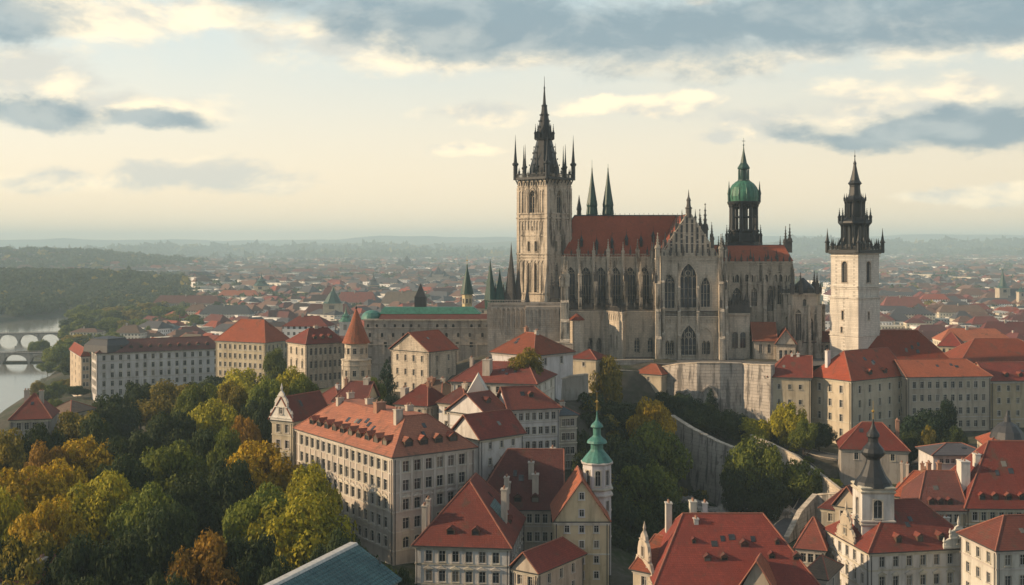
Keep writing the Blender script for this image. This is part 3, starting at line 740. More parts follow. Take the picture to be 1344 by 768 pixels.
def ribs(mb, fr, u0, u1, n, z0, z1, w=.22, d=.2, m=0, arch=True):
    for i in range(n + 1):
        u = u0 + (u1 - u0) * i / n; mb.box(fr, u - w / 2, u + w / 2, 0, d, z0, z1, m)
        if arch and i < n:
            b = (u1 - u0) / n; ap = arch_pts(b - w, (b - w) * .95, 'gothic', 3)
            for (x0, q0), (x1, q1) in zip(ap, ap[1:]): mb.poly([fr.p(u + b / 2 + x0, d * .9, z1 - b + q0), fr.p(u + b / 2 + x1, d * .9, z1 - b + q1), fr.p(u + b / 2 + x1, d * .9, z1), fr.p(u + b / 2 + x0, d * .9, z1)], m)
def flyer(mb, fr, u, n0, z0, n1, z1, w=.6, m=0):
    """flying buttress: a raking bar over a quarter arch, from the wall (n0, z0) down to the pier (n1, z1)"""
    k = 8; top = []; bot = []
    for i in range(k + 1):
        t = i / k; n = n0 + (n1 - n0) * t; zt = z0 + (z1 - z0) * t
        top.append((n, zt)); bot.append((n, zt - .5 - 2.6 * (1 - math.sin(math.pi / 2 * (1 - t) + .0)) if False else zt - .45 - 2.4 * t * t))
    for i in range(k):
        (a, b), (c, d) = top[i], top[i + 1]; (e, f), (g, h) = bot[i], bot[i + 1]
        q = [fr.p(u - w / 2, a, b), fr.p(u - w / 2, c, d), fr.p(u - w / 2, g, h), fr.p(u - w / 2, e, f)]
        mb.prism(q, [fr.p(u + w / 2, *v) for v in ((a, b), (c, d), (g, h), (e, f))], m)

C = Th('cathedral', 'large gothic cathedral with red roof, black spired tower and green dome, on the hill', 'cathedral', (wx(840, 405), 405, 57), trim='stone_gothic', frame='stone_gothic')
CO = C.o; ZB = 56.5
# ---- nave: clerestory wall, frontal
Y0 = 405.0
nu0, nu1 = wx(722, Y0), wx(866, Y0)
nf = Fr((nu0, Y0), (1, 0)); NU = nu1 - nu0
ze = wz(337.5, Y0); zr = wz(283, 415)
wl = MB()
nc = [749, 769, 788.5, 808, 827, 845.5]
nw = [(wx(p, Y0) - nu0, wz(400, Y0), 3.5 if i else 3.0, 13.4, 'gothic') for i, p in enumerate(nc)]
C.facade(wl, nf, NU, ZB, ze, nw, rev=.9)
wl.box(nf, 0, NU, -22, -1.0, ZB, ze - .3)          # body of the nave behind the glazed wall
for z in (ze - .9, wz(403, Y0)): wl.box(nf, 0, NU, 0, .35, z, z + .4)
wl.box(nf, -.0, NU, 0, .5, ze - .3, ze + .02)
ribs(wl, nf, 0, NU, 40, ze - 2.8, ze - 1.0, .2, .25); ribs(wl, nf, 0, NU, 40, wz(404, Y0) - 1.4, wz(403.5, Y0), .2, .25)
nv = wl.build('nave_wall', 'stone_gothic', CO)
bb = MB(); balus(bb, nf, 0, NU, ze + .03, 1.1, .2); bb.build('balustrade', 'stone_gothic', CO)
for i in range(13):
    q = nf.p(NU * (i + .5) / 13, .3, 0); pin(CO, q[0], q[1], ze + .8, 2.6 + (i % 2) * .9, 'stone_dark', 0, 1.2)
rb = MB()
yr = 415.5; e0, e1 = nu0 - .6, wx(905, Y0); yb = 426
ra, rbx = wx(754, yr), wx(905, yr)
rb.poly([(e0, Y0 + .2, ze), (e1, Y0 + .2, ze), (rbx, yr, zr), (ra, yr, zr)]); rb.poly([(e0, yb, ze), (e0, Y0 + .2, ze), (ra, yr, zr)]); rb.poly([(e1, yb, ze), (e0, yb, ze), (ra, yr, zr), (rbx, yr, zr)])
rb.tube((ra, yr, zr), (rbx, yr, zr), .22, 1); rb.tube((e0, Y0 + .2, ze), (ra, yr, zr), .18, 1)
rb.build('nave_roof', ['tile_nave', 'slate_dark'], CO)
ri = MB(); ri.box(WF, ra, rbx, yr - .08, yr + .08, zr + .05, zr + .25)
for i in range(24): 
    x = ra + (rbx - ra) * (i + .5) / 24; ri.box(WF, x - .05, x + .05, yr - .05, yr + .05, zr + .1, zr + .9)
ri.build('ridge_cresting', 'iron', CO)
# small dormers of the nave roof, dark gablets with spikes
for p, py in ((763, 318), (783, 322), (803, 320), (822, 316), (841, 318), (857, 312)):
    t = (py - 337.5) / (283 - 337.5); y = Y0 + t * 10.3; x = wx(p, y); z = wz(py, y)
    m = MB(); m.box(WF, x - .45, x + .45, y - 1.6, y + 1.5, z - 1.6, z + .5); m.lathe(x, y - .6, [(.95, z + .5), (.12, z + 2.4), (.03, z + 4.2)], 4, 0, math.pi / 4)
    m.build('roof_spirelet', 'lead_black', CO)
# piers between the nave windows with pinnacles, and flying buttresses to the outer piers
pc = [759, 779, 798, 817.5, 836.5, 855]
fb = MB()
for i, p in enumerate(pc):
    u = wx(p, Y0) - nu0
    buttress(CO, nf, u, wz(404, Y0), ze - .2, 1.3, .95, 2, 7.0 if i % 2 == 0 else 6.0)
    for a_, b_ in ((352, 372), (372, 389)):
        fb = MB(); flyer(fb, nf, u, 1.2, wz(a_, Y0), 9.5, wz(b_, Y0), .55); fb.build('flying_buttress', 'stone_gothic', CO)
for i, p in enumerate(pc[:]):
    u = wx(p, Y0) - nu0
    m = MB(); q = nf.p(u, 10.4, 0)
    m.box(nf, u - .55, u + .55, 9.4, 11.4, ZB, wz(368, Y0)); m.box(nf, u - .68, u + .68, 9.2, 11.6, wz(386, Y0), wz(386, Y0) + .3)
    m.build('pier', 'stone_gothic', CO)
    pin(CO, q[0], q[1], wz(369, Y0), 6.2 + (i % 3) * .8, 'stone_dark' if i % 2 else 'stone_gothic', 0, 1.3)
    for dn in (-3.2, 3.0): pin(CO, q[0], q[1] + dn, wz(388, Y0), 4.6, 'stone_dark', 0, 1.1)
# aisle and chapels below, terrace with a dark statue-crowned balustrade
ya = 391.0
pts = [(wx(748, 398), 398), (wx(748, ya), ya), (wx(766, ya), ya), (wx(794, ya + 3), ya + 3), (wx(817, 383), 383), (wx(822, ya), ya), (wx(868, ya), ya)]
zt = wz(408, ya); al = MB(); apw = []
for i, (a, b) in enumerate(zip(pts, pts[1:])):
    fr = Fr(a, (b[0] - a[0], b[1] - a[1])); U = math.hypot(b[0] - a[0], b[1] - a[1]); ww_ = []
    if i == 2: ww_ = [(U * .3, ZB + 1.5, 1.7, 5.2, 'gothic'), (U * .72, ZB + 1.5, 1.7, 5.2, 'gothic')]
    if i == 3: ww_ = [(U * .35, ZB + 3.5, 1.0, 4.5, 'gothic'), (U * .7, ZB + 3.5, 1.0, 4.5, 'gothic')]
    if i == 5: ww_ = [(U * .3, ZB + 2, 1.6, 5, 'gothic'), (U * .68, ZB + 2, 1.6, 5, 'gothic')]
    if i == 1: ww_ = [(U * .5, ZB + 1.0, 1.3, 3.4, 'arch')]
    C.facade(al, fr, U, ZB, zt, ww_, rev=.5)
    al.box(fr, -.1, U + .1, 0, .3, zt - .4, zt); ribs(al, fr, 0, U, max(2, int(U / 1.5)), zt - 3.0, zt - .5, .2, .2)
for a, b in zip(pts, pts[1:]): al.poly([(a[0], a[1], zt), (b[0], b[1], zt), (b[0], Y0, zt), (a[0], Y0, zt)])
al.build('aisle_wall', 'stone_pale', CO)
bl = MB()
for i, (a, b) in enumerate(zip(pts, pts[1:])):
    fr = Fr(a, (b[0] - a[0], b[1] - a[1])); U = math.hypot(b[0] - a[0], b[1] - a[1])
    if i: balus(bl, fr, 0, U, zt + .01, 1.7, -.3, 0, .38)
    k = int(U / 1.9)
    for j in range(k):
        q = fr.p(U * (j + .5) / k, -.2, 0); pinadd(bl, q[0], q[1], zt + 1.2, 2.2 + .6 * (j % 2), 0, 1.3)
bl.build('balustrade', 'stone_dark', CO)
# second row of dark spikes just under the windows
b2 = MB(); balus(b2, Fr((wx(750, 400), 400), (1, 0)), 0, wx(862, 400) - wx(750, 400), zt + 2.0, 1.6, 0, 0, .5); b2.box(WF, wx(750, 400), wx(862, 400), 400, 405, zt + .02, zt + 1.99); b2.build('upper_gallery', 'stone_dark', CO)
# round stair turret with a red cap in front of the aisle
tx, ty = wx(757, 386), 386
m = MB(); m.lathe(tx, ty, [(2.5, ZB), (2.5, wz(421, ty)), (2.75, wz(420.4, ty)), (2.75, wz(419.6, ty))], 8, 0, R(22.5)); m.build('stair_turret', 'stone_pale', CO)
m = MB(); m.lathe(tx, ty, [(3.0, wz(420, ty)), (1.6, wz(415, ty)), (.1, wz(411.5, ty))], 8, 0, R(22.5)); m.build('turret_roof', 'tile_orange', CO)
# tall ragged buttress pier left of the aisle
pf = Fr((wx(741, 384), 384), (1, 0))
buttress(CO, pf, 0, ZB, wz(372, 384), 3.6, 3.2, 4, 0)
for dx, h, n in ((-1.1, 7, 1.0), (.9, 8.5, .3), (0, 10.5, -.6)):
    q = pf.p(dx, n, 0); pin(CO, q[0], q[1], wz(376, 384), h, 'stone_gothic', 0, 1.15)
# ---- transept front, facing the town
yt = 385.0; tu0 = wx(867, yt); TU = wx(943, yt) - tu0; tf = Fr((tu0, yt), (1, 0)); ztr = wz(335, yt)
tw = MB(); ctr = wx(904, yt) - tu0
def tu(px): return wx(px, yt) - tu0
wins = [(tu(903.5), wz(404, yt), 5.5, wz(346, yt) - wz(404, yt), 'gothic'), (tu(879), wz(404.5, yt), 3.4, 11.2, 'gothic'), (tu(926), wz(403, yt), 3.1, 9.8, 'gothic'),
        (tu(904), wz(466, yt), 5.3, 9.9, 'gothic'), (tu(876.3), wz(465, yt), 1.25, 4.6, 'gothic'), (tu(881.8), wz(465, yt), 1.25, 4.6, 'gothic'), (tu(924), wz(465, yt), 1.25, 4.6, 'gothic'), (tu(929.5), wz(465, yt), 1.25, 4.6, 'gothic')]
C.facade(tw, tf, TU, ZB, ztr, wins, rev=1.0)
sb = Fr((tu0, 405), (0, -1)); tw.poly([sb.p(0, 0, ZB), sb.p(20, 0, ZB), sb.p(20, 0, ztr), sb.p(0, 0, ztr)])
sb2 = Fr((tu0 + TU, yt), (0, 1)); tw.poly([sb2.p(0, 0, ZB), sb2.p(20, 0, ZB), sb2.p(20, 0, ztr), sb2.p(0, 0, ztr)])
for z, d in ((wz(416, yt), .5), (wz(409, yt), .35), (ztr - .5, .55), (wz(341, yt), .3), (ZB, .6)): tw.box(tf, -.1, TU + .1, 0, d, z, z + .45)
ribs(tw, tf, 0, TU, 22, wz(420.5, yt) - 1.0, wz(417, yt), .2, .3); ribs(tw, tf, 0, TU, 26, ztr - 2.6, ztr - .6, .2, .25)
# large pointed relieving arches on the lower wall
def archband(mb, fr, uc, z, w, h, t=.35, d=.3, m=0):
    ap = arch_pts(w, h, 'gothic'); out = [(x * (1 + 2 * t / w), q + t) for x, q in ap]
    ap = [(-w / 2, 0)] + ap + [(w / 2, 0)]; out = [(-w / 2 - t, 0)] + out + [(w / 2 + t, 0)]
    for a, b, c, e in zip(ap, ap[1:], out[1:], out):
        q = [fr.p(uc + a[0], d, z + a[1]), fr.p(uc + b[0], d, z + b[1]), fr.p(uc + c[0], d, z + c[1]), fr.p(uc + e[0], d, z + e[1])]
        mb.prism([fr.p(uc + x, 0, z + y) for x, y in (a, b, c, e)], q, m)
for px, w, h in ((879, 4.6, 10.2), (904, 6.4, 11.2), (926.5, 4.6, 10.2)): archband(tw, tf, tu(px), ZB + .6, w, h)
for px, w, h in ((879, 4.4, 13.2), (903.5, 6.4, 16.5), (926, 4.2, 12)): archband(tw, tf, tu(px), wz(407, yt), w, h, .3, .22)
tw.build('transept_wall', 'stone_pale', CO)
bl = MB(); balus(bl, tf, 0, TU, wz(415, yt) + .1, 1.7, .3, 0, .45); bl.build('balustrade', 'stone_dark', CO)
# gable with vertical tracery ribs
za = wz(278, yt)
g = MB(); g.prism([tf.p(.6, .1, ztr), tf.p(TU - .6, .1, ztr), tf.p(ctr, .1, za)], [tf.p(.6, -.9, ztr), tf.p(TU - .6, -.9, ztr), tf.p(ctr, -.9, za)])
for i in range(11):
    u = TU * (i + .5) / 11; f = 1 - abs(u - ctr) / (TU / 2); top = ztr + (za - ztr) * f
    if f > .08: g.box(tf, u - .14, u + .14, .1, .38, ztr + .1, top + .9)
for i in range(10):
    u = TU * (i + 1) / 11; f = 1 - abs(u - ctr) / (TU / 2); top = ztr + (za - ztr) * f
    if f > .16:
        for k_ in range(2):
            a_ = ztr + .8 + (top - ztr - 1.2) * k_ / 2; b_ = ztr + .3 + (top - ztr - 1.2) * (k_ + 1) / 2
            if b_ - a_ > .5: g.box(tf, u - .34, u + .34, .1, .13, a_, b_, 1)
for f in (.26, .5, .72): 
    hw = (TU / 2) * (1 - f) - .4; g.box(tf, ctr - hw, ctr + hw, .1, .26, ztr + (za - ztr) * f, ztr + (za - ztr) * f + .25)
for s in (-1, 1):
    a, b = tf.p(ctr + s * TU / 2, 0, ztr - .1), tf.p(ctr, 0, za + .2); g.tube(a, b, .32)
g.build('gable', ['stone_pale', 'stone_dark'], CO)
for i in range(1, 5):
    f = i / 5.2
    for s in (-1, 1):
        q = tf.p(ctr + s * TU / 2 * (1 - f), -.2, ztr + (za - ztr) * f); pin(CO, q[0], q[1], q[2] - .4, 4.6 + (2.2 if (i == 1 and s == 1) else 0) + (i % 2), 'stone_dark', 0, 1.0)
gx = MB(); q = tf.p(ctr, -.3, 0); gx.lathe(q[0], q[1], [(.9, za - 2), (1.0, za + 1), (1.3, za + 1.2), (.75, za + 1.8), (.6, za + 3.6), (.85, za + 3.8), (.3, za + 5), (.05, za + 7.5)], 8); gx.build('finial', 'stone_dark', CO)
for px, h in ((918.5, 12.5), (925.5, 14.5), (934, 8), (890.5, 10), (883, 7.5)):
    pin(CO, wx(px, 388), 388, wz(322, 388), h, 'stone_dark', 0, .75)
# transept roof running back from the gable
tr = MB(); a = tf.p(.3, -.6, ztr); b = tf.p(TU - .3, -.6, ztr); c = tf.p(ctr, -.6, za - .8)
a2, b2_, c2 = [(x, 418, z) for x, y, z in (a, b, c)]
tr.poly([a, c, c2, a2]); tr.poly([c, b, b2_, c2]); tr.tube(c, c2, .2, 1); tr.build('transept_roof', ['tile_nave', 'slate_dark'], CO)
# clustered corner piers of the transept
for px, hh, dpt in ((863, 8.5, 3.4), (870, 6, 2.2), (946, 8.0, 3.4), (953, 6.0, 2.0), (891, 0, 1.4), (915.5, 0, 1.4)):
    buttress(CO, tf, tu(px), ZB - 2 if dpt > 3 else ZB, ztr - (.5 if hh else 3), dpt, 1.9 if dpt > 3 else 1.1, 4, hh, 'stone_gothic')
for px in (858, 866, 943, 950): pin(CO, wx(px, 389), 389, ztr - 1, 7.5, 'stone_dark', 0, .9)
for i in range(9):
    q = tf.p(TU * (i + .5) / 9, .5, 0)
    if abs(TU * (i + .5) / 9 - ctr) > 1.5: pin(CO, q[0], q[1], ztr - .2, 2.6 + (i % 2), 'stone_dark', 0, 1.2)
for px, py, h in ((861, 372, 5.5), (868, 404, 5), (946, 404, 5), (952, 380, 5.5), (890.5, 408, 3.6), (917, 408, 3.6)):
    pin(CO, wx(px, 381.2), 381.2, wz(py, 381.2), h, 'stone_dark', 0, 1.1)
# ---- choir, right of the transept
yc = 395.0; cu0 = wx(945, yc); CU = wx(1040, yc) - cu0; cf = Fr((cu0, yc), (1, 0)); zc = wz(343, yc)
def cu(px): return wx(px, yc) - cu0
cw = MB(); wins = [(cu(967), wz(401, yc), 3.0, 6.2, 'gothic'), (cu(967), wz(371, yc), 2.7, 2.9, 'arch'), (cu(1011), wz(409, yc), 2.0, 9.0, 'gothic'), (cu(1022.5), wz(424, yc), 2.2, 13.0, 'gothic'), (cu(1034.5), wz(424, yc), 1.5, 12, 'gothic'),
                   (cu(962), wz(457, yc), 1.6, 5.2, 'arch'), (cu(973), wz(457, yc), 1.6, 5.2, 'arch'), (cu(990), wz(402, yc), 1.9, 6.5, 'gothic')]
for px in (951, 980.5, 989, 998, 1007, 1018, 1026, 1034): wins.append((cu(px), wz(370, yc), 1.15, 2.8, 'arch'))
C.facade(cw, cf, CU, ZB, zc, wins, rev=.7)
ce = Fr((cu0 + CU, yc), (0, 1)); cw.poly([ce.p(0, 0, ZB), ce.p(22, 0, ZB), ce.p(22, 0, zc), ce.p(0, 0, zc)])
for z, d in ((zc - .5, .6), (wz(348, yc), .3), (wz(357, yc), .25), (wz(374, yc), .3), (wz(410, yc), .4)): cw.box(cf, 0, CU, 0, d, z, z + .4)
for i in range(26): u = CU * (i + .5) / 26; cw.box(cf, u - .1, u + .1, 0, .22, wz(356, yc), wz(349, yc))
ribs(cw, cf, 0, CU, 24, wz(411, yc) - 3, wz(412, yc), .2, .25); ribs(cw, cf, 0, CU, 15, wz(371.5, yc), wz(358.5, yc), .3, .35)
cw.build('choir_wall', 'stone_gothic', CO)
cr = MB(); zq = wz(322, 404); x0, x1 = cu0 - 3, cu0 + CU
cr.poly([(x0, yc - .5, zc), (x1 + .3, yc - .5, zc), (x1 - .8, 404, zq), (x0, 404, zq)]); cr.poly([(x1 + .3, yc - .5, zc), (x1 + .3, 413, zc), (x1 - .8, 404, zq)]); cr.poly([(x1 + .3, 413, zc), (x0, 413, zc), (x0, 404, zq), (x1 - .8, 404, zq)])
cr.tube((x0, 404, zq), (x1 - .8, 404, zq), .2, 1); cr.build('choir_roof', ['tile_nave', 'slate_dark'], CO)
for px, h in ((948, 7), (958, 5), (985, 5), (997, 6), (1008, 5), (1019, 5), (1031, 12), (1036.5, 13), (1024, 6)):
    pin(CO, wx(px, 408 if h > 5 else 396), 408 if h > 5 else 396, wz(343 if h < 6 else 330, 400) - .5, h * .8 if h > 10 else h, 'stone_dark', 0, .9)
for i in range(12):
    q = cf.p(CU * (i + .5) / 12, .4, 0); pin(CO, q[0], q[1], zc - .1, 2.2 + (i % 2) * .8, 'stone_dark', 0, 1.3)
for px, zt_ in ((957, 374), (983, 372), (1003, 374), (1016.5, 376), (1029, 376), (1040, 360)):
    buttress(CO, cf, cu(px), ZB, wz(zt_, yc), 2.6, 1.2, 3, 4.5, 'stone_gothic')
# dark porch block and low chapel under the choir windows
m = MB(); y = 388; m.box(WF, wx(957, y), wx(984, y), y, 395, wz(411, y), wz(400, y))
for i in range(7): pinadd(m, wx(958 + i * 4.1, y), y + .4, wz(401, y), 3.0 + (i % 2), 0, 1.5)
m.lathe(wx(964, 391), 391, [(2.0, wz(402, y)), (1.5, wz(396, y)), (.1, wz(388, y))], 8); m.build('porch', 'stone_dark', CO)
m = MB(); y = 387; fr = Fr((wx(955, y), y), (1, 0)); U = wx(984, y) - wx(955, y)
C.facade(m, fr, U, ZB, wz(413, y), [(U * .34, wz(457, y), 2.0, 5.4, 'arch'), (U * .7, wz(457, y), 2.0, 5.4, 'arch')], rev=.6)
m.box(fr, 0, U, -8, -1, ZB, wz(413, y) - .01); m.box(fr, -.1, U + .1, 0, .4, wz(414, y), wz(411, y)); m.build('sacristy_wall', 'stone_pale', CO)
# polygonal lower apse chapels at the right end with a spiky parapet
y = 388; ap = [(wx(1030, y), 393), (wx(1040, y), y), (wx(1072, y), y), (wx(1083, y), 394), (wx(1083, y), 408)]
zt = wz(385, y); m = MB(); bl = MB()
for i, (a, b) in enumerate(zip(ap, ap[1:])):
    fr = Fr(a, (b[0] - a[0], b[1] - a[1])); U = math.hypot(b[0] - a[0], b[1] - a[1])
    ws = []
    if i == 1: ws = [(U * .25, wz(447, y), 1.8, 10.5, 'gothic'), (U * .72, wz(447, y), 2.2, 8, 'gothic'), (U * .5, wz(402, y), 1.2, 2.4, 'arch')]
    elif U > 3: ws = [(U * .5, wz(445, y), 1.3, 7.5, 'gothic')]
    C.facade(m, fr, U, ZB, zt, ws, rev=.7)
    m.box(fr, -.2, U + .2, 0, .5, zt - .5, zt); m.box(fr, -.1, U + .1, 0, .35, wz(412, y), wz(412, y) + .3)
    balus(bl, fr, 0, U, zt, 1.2, -.2)
    k = max(1, int(U / 2.4))
    for j in range(k + 1):
        q = fr.p(U * j / k, .1, 0); pin(CO, q[0], q[1], zt - .3, (4.2, 3.2, 7.5, 3.6)[(j + i) % 4], 'stone_dark', 0, 1.1)
    for j in range(0, k + 1, 2):
        m.box(fr, U * j / k - .45, U * j / k + .45, 0, 1.6, ZB, zt - 4)
m.poly([(a[0], a[1], zt - .05) for a in ap] + [(wx(1030, y), 408, zt - .05)]); m.build('apse_wall', 'stone_gothic', CO); bl.build('balustrade', 'stone_dark', CO)
m = MB(); m.lathe(wx(1054, 398), 398, [(4.2, zt), (4.0, zt + 1.5), (.2, zt + 5)], 8); m.build('apse_roof', 'slate_dark', CO)

# ---- the great bell tower, set cornerwise
TX, TY = wx(714.5, 409), 409.0; th = R(41); half = 6.75
def tfr(k, hf=half, cx=TX, cy=TY, t=th):
    """k=0: face turned left, k=1: face turned right, 2 and 3 behind"""
    d = [(-math.sin(t), -math.cos(t)), (math.cos(t), -math.sin(t)), (math.sin(t), math.cos(t)), (-math.cos(t), math.sin(t))][k]
    u = (-d[1], d[0]); return Fr((cx + d[0] * hf - u[0] * hf, cy + d[1] * hf - u[1] * hf), u)
zg = wz(236, TY)
tb = MB(); W2 = 2 * half
def tz(py): return wz(py, TY)
TW = thing_part = MB()
lv = [(tz(383), 2.1, tz(341) - tz(383), 'gothic')]
tower = bpy.data.objects.new('bell_tower', None)
mbT = MB()
T_w = []
for k in range(4):
    ws = []
    if k < 2:
        ws = [(half, tz(281), 3.2, tz(250) - tz(281), 'gothic'), (half - 1.6, tz(330), 1.15, 3.6, 'arch'), (half + 1.6, tz(330), 1.15, 3.6, 'arch'),
              (half - 1.5, tz(383), 1.5, 10.5, 'gothic'), (half + 1.5, tz(383), 1.5, 10.5, 'gothic'), (half, tz(303), .6, 1.5, 'arch')]
    T_w.append((tfr(k), ws))
hold = Th.__new__(Th); hold.o = CO; hold.w = C.w; hold.trim = 'stone_gothic'; hold.frame = 'stone_dark'
for fr, ws in T_w: C.facade(mbT, fr, W2, ZB - 1, zg, ws, rev=1.0)
for k in range(4):
    fr = tfr(k)
    for py, d in ((281.6, .35), (287.5, .45), (310, .2), (334, .45), (338, .25), (385, .5), (240, .4), (246, .2)): mbT.box(fr, -d, W2 + d, 0, d, tz(py), tz(py) + .45)
    for u in (0, W2): mbT.box(fr, u - .9 if u else -.25, u + .25 if u else .9, 0, .3, ZB, tz(247))
    for u in (half - 2.6, half + 2.6): mbT.box(fr, u - .15, u + .15, 0, .22, tz(281), tz(248))
    for i in range(12): u = W2 * (i + .5) / 12; mbT.box(fr, u - .16, u + .16, 0, .4, tz(245), tz(240.4))
    ribs(mbT, fr, .8, W2 - .8, 9, tz(302), tz(289), .2, .2); ribs(mbT, fr, .8, W2 - .8, 7, tz(384.5), tz(340), .25, .25, arch=True); ribs(mbT, fr, .8, 3.3, 2, tz(280), tz(250), .2, .25); ribs(mbT, fr, W2 - 3.3, W2 - .8, 2, tz(280), tz(250), .2, .25)
    archband(mbT, fr, half, tz(281), 4.2, tz(247.5) - tz(281), .3, .25)
tower = mbT.build('bell_tower', 'stone_gothic', CO)
for i, w in enumerate(C.w):
    if w[0] in [q[0] for q in T_w]: C.w[i] = w[:7] + (tower,) + w[8:]
gl = MB()
for k in range(4):
    fr = tfr(k, half + 1.0); U = W2 + 2
    gl.box(fr, -.1, U + .1, -1.2, .1, zg - .2, zg + .5); balus(gl, fr, 0, U, zg + .5, 1.5, -.25, 0, .5)
    for i in range(8): 
        u = U * (i + .5) / 8; a = fr.p(u, 0, 0); b = tfr(k).p(max(0, min(W2, u - 1)), 0, 0); gl.tube((a[0], a[1], zg - .1), (b[0], b[1], zg - 1.8), .22, 0, 4)
    for i in range(5):
        q = fr.p(U * (i + 1) / 6, -.1, 0); pinadd(gl, q[0], q[1], zg + 1.6, 2.6 + (i % 2) * .8, 0, 1.2)
gl.build('gallery', 'lead_black', tower)
# spire
sp_ = MB(); s8 = R(41)
sp_.lathe(TX, TY, [(5.6, zg + .4), (5.3, tz(221)), (4.3, tz(208)), (3.3, tz(192)), (2.75, tz(184.5)), (3.3, tz(184)), (3.45, tz(182)), (2.5, tz(181.5)), (2.35, tz(172)), (1.7, tz(158)), (1.1, tz(146)), (.95, tz(140)), (1.15, tz(139)), (.6, tz(137)), (.35, tz(124)), (.12, tz(112)), (.05, tz(100))], 8, 0, s8)
for k in range(8):
    a = s8 + k * math.pi / 4
    pinadd(sp_, TX + 3.2 * math.cos(a), TY + 3.2 * math.sin(a), tz(183), 5.5, 0, 1.0)
    for py, rr in ((218, 5.15), (210, 4.5), (202, 3.95), (194, 3.45), (176, 2.35), (168, 2.1), (160, 1.75), (152, 1.35)):
        x, y = TX + (rr + .2) * math.cos(a), TY + (rr + .2) * math.sin(a); sp_.box(WF, x - .17, x + .17, y - .17, y + .17, tz(py), tz(py) + .55)
sp_.lathe(TX, TY, [(.05, tz(117)), (.42, tz(115.5)), (.05, tz(114))], 6)
sp_.build('spire', 'lead_black', tower)
gd = MB()
for k in range(4):                      # lucarnes at the foot of the spire
    fr = tfr(k, 4.1); q = fr.p(4.1, 0, 0)
    gd.box(fr, 3.1, 5.1, -1.2, .3, zg + .5, tz(222)); gd.prism([fr.p(2.9, .4, tz(222)), fr.p(5.3, .4, tz(222)), fr.p(4.1, .4, tz(211))], [fr.p(2.9, -2, tz(222)), fr.p(5.3, -2, tz(222)), fr.p(4.1, -2, tz(211))])
gd.build('lucarne', 'lead_black', tower)
hh = half + .6
cs = [(math.cos(th) * a - math.sin(th) * b, math.sin(th) * a * -1 * -1 * 0 + 0) for a, b in ()]
for k in range(4):
    fr = tfr(k, hh)
    for u, h in ((0, 16.0), (hh * .62, 12.5), (hh * 1.38, 12.5)):
        q = fr.p(u, 0, 0); t = MB(); r0 = .75 if u == 0 else .5
        t.lathe(q[0], q[1], [(r0, zg), (r0, zg + h * .30), (r0 * 1.5, zg + h * .33), (r0 * 1.5, zg + h * .36), (r0 * .85, zg + h * .38), (r0 * .45, zg + h * .62), (.07, zg + h * .92), (.03, zg + h)], 6)
        t.build('corner_spirelet' if u == 0 else 'spirelet', 'lead_black', tower)
# twin green spires and the little flèche behind the nave
for px, top, b in ((777, 210, 284), (798, 215, 284)):
    y = 424; x = wx(px, y); t = MB()
    t.lathe(x, y, [(2.0, wz(310, y)), (2.05, wz(284, y)), (2.3, wz(281, y)), (2.0, wz(272, y)), (2.15, wz(269, y)), (1.6, wz(258, y)), (1.15, wz(248, y)), (.7, wz(238, y)), (.28, wz(226, y)), (.08, wz(219, y)), (.05, wz(top, y))], 8, 0, R(22.5))
    for k in range(4):
        a = R(45) + k * math.pi / 2; t.cone(x + 2.0 * math.cos(a), y + 2.0 * math.sin(a), .45, wz(282, y), wz(266, y), 5)
    t.lathe(x, y, [(.05, wz(223, y)), (.3, wz(222, y)), (.05, wz(221, y))], 6)
    t.build('twin_spire', 'copper_dark', CO)
t = MB(); y = 420; t.lathe(wx(760, y), y, [(.75, wz(292, y)), (.8, wz(276, y)), (1.0, wz(275, y)), (.5, wz(266, y)), (.05, wz(256, y))], 6); t.build('ridge_spirelet', 'lead_black', CO)
# ---- domed tower behind the choir
DX, DY = wx(976, 420), 420.0
def dz(py): return wz(py, DY)
dt_ = MB(); dt_.lathe(DX, DY, [(6.6, ZB), (6.6, dz(322)), (6.9, dz(321)), (6.9, dz(318)), (5.4, dz(317.5)), (5.4, dz(305)), (5.8, dz(304)), (5.8, dz(302)), (1.1, dz(301.5)), (1.1, dz(270)), (5.3, dz(269.5))], 8, 0, R(22.5))
for k in range(8):
    a = R(22.5) + k * math.pi / 4; x, y = DX + 4.6 * math.cos(a), DY + 4.6 * math.sin(a)
    dt_.lathe(x, y, [(.95, dz(302)), (.75, dz(300)), (.7, dz(273)), (1.0, dz(270)), (1.0, dz(268))], 6)
    b = a + math.pi / 4; x2, y2 = DX + 4.6 * math.cos(b), DY + 4.6 * math.sin(b)
    dt_.tube((x, y, dz(285)), (x2, y2, dz(285)), .3, 0, 4)
    ex, ey = DX + 6.2 * math.cos(a), DY + 6.2 * math.sin(a); pinadd(dt_, ex, ey, dz(318), 6.5, 0, 1.0)
    archm = [(x + (x2 - x) * t, y + (y2 - y) * t, dz(276) + math.sin(math.pi * t) * 1.5) for t in [i / 6 for i in range(7)]]
    for p, q in zip(archm, archm[1:]): dt_.tube(p, q, .35, 0, 4)
dt_.lathe(DX, DY, [(5.5, dz(269)), (5.9, dz(268)), (6.1, dz(265)), (5.2, dz(264.5))], 16)
dome_tower = dt_.build('dome_tower', 'lead_black', CO)
d = MB(); d.lathe(DX, DY, [(5.3, dz(264.5)), (5.55, dz(258)), (5.4, dz(252)), (4.8, dz(246)), (3.7, dz(241)), (2.4, dz(238)), (1.9, dz(237))], 24)
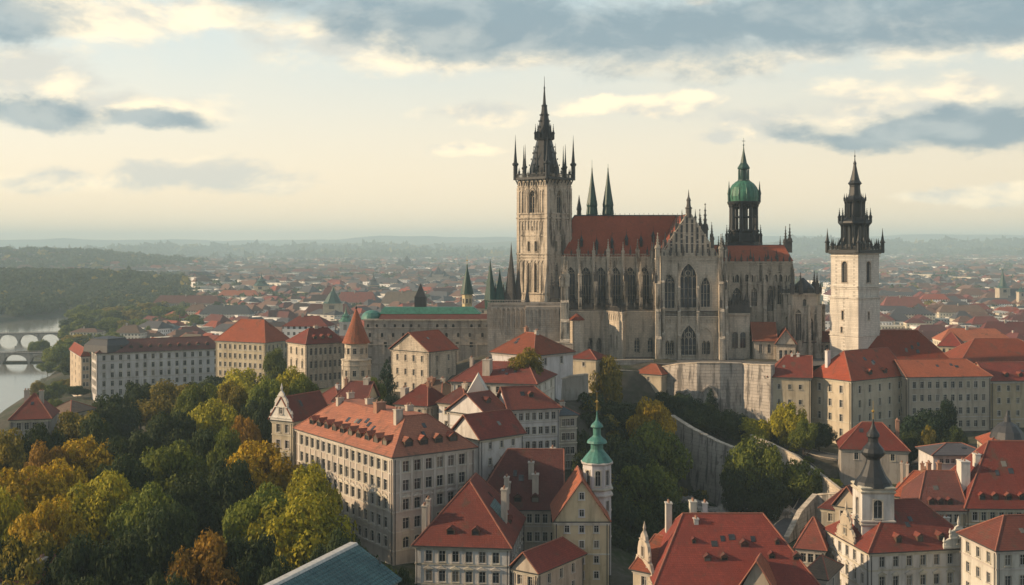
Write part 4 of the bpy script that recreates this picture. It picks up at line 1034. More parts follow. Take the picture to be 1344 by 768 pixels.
for k in range(12):
    a = k * math.pi / 6; pr = [(5.5, 262), (5.62, 256), (5.2, 249), (4.1, 243), (2.5, 238.3)]
    for (r1, p1), (r2, p2) in zip(pr, pr[1:]): d.tube((DX + r1 * math.cos(a), DY + r1 * math.sin(a), dz(p1)), (DX + r2 * math.cos(a), DY + r2 * math.sin(a), dz(p2)), .16, 0, 4)
d.build('dome', 'copper_green', dome_tower)
l = MB(); l.lathe(DX, DY, [(2.3, dz(238)), (2.3, dz(236.5)), (1.0, dz(236)), (1.0, dz(223)), (2.1, dz(222.5)), (2.3, dz(220.5)), (1.9, dz(218)), (1.2, dz(214)), (.75, dz(206)), (.3, dz(198)), (.07, dz(190)), (.05, dz(181))], 8, 0, R(22.5))
for k in range(8): a = R(22.5) + k * math.pi / 4; l.lathe(DX + 1.8 * math.cos(a), DY + 1.8 * math.sin(a), [(.28, dz(236)), (.22, dz(223))], 5)
l.lathe(DX, DY, [(.05, dz(192)), (.35, dz(190.5)), (.05, dz(189))], 6); l.box(WF, DX - .6, DX + .6, DY - .05, DY + .05, dz(185.5), dz(184.8)); l.build('lantern', 'copper_dark', dome_tower)
for s in (-1, 1):
    m = MB(); x = DX + s * 5.6; m.lathe(x, DY - 1.2, [(.45, dz(266)), (.5, dz(256)), (.65, dz(255)), (.3, dz(248)), (.04, dz(238))], 6); m.build('spirelet', 'copper_dark', dome_tower)
# west platform: stepped walls left of the tower with dark green spires
y = 392; m = MB()
m.box(WF, wx(640, y), wx(738, y), y, 405, 50, wz(398, y)); m.box(WF, wx(690, 388), wx(738, 388), 386, y, ZB - 6, wz(402, 388)); m.box(WF, wx(640, y) , wx(738, y) + .1, y - .3, y, wz(400, y), wz(397.5, y))
fq = Fr((wx(640, y), y - .31), (1, 0)); ribs(m, fq, 0, wx(738, y) - wx(640, y), 16, wz(430, y), wz(403, y), .35, .3); fq = Fr((wx(690, 386), 385.99), (1, 0)); ribs(m, fq, 0, wx(738, 386) - wx(690, 386), 9, wz(428, 386), wz(405, 386), .3, .3); balus(m, Fr((wx(640, y), y), (1, 0)), 0, wx(690, y) - wx(640, y), wz(398, y), 1.1, -.3); m.build('platform', 'stone_wall', CO)
for px, top, bas, r, mt in ((643.5, 340, 402, 2.3, 'copper_dark'), (656, 352, 400, 1.9, 'copper_dark'), (671, 318, 395, 1.8, 'stone_dark'), (667, 350, 398, 1.2, 'stone_dark'), (680, 345, 395, 1.3, 'stone_dark'), (650, 372, 402, 1.2, 'stone_dark'), (692, 372, 400, .9, 'stone_dark'), (661, 372, 402, 1.1, 'stone_dark')):
    y = 398; x = wx(px, y); t = MB(); zb, ztp = wz(bas, y), wz(top, y); H = ztp - zb
    t.lathe(x, y, [(r * .9, zb - 1), (r, zb + H * .12), (r * 1.08, zb + H * .13), (r * .8, zb + H * .35), (r * .45, zb + H * .62), (r * .16, zb + H * .84), (.04, ztp)], 6, 0, px)
    t.build('green_spire' if mt[0] == 'c' else 'spirelet', mt, CO)
for px, h in ((724, 9), (730, 12), (736, 10), (746, 9), (733, 7)): pin(CO, wx(px, 395), 395, wz(392, 395), h, 'stone_dark', 0, .95)
C.done()

# ================================================================ THE WHITE CLOCKLESS TOWER RIGHT OF THE CATHEDRAL
T2x, T2y = wx(1122, 382), 382.0
T = Th('watch_tower', 'tall white square tower with a black tiered spire, standing free beside the cathedral', 'tower', (T2x, T2y, 48), trim='stone_pale', frame='stone_dark')
th2 = R(54); h1, h2 = 5.75, 5.5
def z2(py): return wz(py, T2y)
wl = MB()
for k in range(4):
    fr = tfr(k, h1, T2x, T2y, th2); ws = []
    if k == 0: ws = [(h1 - .5, z2(419), .9, 3.0, 'arch'), (h1 - .9, z2(436), .8, 2.0, 'arch')]
    if k == 1: ws = [(h1 - .3, z2(419), .9, 2.8, 'arch')]
    T.facade(wl, fr, 2 * h1, 48, z2(390), ws, rev=.5)
    fr = tfr(k, h2, T2x, T2y, th2); ws = []
    if k < 2: ws = [(h2, z2(370.5), 2.3, z2(343) - z2(370.5), 'arch_louver')]
    T.facade(wl, fr, 2 * h2, z2(390), z2(331), ws, rev=.8)
wl.build('wall', 'stone_white', T.o)
for hf_, lst in ((h2, ((333.5, .5), (337, .25), (376.5, .35), (379, .2))), (h1, ((391, .35), (440, .25)))):
    for py, d in lst:
        m = MB()
        for k in range(4): m.box(tfr(k, hf_, T2x, T2y, th2), -d, 2 * hf_ + d, -.05, d, z2(py), z2(py) + .4)
        m.build('cornice', 'stone_white', T.o)
m = MB(); zg2 = z2(331)
for k in range(4):
    fr = tfr(k, h2 + 1.1, T2x, T2y, th2); U = 2 * h2 + 2.2
    m.box(fr, -.1, U + .1, -1.3, .1, zg2 - .3, zg2 + .6); balus(m, fr, 0, U, zg2 + .6, 1.5, -.2, 0, .42)
    for i in range(7): q = fr.p(U * (i + .5) / 7, -.1, 0); pinadd(m, q[0], q[1], zg2 + 1.2, 2.4 + (i % 2), 0, 1.5)
m.build('gallery', 'lead_black', T.o)
for k in range(4):
    q = tfr(k, h2 + .8, T2x, T2y, th2).p(0, 0, 0); m = MB()
    m.lathe(q[0], q[1], [(.7, zg2), (.65, zg2 + 3), (1.0, zg2 + 3.2), (.6, zg2 + 3.8), (.25, zg2 + 5.6), (.04, zg2 + 8)], 6); m.build('corner_spirelet', 'lead_black', T.o)
m = MB()
m.lathe(T2x, T2y, [(4.9, zg2 + .5), (4.7, z2(321)), (2.2, z2(320.5)), (2.2, z2(296)), (5.0, z2(295)), (5.4, z2(293)), (5.2, z2(290.5)), (3.3, z2(286)), (2.2, z2(285.5)), (2.2, z2(266)), (3.4, z2(265)), (3.7, z2(262.5)), (2.5, z2(259)), (2.0, z2(257)), (1.7, z2(246)), (1.75, z2(243)), (2.3, z2(241)), (1.6, z2(237)), (1.0, z2(228)), (.55, z2(219)), (.45, z2(216)), (.6, z2(215)), (.2, z2(211)), (.07, z2(204)), (.04, z2(197))], 8, 0, R(22.5))
for k in range(8):
    a = R(22.5) + k * math.pi / 4; ca, sa = math.cos(a), math.sin(a)
    m.lathe(T2x + 4.1 * ca, T2y + 4.1 * sa, [(.75, z2(321)), (.5, z2(319)), (.5, z2(298)), (.8, z2(295))], 5)
    m.lathe(T2x + 3.0 * ca, T2y + 3.0 * sa, [(.5, z2(287)), (.36, z2(285)), (.36, z2(268)), (.5, z2(265))], 5)
    pinadd(m, T2x + 5.0 * ca, T2y + 5.0 * sa, z2(292.5), 5.0, 0, 1.1); pinadd(m, T2x + 3.4 * ca, T2y + 3.4 * sa, z2(264), 2.6, 0, 1.2)
    m.tube((T2x + 5.8 * ca, T2y + 5.8 * sa, zg2 + 1), (T2x + 4.1 * ca, T2y + 4.1 * sa, z2(310)), .3, 0, 4)
m.lathe(T2x, T2y, [(.05, z2(206.5)), (.35, z2(205)), (.05, z2(203.5))], 6)
m.build('spire', 'lead_black', T.o); T.done()
# ================================================================ BUILDINGS ROUND THE PALACE TERRACE AND THE TOWN
# ---- foreground: the long palace
PAL = bld('palace', 'long five-storey cream palace with pink tiled roof and ten dormers, beside the park trees', 'palace', 516, 225, l=389, r=622, th=54, ze=wz(600, 225), z0=31,
          rise=6.6, trunc=7.0, wall='plaster_palace', rf='tile_pink', fl=6, st=3.75, nL=15, nR=6, ww=1.5, wh=2.2, top=1.1, styles=['rect', 'rect', 'rect_ped', 'rect_apron', 'arch', 'rect'],
          courses=(3.4, 7.2, 11.0, 14.9, 18.6), dL=10, dR=4, dt=.22, dsz=(1.9, 1.15), mg=1.6,
          ch=((.18, .30, 1.6, 1.1, 'chimney_plaster'), (.42, .38, 1.8, 1.5, 'chimney_brick'), (.62, .5, 1.4), (.8, .34, 1.0), (.3, .6, 1.4), (.9, .6, 1.3)))
m = MB(); fr = PAL.frL
for i in range(16): m.box(fr, 1.6 + (PAL.A - 3.2) * i / 15 - .22, 1.6 + (PAL.A - 3.2) * i / 15 + .22, 0, .12, PAL.ze - 11.0, PAL.ze - .85)
fr = PAL.frR
for i in range(7): m.box(fr, 1.6 + (PAL.B - 3.2) * i / 6 - .22, 1.6 + (PAL.B - 3.2) * i / 6 + .22, 0, .12, PAL.ze - 11.0, PAL.ze - .85)
m.build('pilaster', 'trim_pale', PAL.o)['kind'] = 'stuff'
# gabled pavilion closing its far end
def baroque_gable(mb, fr, u0, u1, z0, h, n=0.0, d=.5, m=0):
    c = (u0 + u1) / 2; w = (u1 - u0) / 2
    pr = [(1, 0), (1, .10), (.93, .14), (.86, .30), (.70, .42), (.56, .46), (.54, .60), (.44, .74), (.26, .82), (.22, .90), (.0, 1.0)]
    L = [(c - w * a, z0 + h * b) for a, b in pr]; Rr = [(c + w * a, z0 + h * b) for a, b in pr[:-1]][::-1]
    P = L + Rr; P = P[::-1]
    mb.prism([fr.p(u, n, z) for u, z in P], [fr.p(u, n + d, z) for u, z in P], m)
    for b, s in ((.10, 1.0), (.46, .56), (.82, .26)): mb.box(fr, c - w * s - .15, c + w * s + .15, n + d, n + d + .22, z0 + h * b - .12, z0 + h * b + .12, m)
    for a, b in ((.97, .10), (.56, .46)):
        for s in (-1, 1): x, y, _ = fr.p(c + s * w * a * .97, n + d / 2, 0); mb.lathe(x, y, [(.22, z0 + h * b), (.26, z0 + h * b + .5), (.12, z0 + h * b + .8), (.3, z0 + h * b + 1.1), (.03, z0 + h * b + 1.9)], 6, m)
    x, y, _ = fr.p(c, n + d / 2, 0); mb.lathe(x, y, [(.2, z0 + h), (.3, z0 + h + .5), (.03, z0 + h + 1.7)], 6, m)
def add_gable(T, fr, u0, u1, h, mat='plaster_white', win=None):
    m = MB(); baroque_gable(m, fr, u0, u1, T.ze - .1, h, .05); g = m.build('gable', mat, T.o)
    if win:
        me, pm = win_mesh(win[0], win[1], 'rect', T.trim, T.frame, .12)
        q = fr.p((u0 + u1) / 2, .68, T.ze + h * .22); place('window', me, T.o, q, fr.rz(), child=(('pane', pm),))
P2 = bld('pavilion', 'narrow pavilion with ornate white baroque gable at the far end of the pink-roofed palace', 'building', 385, 268.5, l=360, A=6.6, B=13, th=30, ye=553, z0=33, rise=5.5, ax='B', hK=0, hF=0,
         wall='plaster_palace', rf='tile_red', fl=4, st=3.7, nL=2, nR=2, ww=1.2, wh=1.9, sty='rect', courses=(3.5, 7.4))
add_gable(P2, P2.frL, -.1, P2.A + .1, 7.2, 'plaster_white', (1.0, 1.5))
# ---- foreground houses
T = bld('town_house', 'pale town house under a steep red pyramid roof, in front of the long palace', 'house', 668.5, 215, l=545, B=23, th=7, ye=719, z0=20, rise=10.5, ax='B', hK=9.2, hF=6,
        wall='plaster_white', rf='tile_red', fl=4, st=3.75, nL=6, nR=6, ww=1.25, wh=2.1, top=1.0, sty='rect', styles=['rect', 'rect_ped', 'rect_apron', 'rect'], courses=(3.5, 7.3), dL=2, dR=1, dt=.17, dsz=(1.5, 1.0), mg=1.3,
        ch=((.93, .28, -3.0, .8), (.93, .12, -3.4, .9), (.12, .40, -1.2, 1.1), (.97, .6, -2.6, .9), (.15, .75, -.5, .9), (.8, .9, -1.5, .8)))
b = MB(); fr = T.frR
for i, (u0, u1) in enumerate(((4, 8.5),)):                              # glazed skylight band on the right slope
    s = 10.5 / (9.0 + .6)
    p = [fr.p(u0 + 4, -2, T.ze + s * 2.6 + .12), fr.p(u1 + 6, -2, T.ze + s * 2.6 + .12), fr.p(u1 + 6, -4.8, T.ze + s * 5.4 + .12), fr.p(u0 + 4, -4.8, T.ze + s * 5.4 + .12)]
    b.prism([(x, y, z - .3) for x, y, z in p], p)
b.build('skylight', 'copper_teal', T.o)
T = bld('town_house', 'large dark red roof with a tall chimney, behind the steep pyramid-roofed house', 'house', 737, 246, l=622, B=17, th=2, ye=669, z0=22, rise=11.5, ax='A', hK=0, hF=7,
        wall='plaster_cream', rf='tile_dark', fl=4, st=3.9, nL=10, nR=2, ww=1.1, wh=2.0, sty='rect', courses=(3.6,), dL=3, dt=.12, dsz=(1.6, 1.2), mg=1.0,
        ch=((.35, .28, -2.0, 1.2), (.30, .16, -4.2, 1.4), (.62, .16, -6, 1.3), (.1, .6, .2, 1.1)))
T = bld('town_house', 'low wing with a small dark red roof beside the yellow gabled house', 'house', 706, 212, l=672, B=16, th=35, ze=wz(752, 212), z0=21, rise=3.5, ax='B', hK=0,
        wall='plaster_cream', rf='tile_red', fl=2, st=3.4, nL=2, nR=3)
T = bld('gabled_house', 'narrow yellow house with a pointed gable, left against the green-capped turret', 'house', 799, 228, l=728, B=14, th=0, ye=684, z0=26, rise=8.2, ax='B', hK=0, hF=0,
        wall='plaster_yellow', rf='tile_orange', fl=4, st=3.05, nL=3, nR=2, ww=.95, wh=1.45, top=.9, sty='rect', trim='plaster_white', mg=1.0, courses=(6.6,), ov=.45)
for z, n in ((.9, 1), (4.3, 1)):
    me, pm = win_mesh(.95, 1.4, 'rect', 'plaster_white', 'frame_white', .1); q = T.frL.p(T.A / 2, .11, T.ze + z); place('window', me, T.o, q, T.frL.rz(), child=(('pane', pm),))
# green-capped turret
def onion_tower(name, label, px, Y, z0, py_top, half, prof, mats, wall, bel=None, oct_=True, tiers=(), trim='trim_pale', wins=()):
    x, y = wx(px, Y), Y; zt = wz(py_top, Y)
    T = Th(name, label, 'turret' if 'turret' in name else 'tower', (x, y, z0), trim=trim)
    m = MB(); n = 8 if oct_ else 4
    rot = R(22.5) if oct_ else R(45); rr = half / math.cos(math.pi / n)
    for k in range(n):
        a0 = rot + 2 * math.pi * k / n; a1 = rot + 2 * math.pi * (k + 1) / n
        p0 = (x + rr * math.cos(a0), y + rr * math.sin(a0)); p1 = (x + rr * math.cos(a1), y + rr * math.sin(a1))
        fr = Fr(p0, (p1[0] - p0[0], p1[1] - p0[1])); U = math.hypot(p1[0] - p0[0], p1[1] - p0[1])
        if fr.n[1] > .35: T.facade(m, fr, U, z0, zt)
        else: T.facade(m, fr, U, z0, zt, [(U / 2, wz(b, Y), w, wz(t, Y) - wz(b, Y), st) for (t, b, w, st) in wins if w < U * .9], rev=.35)
    m.build('wall', wall, T.o)
    ev = rr
    for t in tiers:
        m = MB(); m.lathe(x, y, [(ev, wz(t, Y) - .35), (ev + .4, wz(t, Y) - .1), (ev + .45, wz(t, Y) + .15), (ev, wz(t, Y) + .3)], n, 0, rot); m.build('cornice', trim, T.o)
    m = MB(); m.lathe(x, y, [(r * Y / F, wz(p, Y)) for r, p in prof], 16 if oct_ else 12, 0, rot); m.build('cap', mats, T.o)
    m = MB(); r, p = prof[-1]; z = wz(p, Y); m.lathe(x, y, [(.09, z - .3), (.05, z + 1.2), (.3, z + 1.45), (.3, z + 1.65), (.04, z + 1.9), (.03, z + 3.6)], 6); m.build('finial', 'gold', T.o)
    T.done(); return T
onion_tower('turret', 'slender turret with a tiered green copper cap, right of the yellow gabled house', 783.5, 238, 24, 606, 2.85,
            [(20.5, 607), (20, 604), (14.5, 597), (10, 592), (8.2, 589), (8.2, 583), (13.5, 581), (12.5, 578), (6.5, 573), (5.2, 571), (5.2, 562), (8.5, 560), (7.0, 557), (2.0, 552), (.8, 545), (.4, 537)], 'copper_pale', 'plaster_white',
            wins=((615, 635, 1.1, 'arch'), (655, 668, .8, 'rect'), (690, 703, .8, 'rect')), tiers=(606.5, 640, 648))
# teal metal roof at the bottom edge
T = bld('hall', 'large hall under a teal standing-seam metal roof at the bottom edge of the view', 'hall', 522, 182.5, l=463, B=44, A=16.5, th=-21, ze=wz(760, 182.5), z0=25, rise=5.8, ax='B', hK=0, hF=0, wall='plaster_grey', rf='copper_teal', fl=2, st=4, nL=3, nR=0) if False else None
def hall():
    a = Vector((wx(463, 185), 185)); d = Vector((-8.8, -23)).normalized(); pr = Vector((-d.y, d.x))   # pr points to camera right-front
    if pr.x < 0: pr = -pr
    zr = wz(713, 185); L = 62; w = 8.8; ze = zr - 5.0
    K = a + pr * w; T = Th('hall', 'large hall under a teal standing-seam metal roof at the bottom edge of the view', 'hall', (a.x, a.y, 25))
    P = lambda s, l, z: (a.x + pr.x * s + d.x * l, a.y + pr.y * s + d.y * l, z)
    m = MB()
    for s0, s1, l0, l1 in ((-w + .5, w - .5, .4, L - .4),): m.prism([P(s0, l0, 25), P(s1, l0, 25), P(s1, l1, 25), P(s0, l1, 25)], [P(s0, l0, ze), P(s1, l0, ze), P(s1, l1, ze), P(s0, l1, ze)])
    for l in (.4, L - .4): m.poly([P(-w + .5, l, ze), P(w - .5, l, ze), P(0, l, zr - .1)])
    m.build('wall', 'plaster_grey', T.o)
    m = MB()
    for s in (-1, 1): m.prism([P(s * .7, -.2, zr - .5), P(s * w, -.2, ze - .2), P(s * w, L, ze - .2), P(s * .7, L, zr - .5)], [P(s * .7, -.2, zr - .2), P(s * w, -.2, ze + .1), P(s * w, L, ze + .1), P(s * .7, L, zr - .2)], 0)
    for i in range(int(L / .62)):
        for s in (-1, 1): m.tube(P(s * 1.0, i * .62, zr - .17), P(s * w, i * .62, ze + .13), .05, 0, 4)
    for i in range(1, 12):
        f = i / 12
        m.tube(P(1 + (w - 1) * f, 0, zr - .18 + (ze + .28 - zr) * f), P(1 + (w - 1) * f, L, zr - .18 + (ze + .28 - zr) * f), .04, 0, 4)
    m.build('roof', 'copper_teal', T.o)
    m = MB(); m.prism([P(-.9, -.3, zr - .25), P(.9, -.3, zr - .25), P(.9, L, zr - .25), P(-.9, L, zr - .25)], [P(-.6, -.3, zr + .1), P(.6, -.3, zr + .1), P(.6, L, zr + .1), P(-.6, L, zr + .1)]); m.build('sunlit_strip', 'frame_white', T.o)  # pale colour along the ridge stands for sunlight on the left slope
    for i in range(2):
        q = P((-6, 5)[i], .2, ze); m = MB(); m.lathe(q[0], q[1], [(.5, q[2]), (.3, q[2] + 1.2), (.5, q[2] + 1.5), (.15, q[2] + 2.4), (.03, q[2] + 3.6)], 8); m.build('finial', 'stone_dark', T.o)
hall()
# right foreground: large red roof with a cream baroque gable at its left end
BR = bld('town_house', 'big plain red roof with three white chimneys behind its ridge, beside the white corner building', 'house', 1072, 200, l=862, B=22, th=0, ze=35.5, z0=20, rise=10.0, ax='A', hK=7, hF=6.2,
         wall='plaster_cream', rf='tile_red', fl=3, st=3.7, nL=8, nR=5, ww=1.1, wh=1.9, sty='rect', dL=0, courses=(3.6,),
         ch=((.86, .62, 1.6, 1.1, 'plaster_white'), (.70, .60, 2.0, 1.2, 'plaster_white'), (.62, .6, 1.7, .8, 'plaster_white'), (.70, .44, -.4, .8, 'plaster_white')))
s = 10.0 / 11.6
for u, i, w in ((9.5, 3.2, 1.2), (12.5, 3.3, 1.2), (21, 3.6, 1.1), (16.5, 5.4, 1.4), (7.5, 6.0, .7), (25.5, 3.4, 1.5), (22.5, 5.8, .8)):
    mbd, pm = dormer_mesh(w, .8, s); q = BR.frL.p(u, -i, BR.ze + s * (i + .6) - .1); kk = ('s', w)
    if kk not in WIN: WIN[kk] = mbd.mesh('dormer', ['tile_dark', 'frame_brown'])
    place('dormer', WIN[kk], BR.o, q, BR.frL.rz(), child=(('pane', pm),))
T = bld('gabled_house', 'cream house showing a curved baroque gable end beside the big plain red roof', 'house', 858, 205, l=835, A=4.2, B=17, th=38, ze=wz(752, 205), z0=20, rise=4.5, ax='A', hK=0, hF=0, wall='plaster_cream', rf='tile_orange', fl=3, st=3.6, nL=1, nR=4, ww=1.0, wh=1.7)
fr = Fr((wx(831, 213), 213), (wx(858, 203.5) - wx(831, 213), 203.5 - 213))
T2 = Th('gable_wall', 'sunlit scrolled cream gable at the end of the big plain red roof', 'gable', fr.p(4, 0, 20)); m = MB(); U = 9.6
m.box(fr, 0, U, -.6, 0, 20, 33.5); baroque_gable(m, fr, 0, U, 33.5, 9.5, -.6, .6); m.build('gable', 'plaster_cream', T2.o)
for u, z in ((3.4, 35), (6.2, 35), (4.8, 38.4), (2, 30), (4.8, 30), (7.6, 30)):
    me, pm = win_mesh(1.0, 1.7, 'rect', 'trim_pale', 'frame_brown', .1); place('window', me, T2.o, fr.p(u, .1, z), fr.rz(), child=(('pane', pm),))
T = bld('lean_to', 'small orange gabled dormer house in front of the big plain red roof', 'house', 1012, 197, l=975, B=7, th=20, ze=wz(772, 197), z0=26, rise=4.6, ax='B', hK=0, wall='plaster_cream', rf='tile_orange', fl=1, nL=1, nR=1)
T = bld('shed', 'low shed with mossy brown roof between the big red roof and white corner building', 'shed', 1084, 205, l=1054, B=10, th=30, ze=wz(760, 205), z0=23, rise=2.8, ax='A', wall='plaster_grey', rf='tile_brown', fl=1, nL=1, nR=1)
T = bld('town_house', 'small house with a rounded red roof at the back left of the white corner building', 'house', 1082, 228, l=1046, B=12, th=20, ze=wz(722, 228), z0=24, rise=5, ax='A', wall='plaster_cream', rf='tile_red', fl=2, nL=3, nR=2)
# ---- white corner building with the onion tower
WB = bld('corner_building', 'white corner building with a dark onion-domed tower on it, lower right', 'building', 1141, 215, l=1085, r=1281, th=80, ye=725, z0=19, rise=7.6, ax='B', hK=9, hF=7,
         wall='plaster_white', rf='tile_red', fl=4, st=3.75, nL=5, nR=7, ww=1.1, wh=2.0, top=1.0, styles=['rect', 'rect_ped', 'rect_apron', 'arch'], courses=(3.5, 7.3), dR=3, dt=.16, dsz=(1.2, 1.1), mg=1.2,
         ch=((.55, .97, -4, 1.1, 'plaster_white'),))
add_gable(WB, WB.frR, WB.B * .68, WB.B * .97, 4.6, 'plaster_white', (.8, 1.2))
add_gable(WB, WB.frL, WB.A * .30, WB.A * .72, 6.2, 'plaster_cream', (1.0, 1.7))
onion_tower('bell_turret', 'square white belfry with a dark onion spire rising from the white corner building', 1146, 224, 30, 636, 3.1,
            [(24.5, 637), (22.5, 631), (16.8, 624), (13.0, 616), (10.0, 609), (8.5, 603), (9.5, 601), (14.0, 597), (15.0, 593), (13.0, 588), (8.5, 583), (6.5, 580), (6.5, 575), (8.5, 572.5), (8.0, 569), (4.0, 563), (1.8, 557), (.7, 550)], 'lead_black', 'plaster_white', oct_=False,
            wins=((652, 676, 1.7, 'arch'), (693, 704, 1.1, 'rect')), tiers=(637, 642, 680, 684))
# ---- right edge houses
T = bld('town_house', 'cream house with a big red roof reaching the right edge, behind the white corner building', 'house', 1420, 251, l=1268, B=22, th=2, ye=668, z0=22, rise=13.0, ax='A', hK=8, hF=9,
        wall='plaster_ochre', rf='tile_red', fl=4, st=3.75, nL=12, nR=4, ww=1.1, wh=1.9, top=.9, sty='rect', courses=(3.5, 7.2), dL=7, dt=.12, dsz=(1.3, 1.1), mg=1.0, ch=((.93, .30, -3.6, 2.0, 'plaster_white'), (.78, .40, -2.4, 1.2, 'plaster_white')))
T = bld('town_house', 'ochre house with a lower dark red roof and three dormers, beside the tallest red-roofed one', 'house', 1267, 252, l=1206, B=16, th=2, ye=670, z0=22, rise=7.2, ax='A', hK=0, hF=4,
        wall='plaster_ochre', rf='tile_dark', fl=4, st=3.75, nL=5, nR=2, ww=1.1, wh=1.9, top=.9, sty='rect', courses=(3.5, 7.2), dL=3, dt=.14, dsz=(1.3, 1.0), ch=((.2, .7, 1.4, .9, 'chimney_brick'), (.4, .75, 1.2, .8, 'chimney_brick')))
T = bld('town_house', 'low orange-roofed house with several thin chimneys, behind the onion-domed tower', 'house', 1222, 262, l=1172, B=13, th=25, ye=655, z0=23, rise=5, ax='A', hK=0, hF=4, wall='plaster_cream', rf='tile_orange', fl=2, nL=3, nR=2,
        ch=((.85, .5, 1.8, .6, 'chimney_plaster'), (.7, .5, 1.6, .6, 'chimney_plaster'), (.3, .5, 2, .7, 'chimney_brick'), (.2, .3, 1.4, .7, 'chimney_brick')))
T = bld('town_house', 'small orange hip-roofed house tucked between two dark red roofs on the right', 'house', 1290, 262, l=1262, B=14, th=35, ye=632, z0=24, rise=4.2, ax='B', hK=5, hF=5, wall='plaster_cream', rf='tile_orange', fl=2, nL=2, nR=2)
T = bld('town_house', 'pale corner house with a shallow red roof at the bottom right edge', 'house', 1308, 203, A=12, B=16, th=82, ye=722, z0=20, rise=4.6, ax='B', hK=5, hF=5, wall='plaster_white', rf='tile_red', fl=4, st=3.7, nL=3, nR=5, ww=1.2, wh=1.9, sty='rect', courses=(3.5,), mg=.8)
T = bld('town_house', 'dark low roofs between the white corner building and the bottom right house', 'house', 1306, 228, l=1283, B=14, th=20, ye=735, z0=21, rise=4, ax='B', wall='plaster_cream', rf='tile_dark', fl=2, nL=2, nR=2)
T = bld('domed_house', 'house with a grey glazed dome on its roof near the right edge', 'house', 1344, 300, l=1298, B=14, th=10, ye=588, z0=30, rise=3.5, ax='A', wall='plaster_cream', rf='tile_orange', fl=3, nL=4, nR=2, ww=1, wh=1.7, ch=((.35, .4, 1.2, .8, 'chimney_brick'),))
x, y = wx(1322, 306), 306; m = MB(); z = wz(570, y); m.lathe(x, y, [(4.2, z - 3.5), (4.3, z - 1.2), (4.5, z - 1), (3.9, z + .8), (2.6, z + 2.4), (1.0, z + 3.4), (.8, z + 4.6), (.5, z + 5.0), (.05, z + 6.5)], 12); m.build('dome', 'slate_dark', T.o)
T = bld('town_house', 'long low house with flat pale dormers behind the tall right-edge roof', 'house', 1300, 275, l=1225, B=10, th=0, ye=597, z0=30, rise=2.0, ax='A', wall='plaster_white', rf='tile_slate', fl=1, nL=8, nR=2, ww=1, wh=1.1) 
T = bld('town_house', 'small red roof at the foot of the castle wing, behind the gilded spire', 'house', 1192, 305, l=1104, B=12, th=12, ye=592, z0=29, rise=6.5, ax='A', hK=6, hF=6, wall='plaster_grey', rf='tile_red', fl=1, nL=3, nR=2, ch=((.12, .5, 1.0, .9, 'chimney_brick'),))
T = bld('town_house', 'low dark red roof beside the curved retaining wall above the big plain roof', 'house', 1118, 262, l=1078, B=10, th=35, ye=672, z0=26, rise=4, ax='A', wall='plaster_grey', rf='tile_dark', fl=1, nL=2, nR=2)
T = bld('town_house', 'red gabled roofs squeezed behind the left shoulder of the white corner building', 'house', 1130, 245, l=1096, B=12, th=40, ye=668, z0=25, rise=4.5, ax='B', hK=0, wall='plaster_cream', rf='tile_red', fl=2, nL=2, nR=2)
# ---- castle wing right of the rampart
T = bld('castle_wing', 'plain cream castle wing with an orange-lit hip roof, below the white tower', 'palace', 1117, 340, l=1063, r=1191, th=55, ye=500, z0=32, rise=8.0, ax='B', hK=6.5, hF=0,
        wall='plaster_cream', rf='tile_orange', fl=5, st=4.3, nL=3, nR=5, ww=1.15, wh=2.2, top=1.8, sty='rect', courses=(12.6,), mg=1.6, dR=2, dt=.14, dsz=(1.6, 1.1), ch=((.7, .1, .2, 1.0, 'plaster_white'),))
T = bld('castle_wing', 'narrow windowless end of the castle wing under a dull red roof, against the rampart', 'palace', 1064, 347, l=1009, B=16, th=14, ye=496, z0=34, rise=6.0, ax='A', hK=0, hF=5,
        wall='plaster_cream', rf='tile_red', fl=4, st=4.6, nL=3, nR=0, ww=.9, wh=1.5, top=2.2, sty='rect', mg=1.5, ch=((.3, .5, .8, .9, 'plaster_white'), (.45, .5, .6, .7, 'plaster_white')))
T = bld('castle_wing', 'tall back block of the castle with a very high dark red hip roof', 'palace', 1266, 371, l=1126, B=20, th=1, ye=489, z0=40, rise=13.0, ax='A', hK=12, hF=7, wall='plaster_cream', rf='tile_nave', fl=1, nL=0, nR=0)
T = bld('castle_wing', 'long castle wing with ten window bays under a low dark red roof', 'palace', 1191, 349, r=1300, A=15, th=84, ze=wz(495, 349), z0=34, rise=4.6, ax='B', hK=0, hF=4,
        wall='plaster_cream', rf='tile_nave', fl=5, st=4.0, nL=2, nR=10, ww=1.15, wh=2.0, top=1.5, sty='rect', courses=(12.4,), mg=1.0)
T = bld('castle_wing', 'ochre castle wing with small windows running off the right edge', 'palace', 1301, 356, r=1420, A=16, th=84, ze=wz(500, 356), z0=35, rise=5.0, ax='B', hK=0,
        wall='plaster_ochre', rf='tile_red', fl=5, st=3.9, nL=2, nR=9, ww=1.0, wh=1.7, top=1.5, sty='rect', courses=(12,), mg=1.0, dR=5, dt=.2, dsz=(1.2, 1.0))
T = bld('town_house', 'white house with a broad red hip roof behind the castle wing on the right', 'house', 1395, 430, l=1262, B=24, th=3, ye=476, z0=36, rise=8.0, ax='A', hK=12, hF=9, wall='plaster_white', rf='tile_orange', fl=3, st=4, nL=11, nR=3)
T = bld('town_house', 'small cream house standing between the broad hip-roofed house and the white tower', 'house', 1262, 470, l=1232, B=14, th=25, ye=455, z0=36, rise=5.5, ax='A', wall='plaster_yellow', rf='tile_red', fl=3, st=4, nL=3, nR=3)
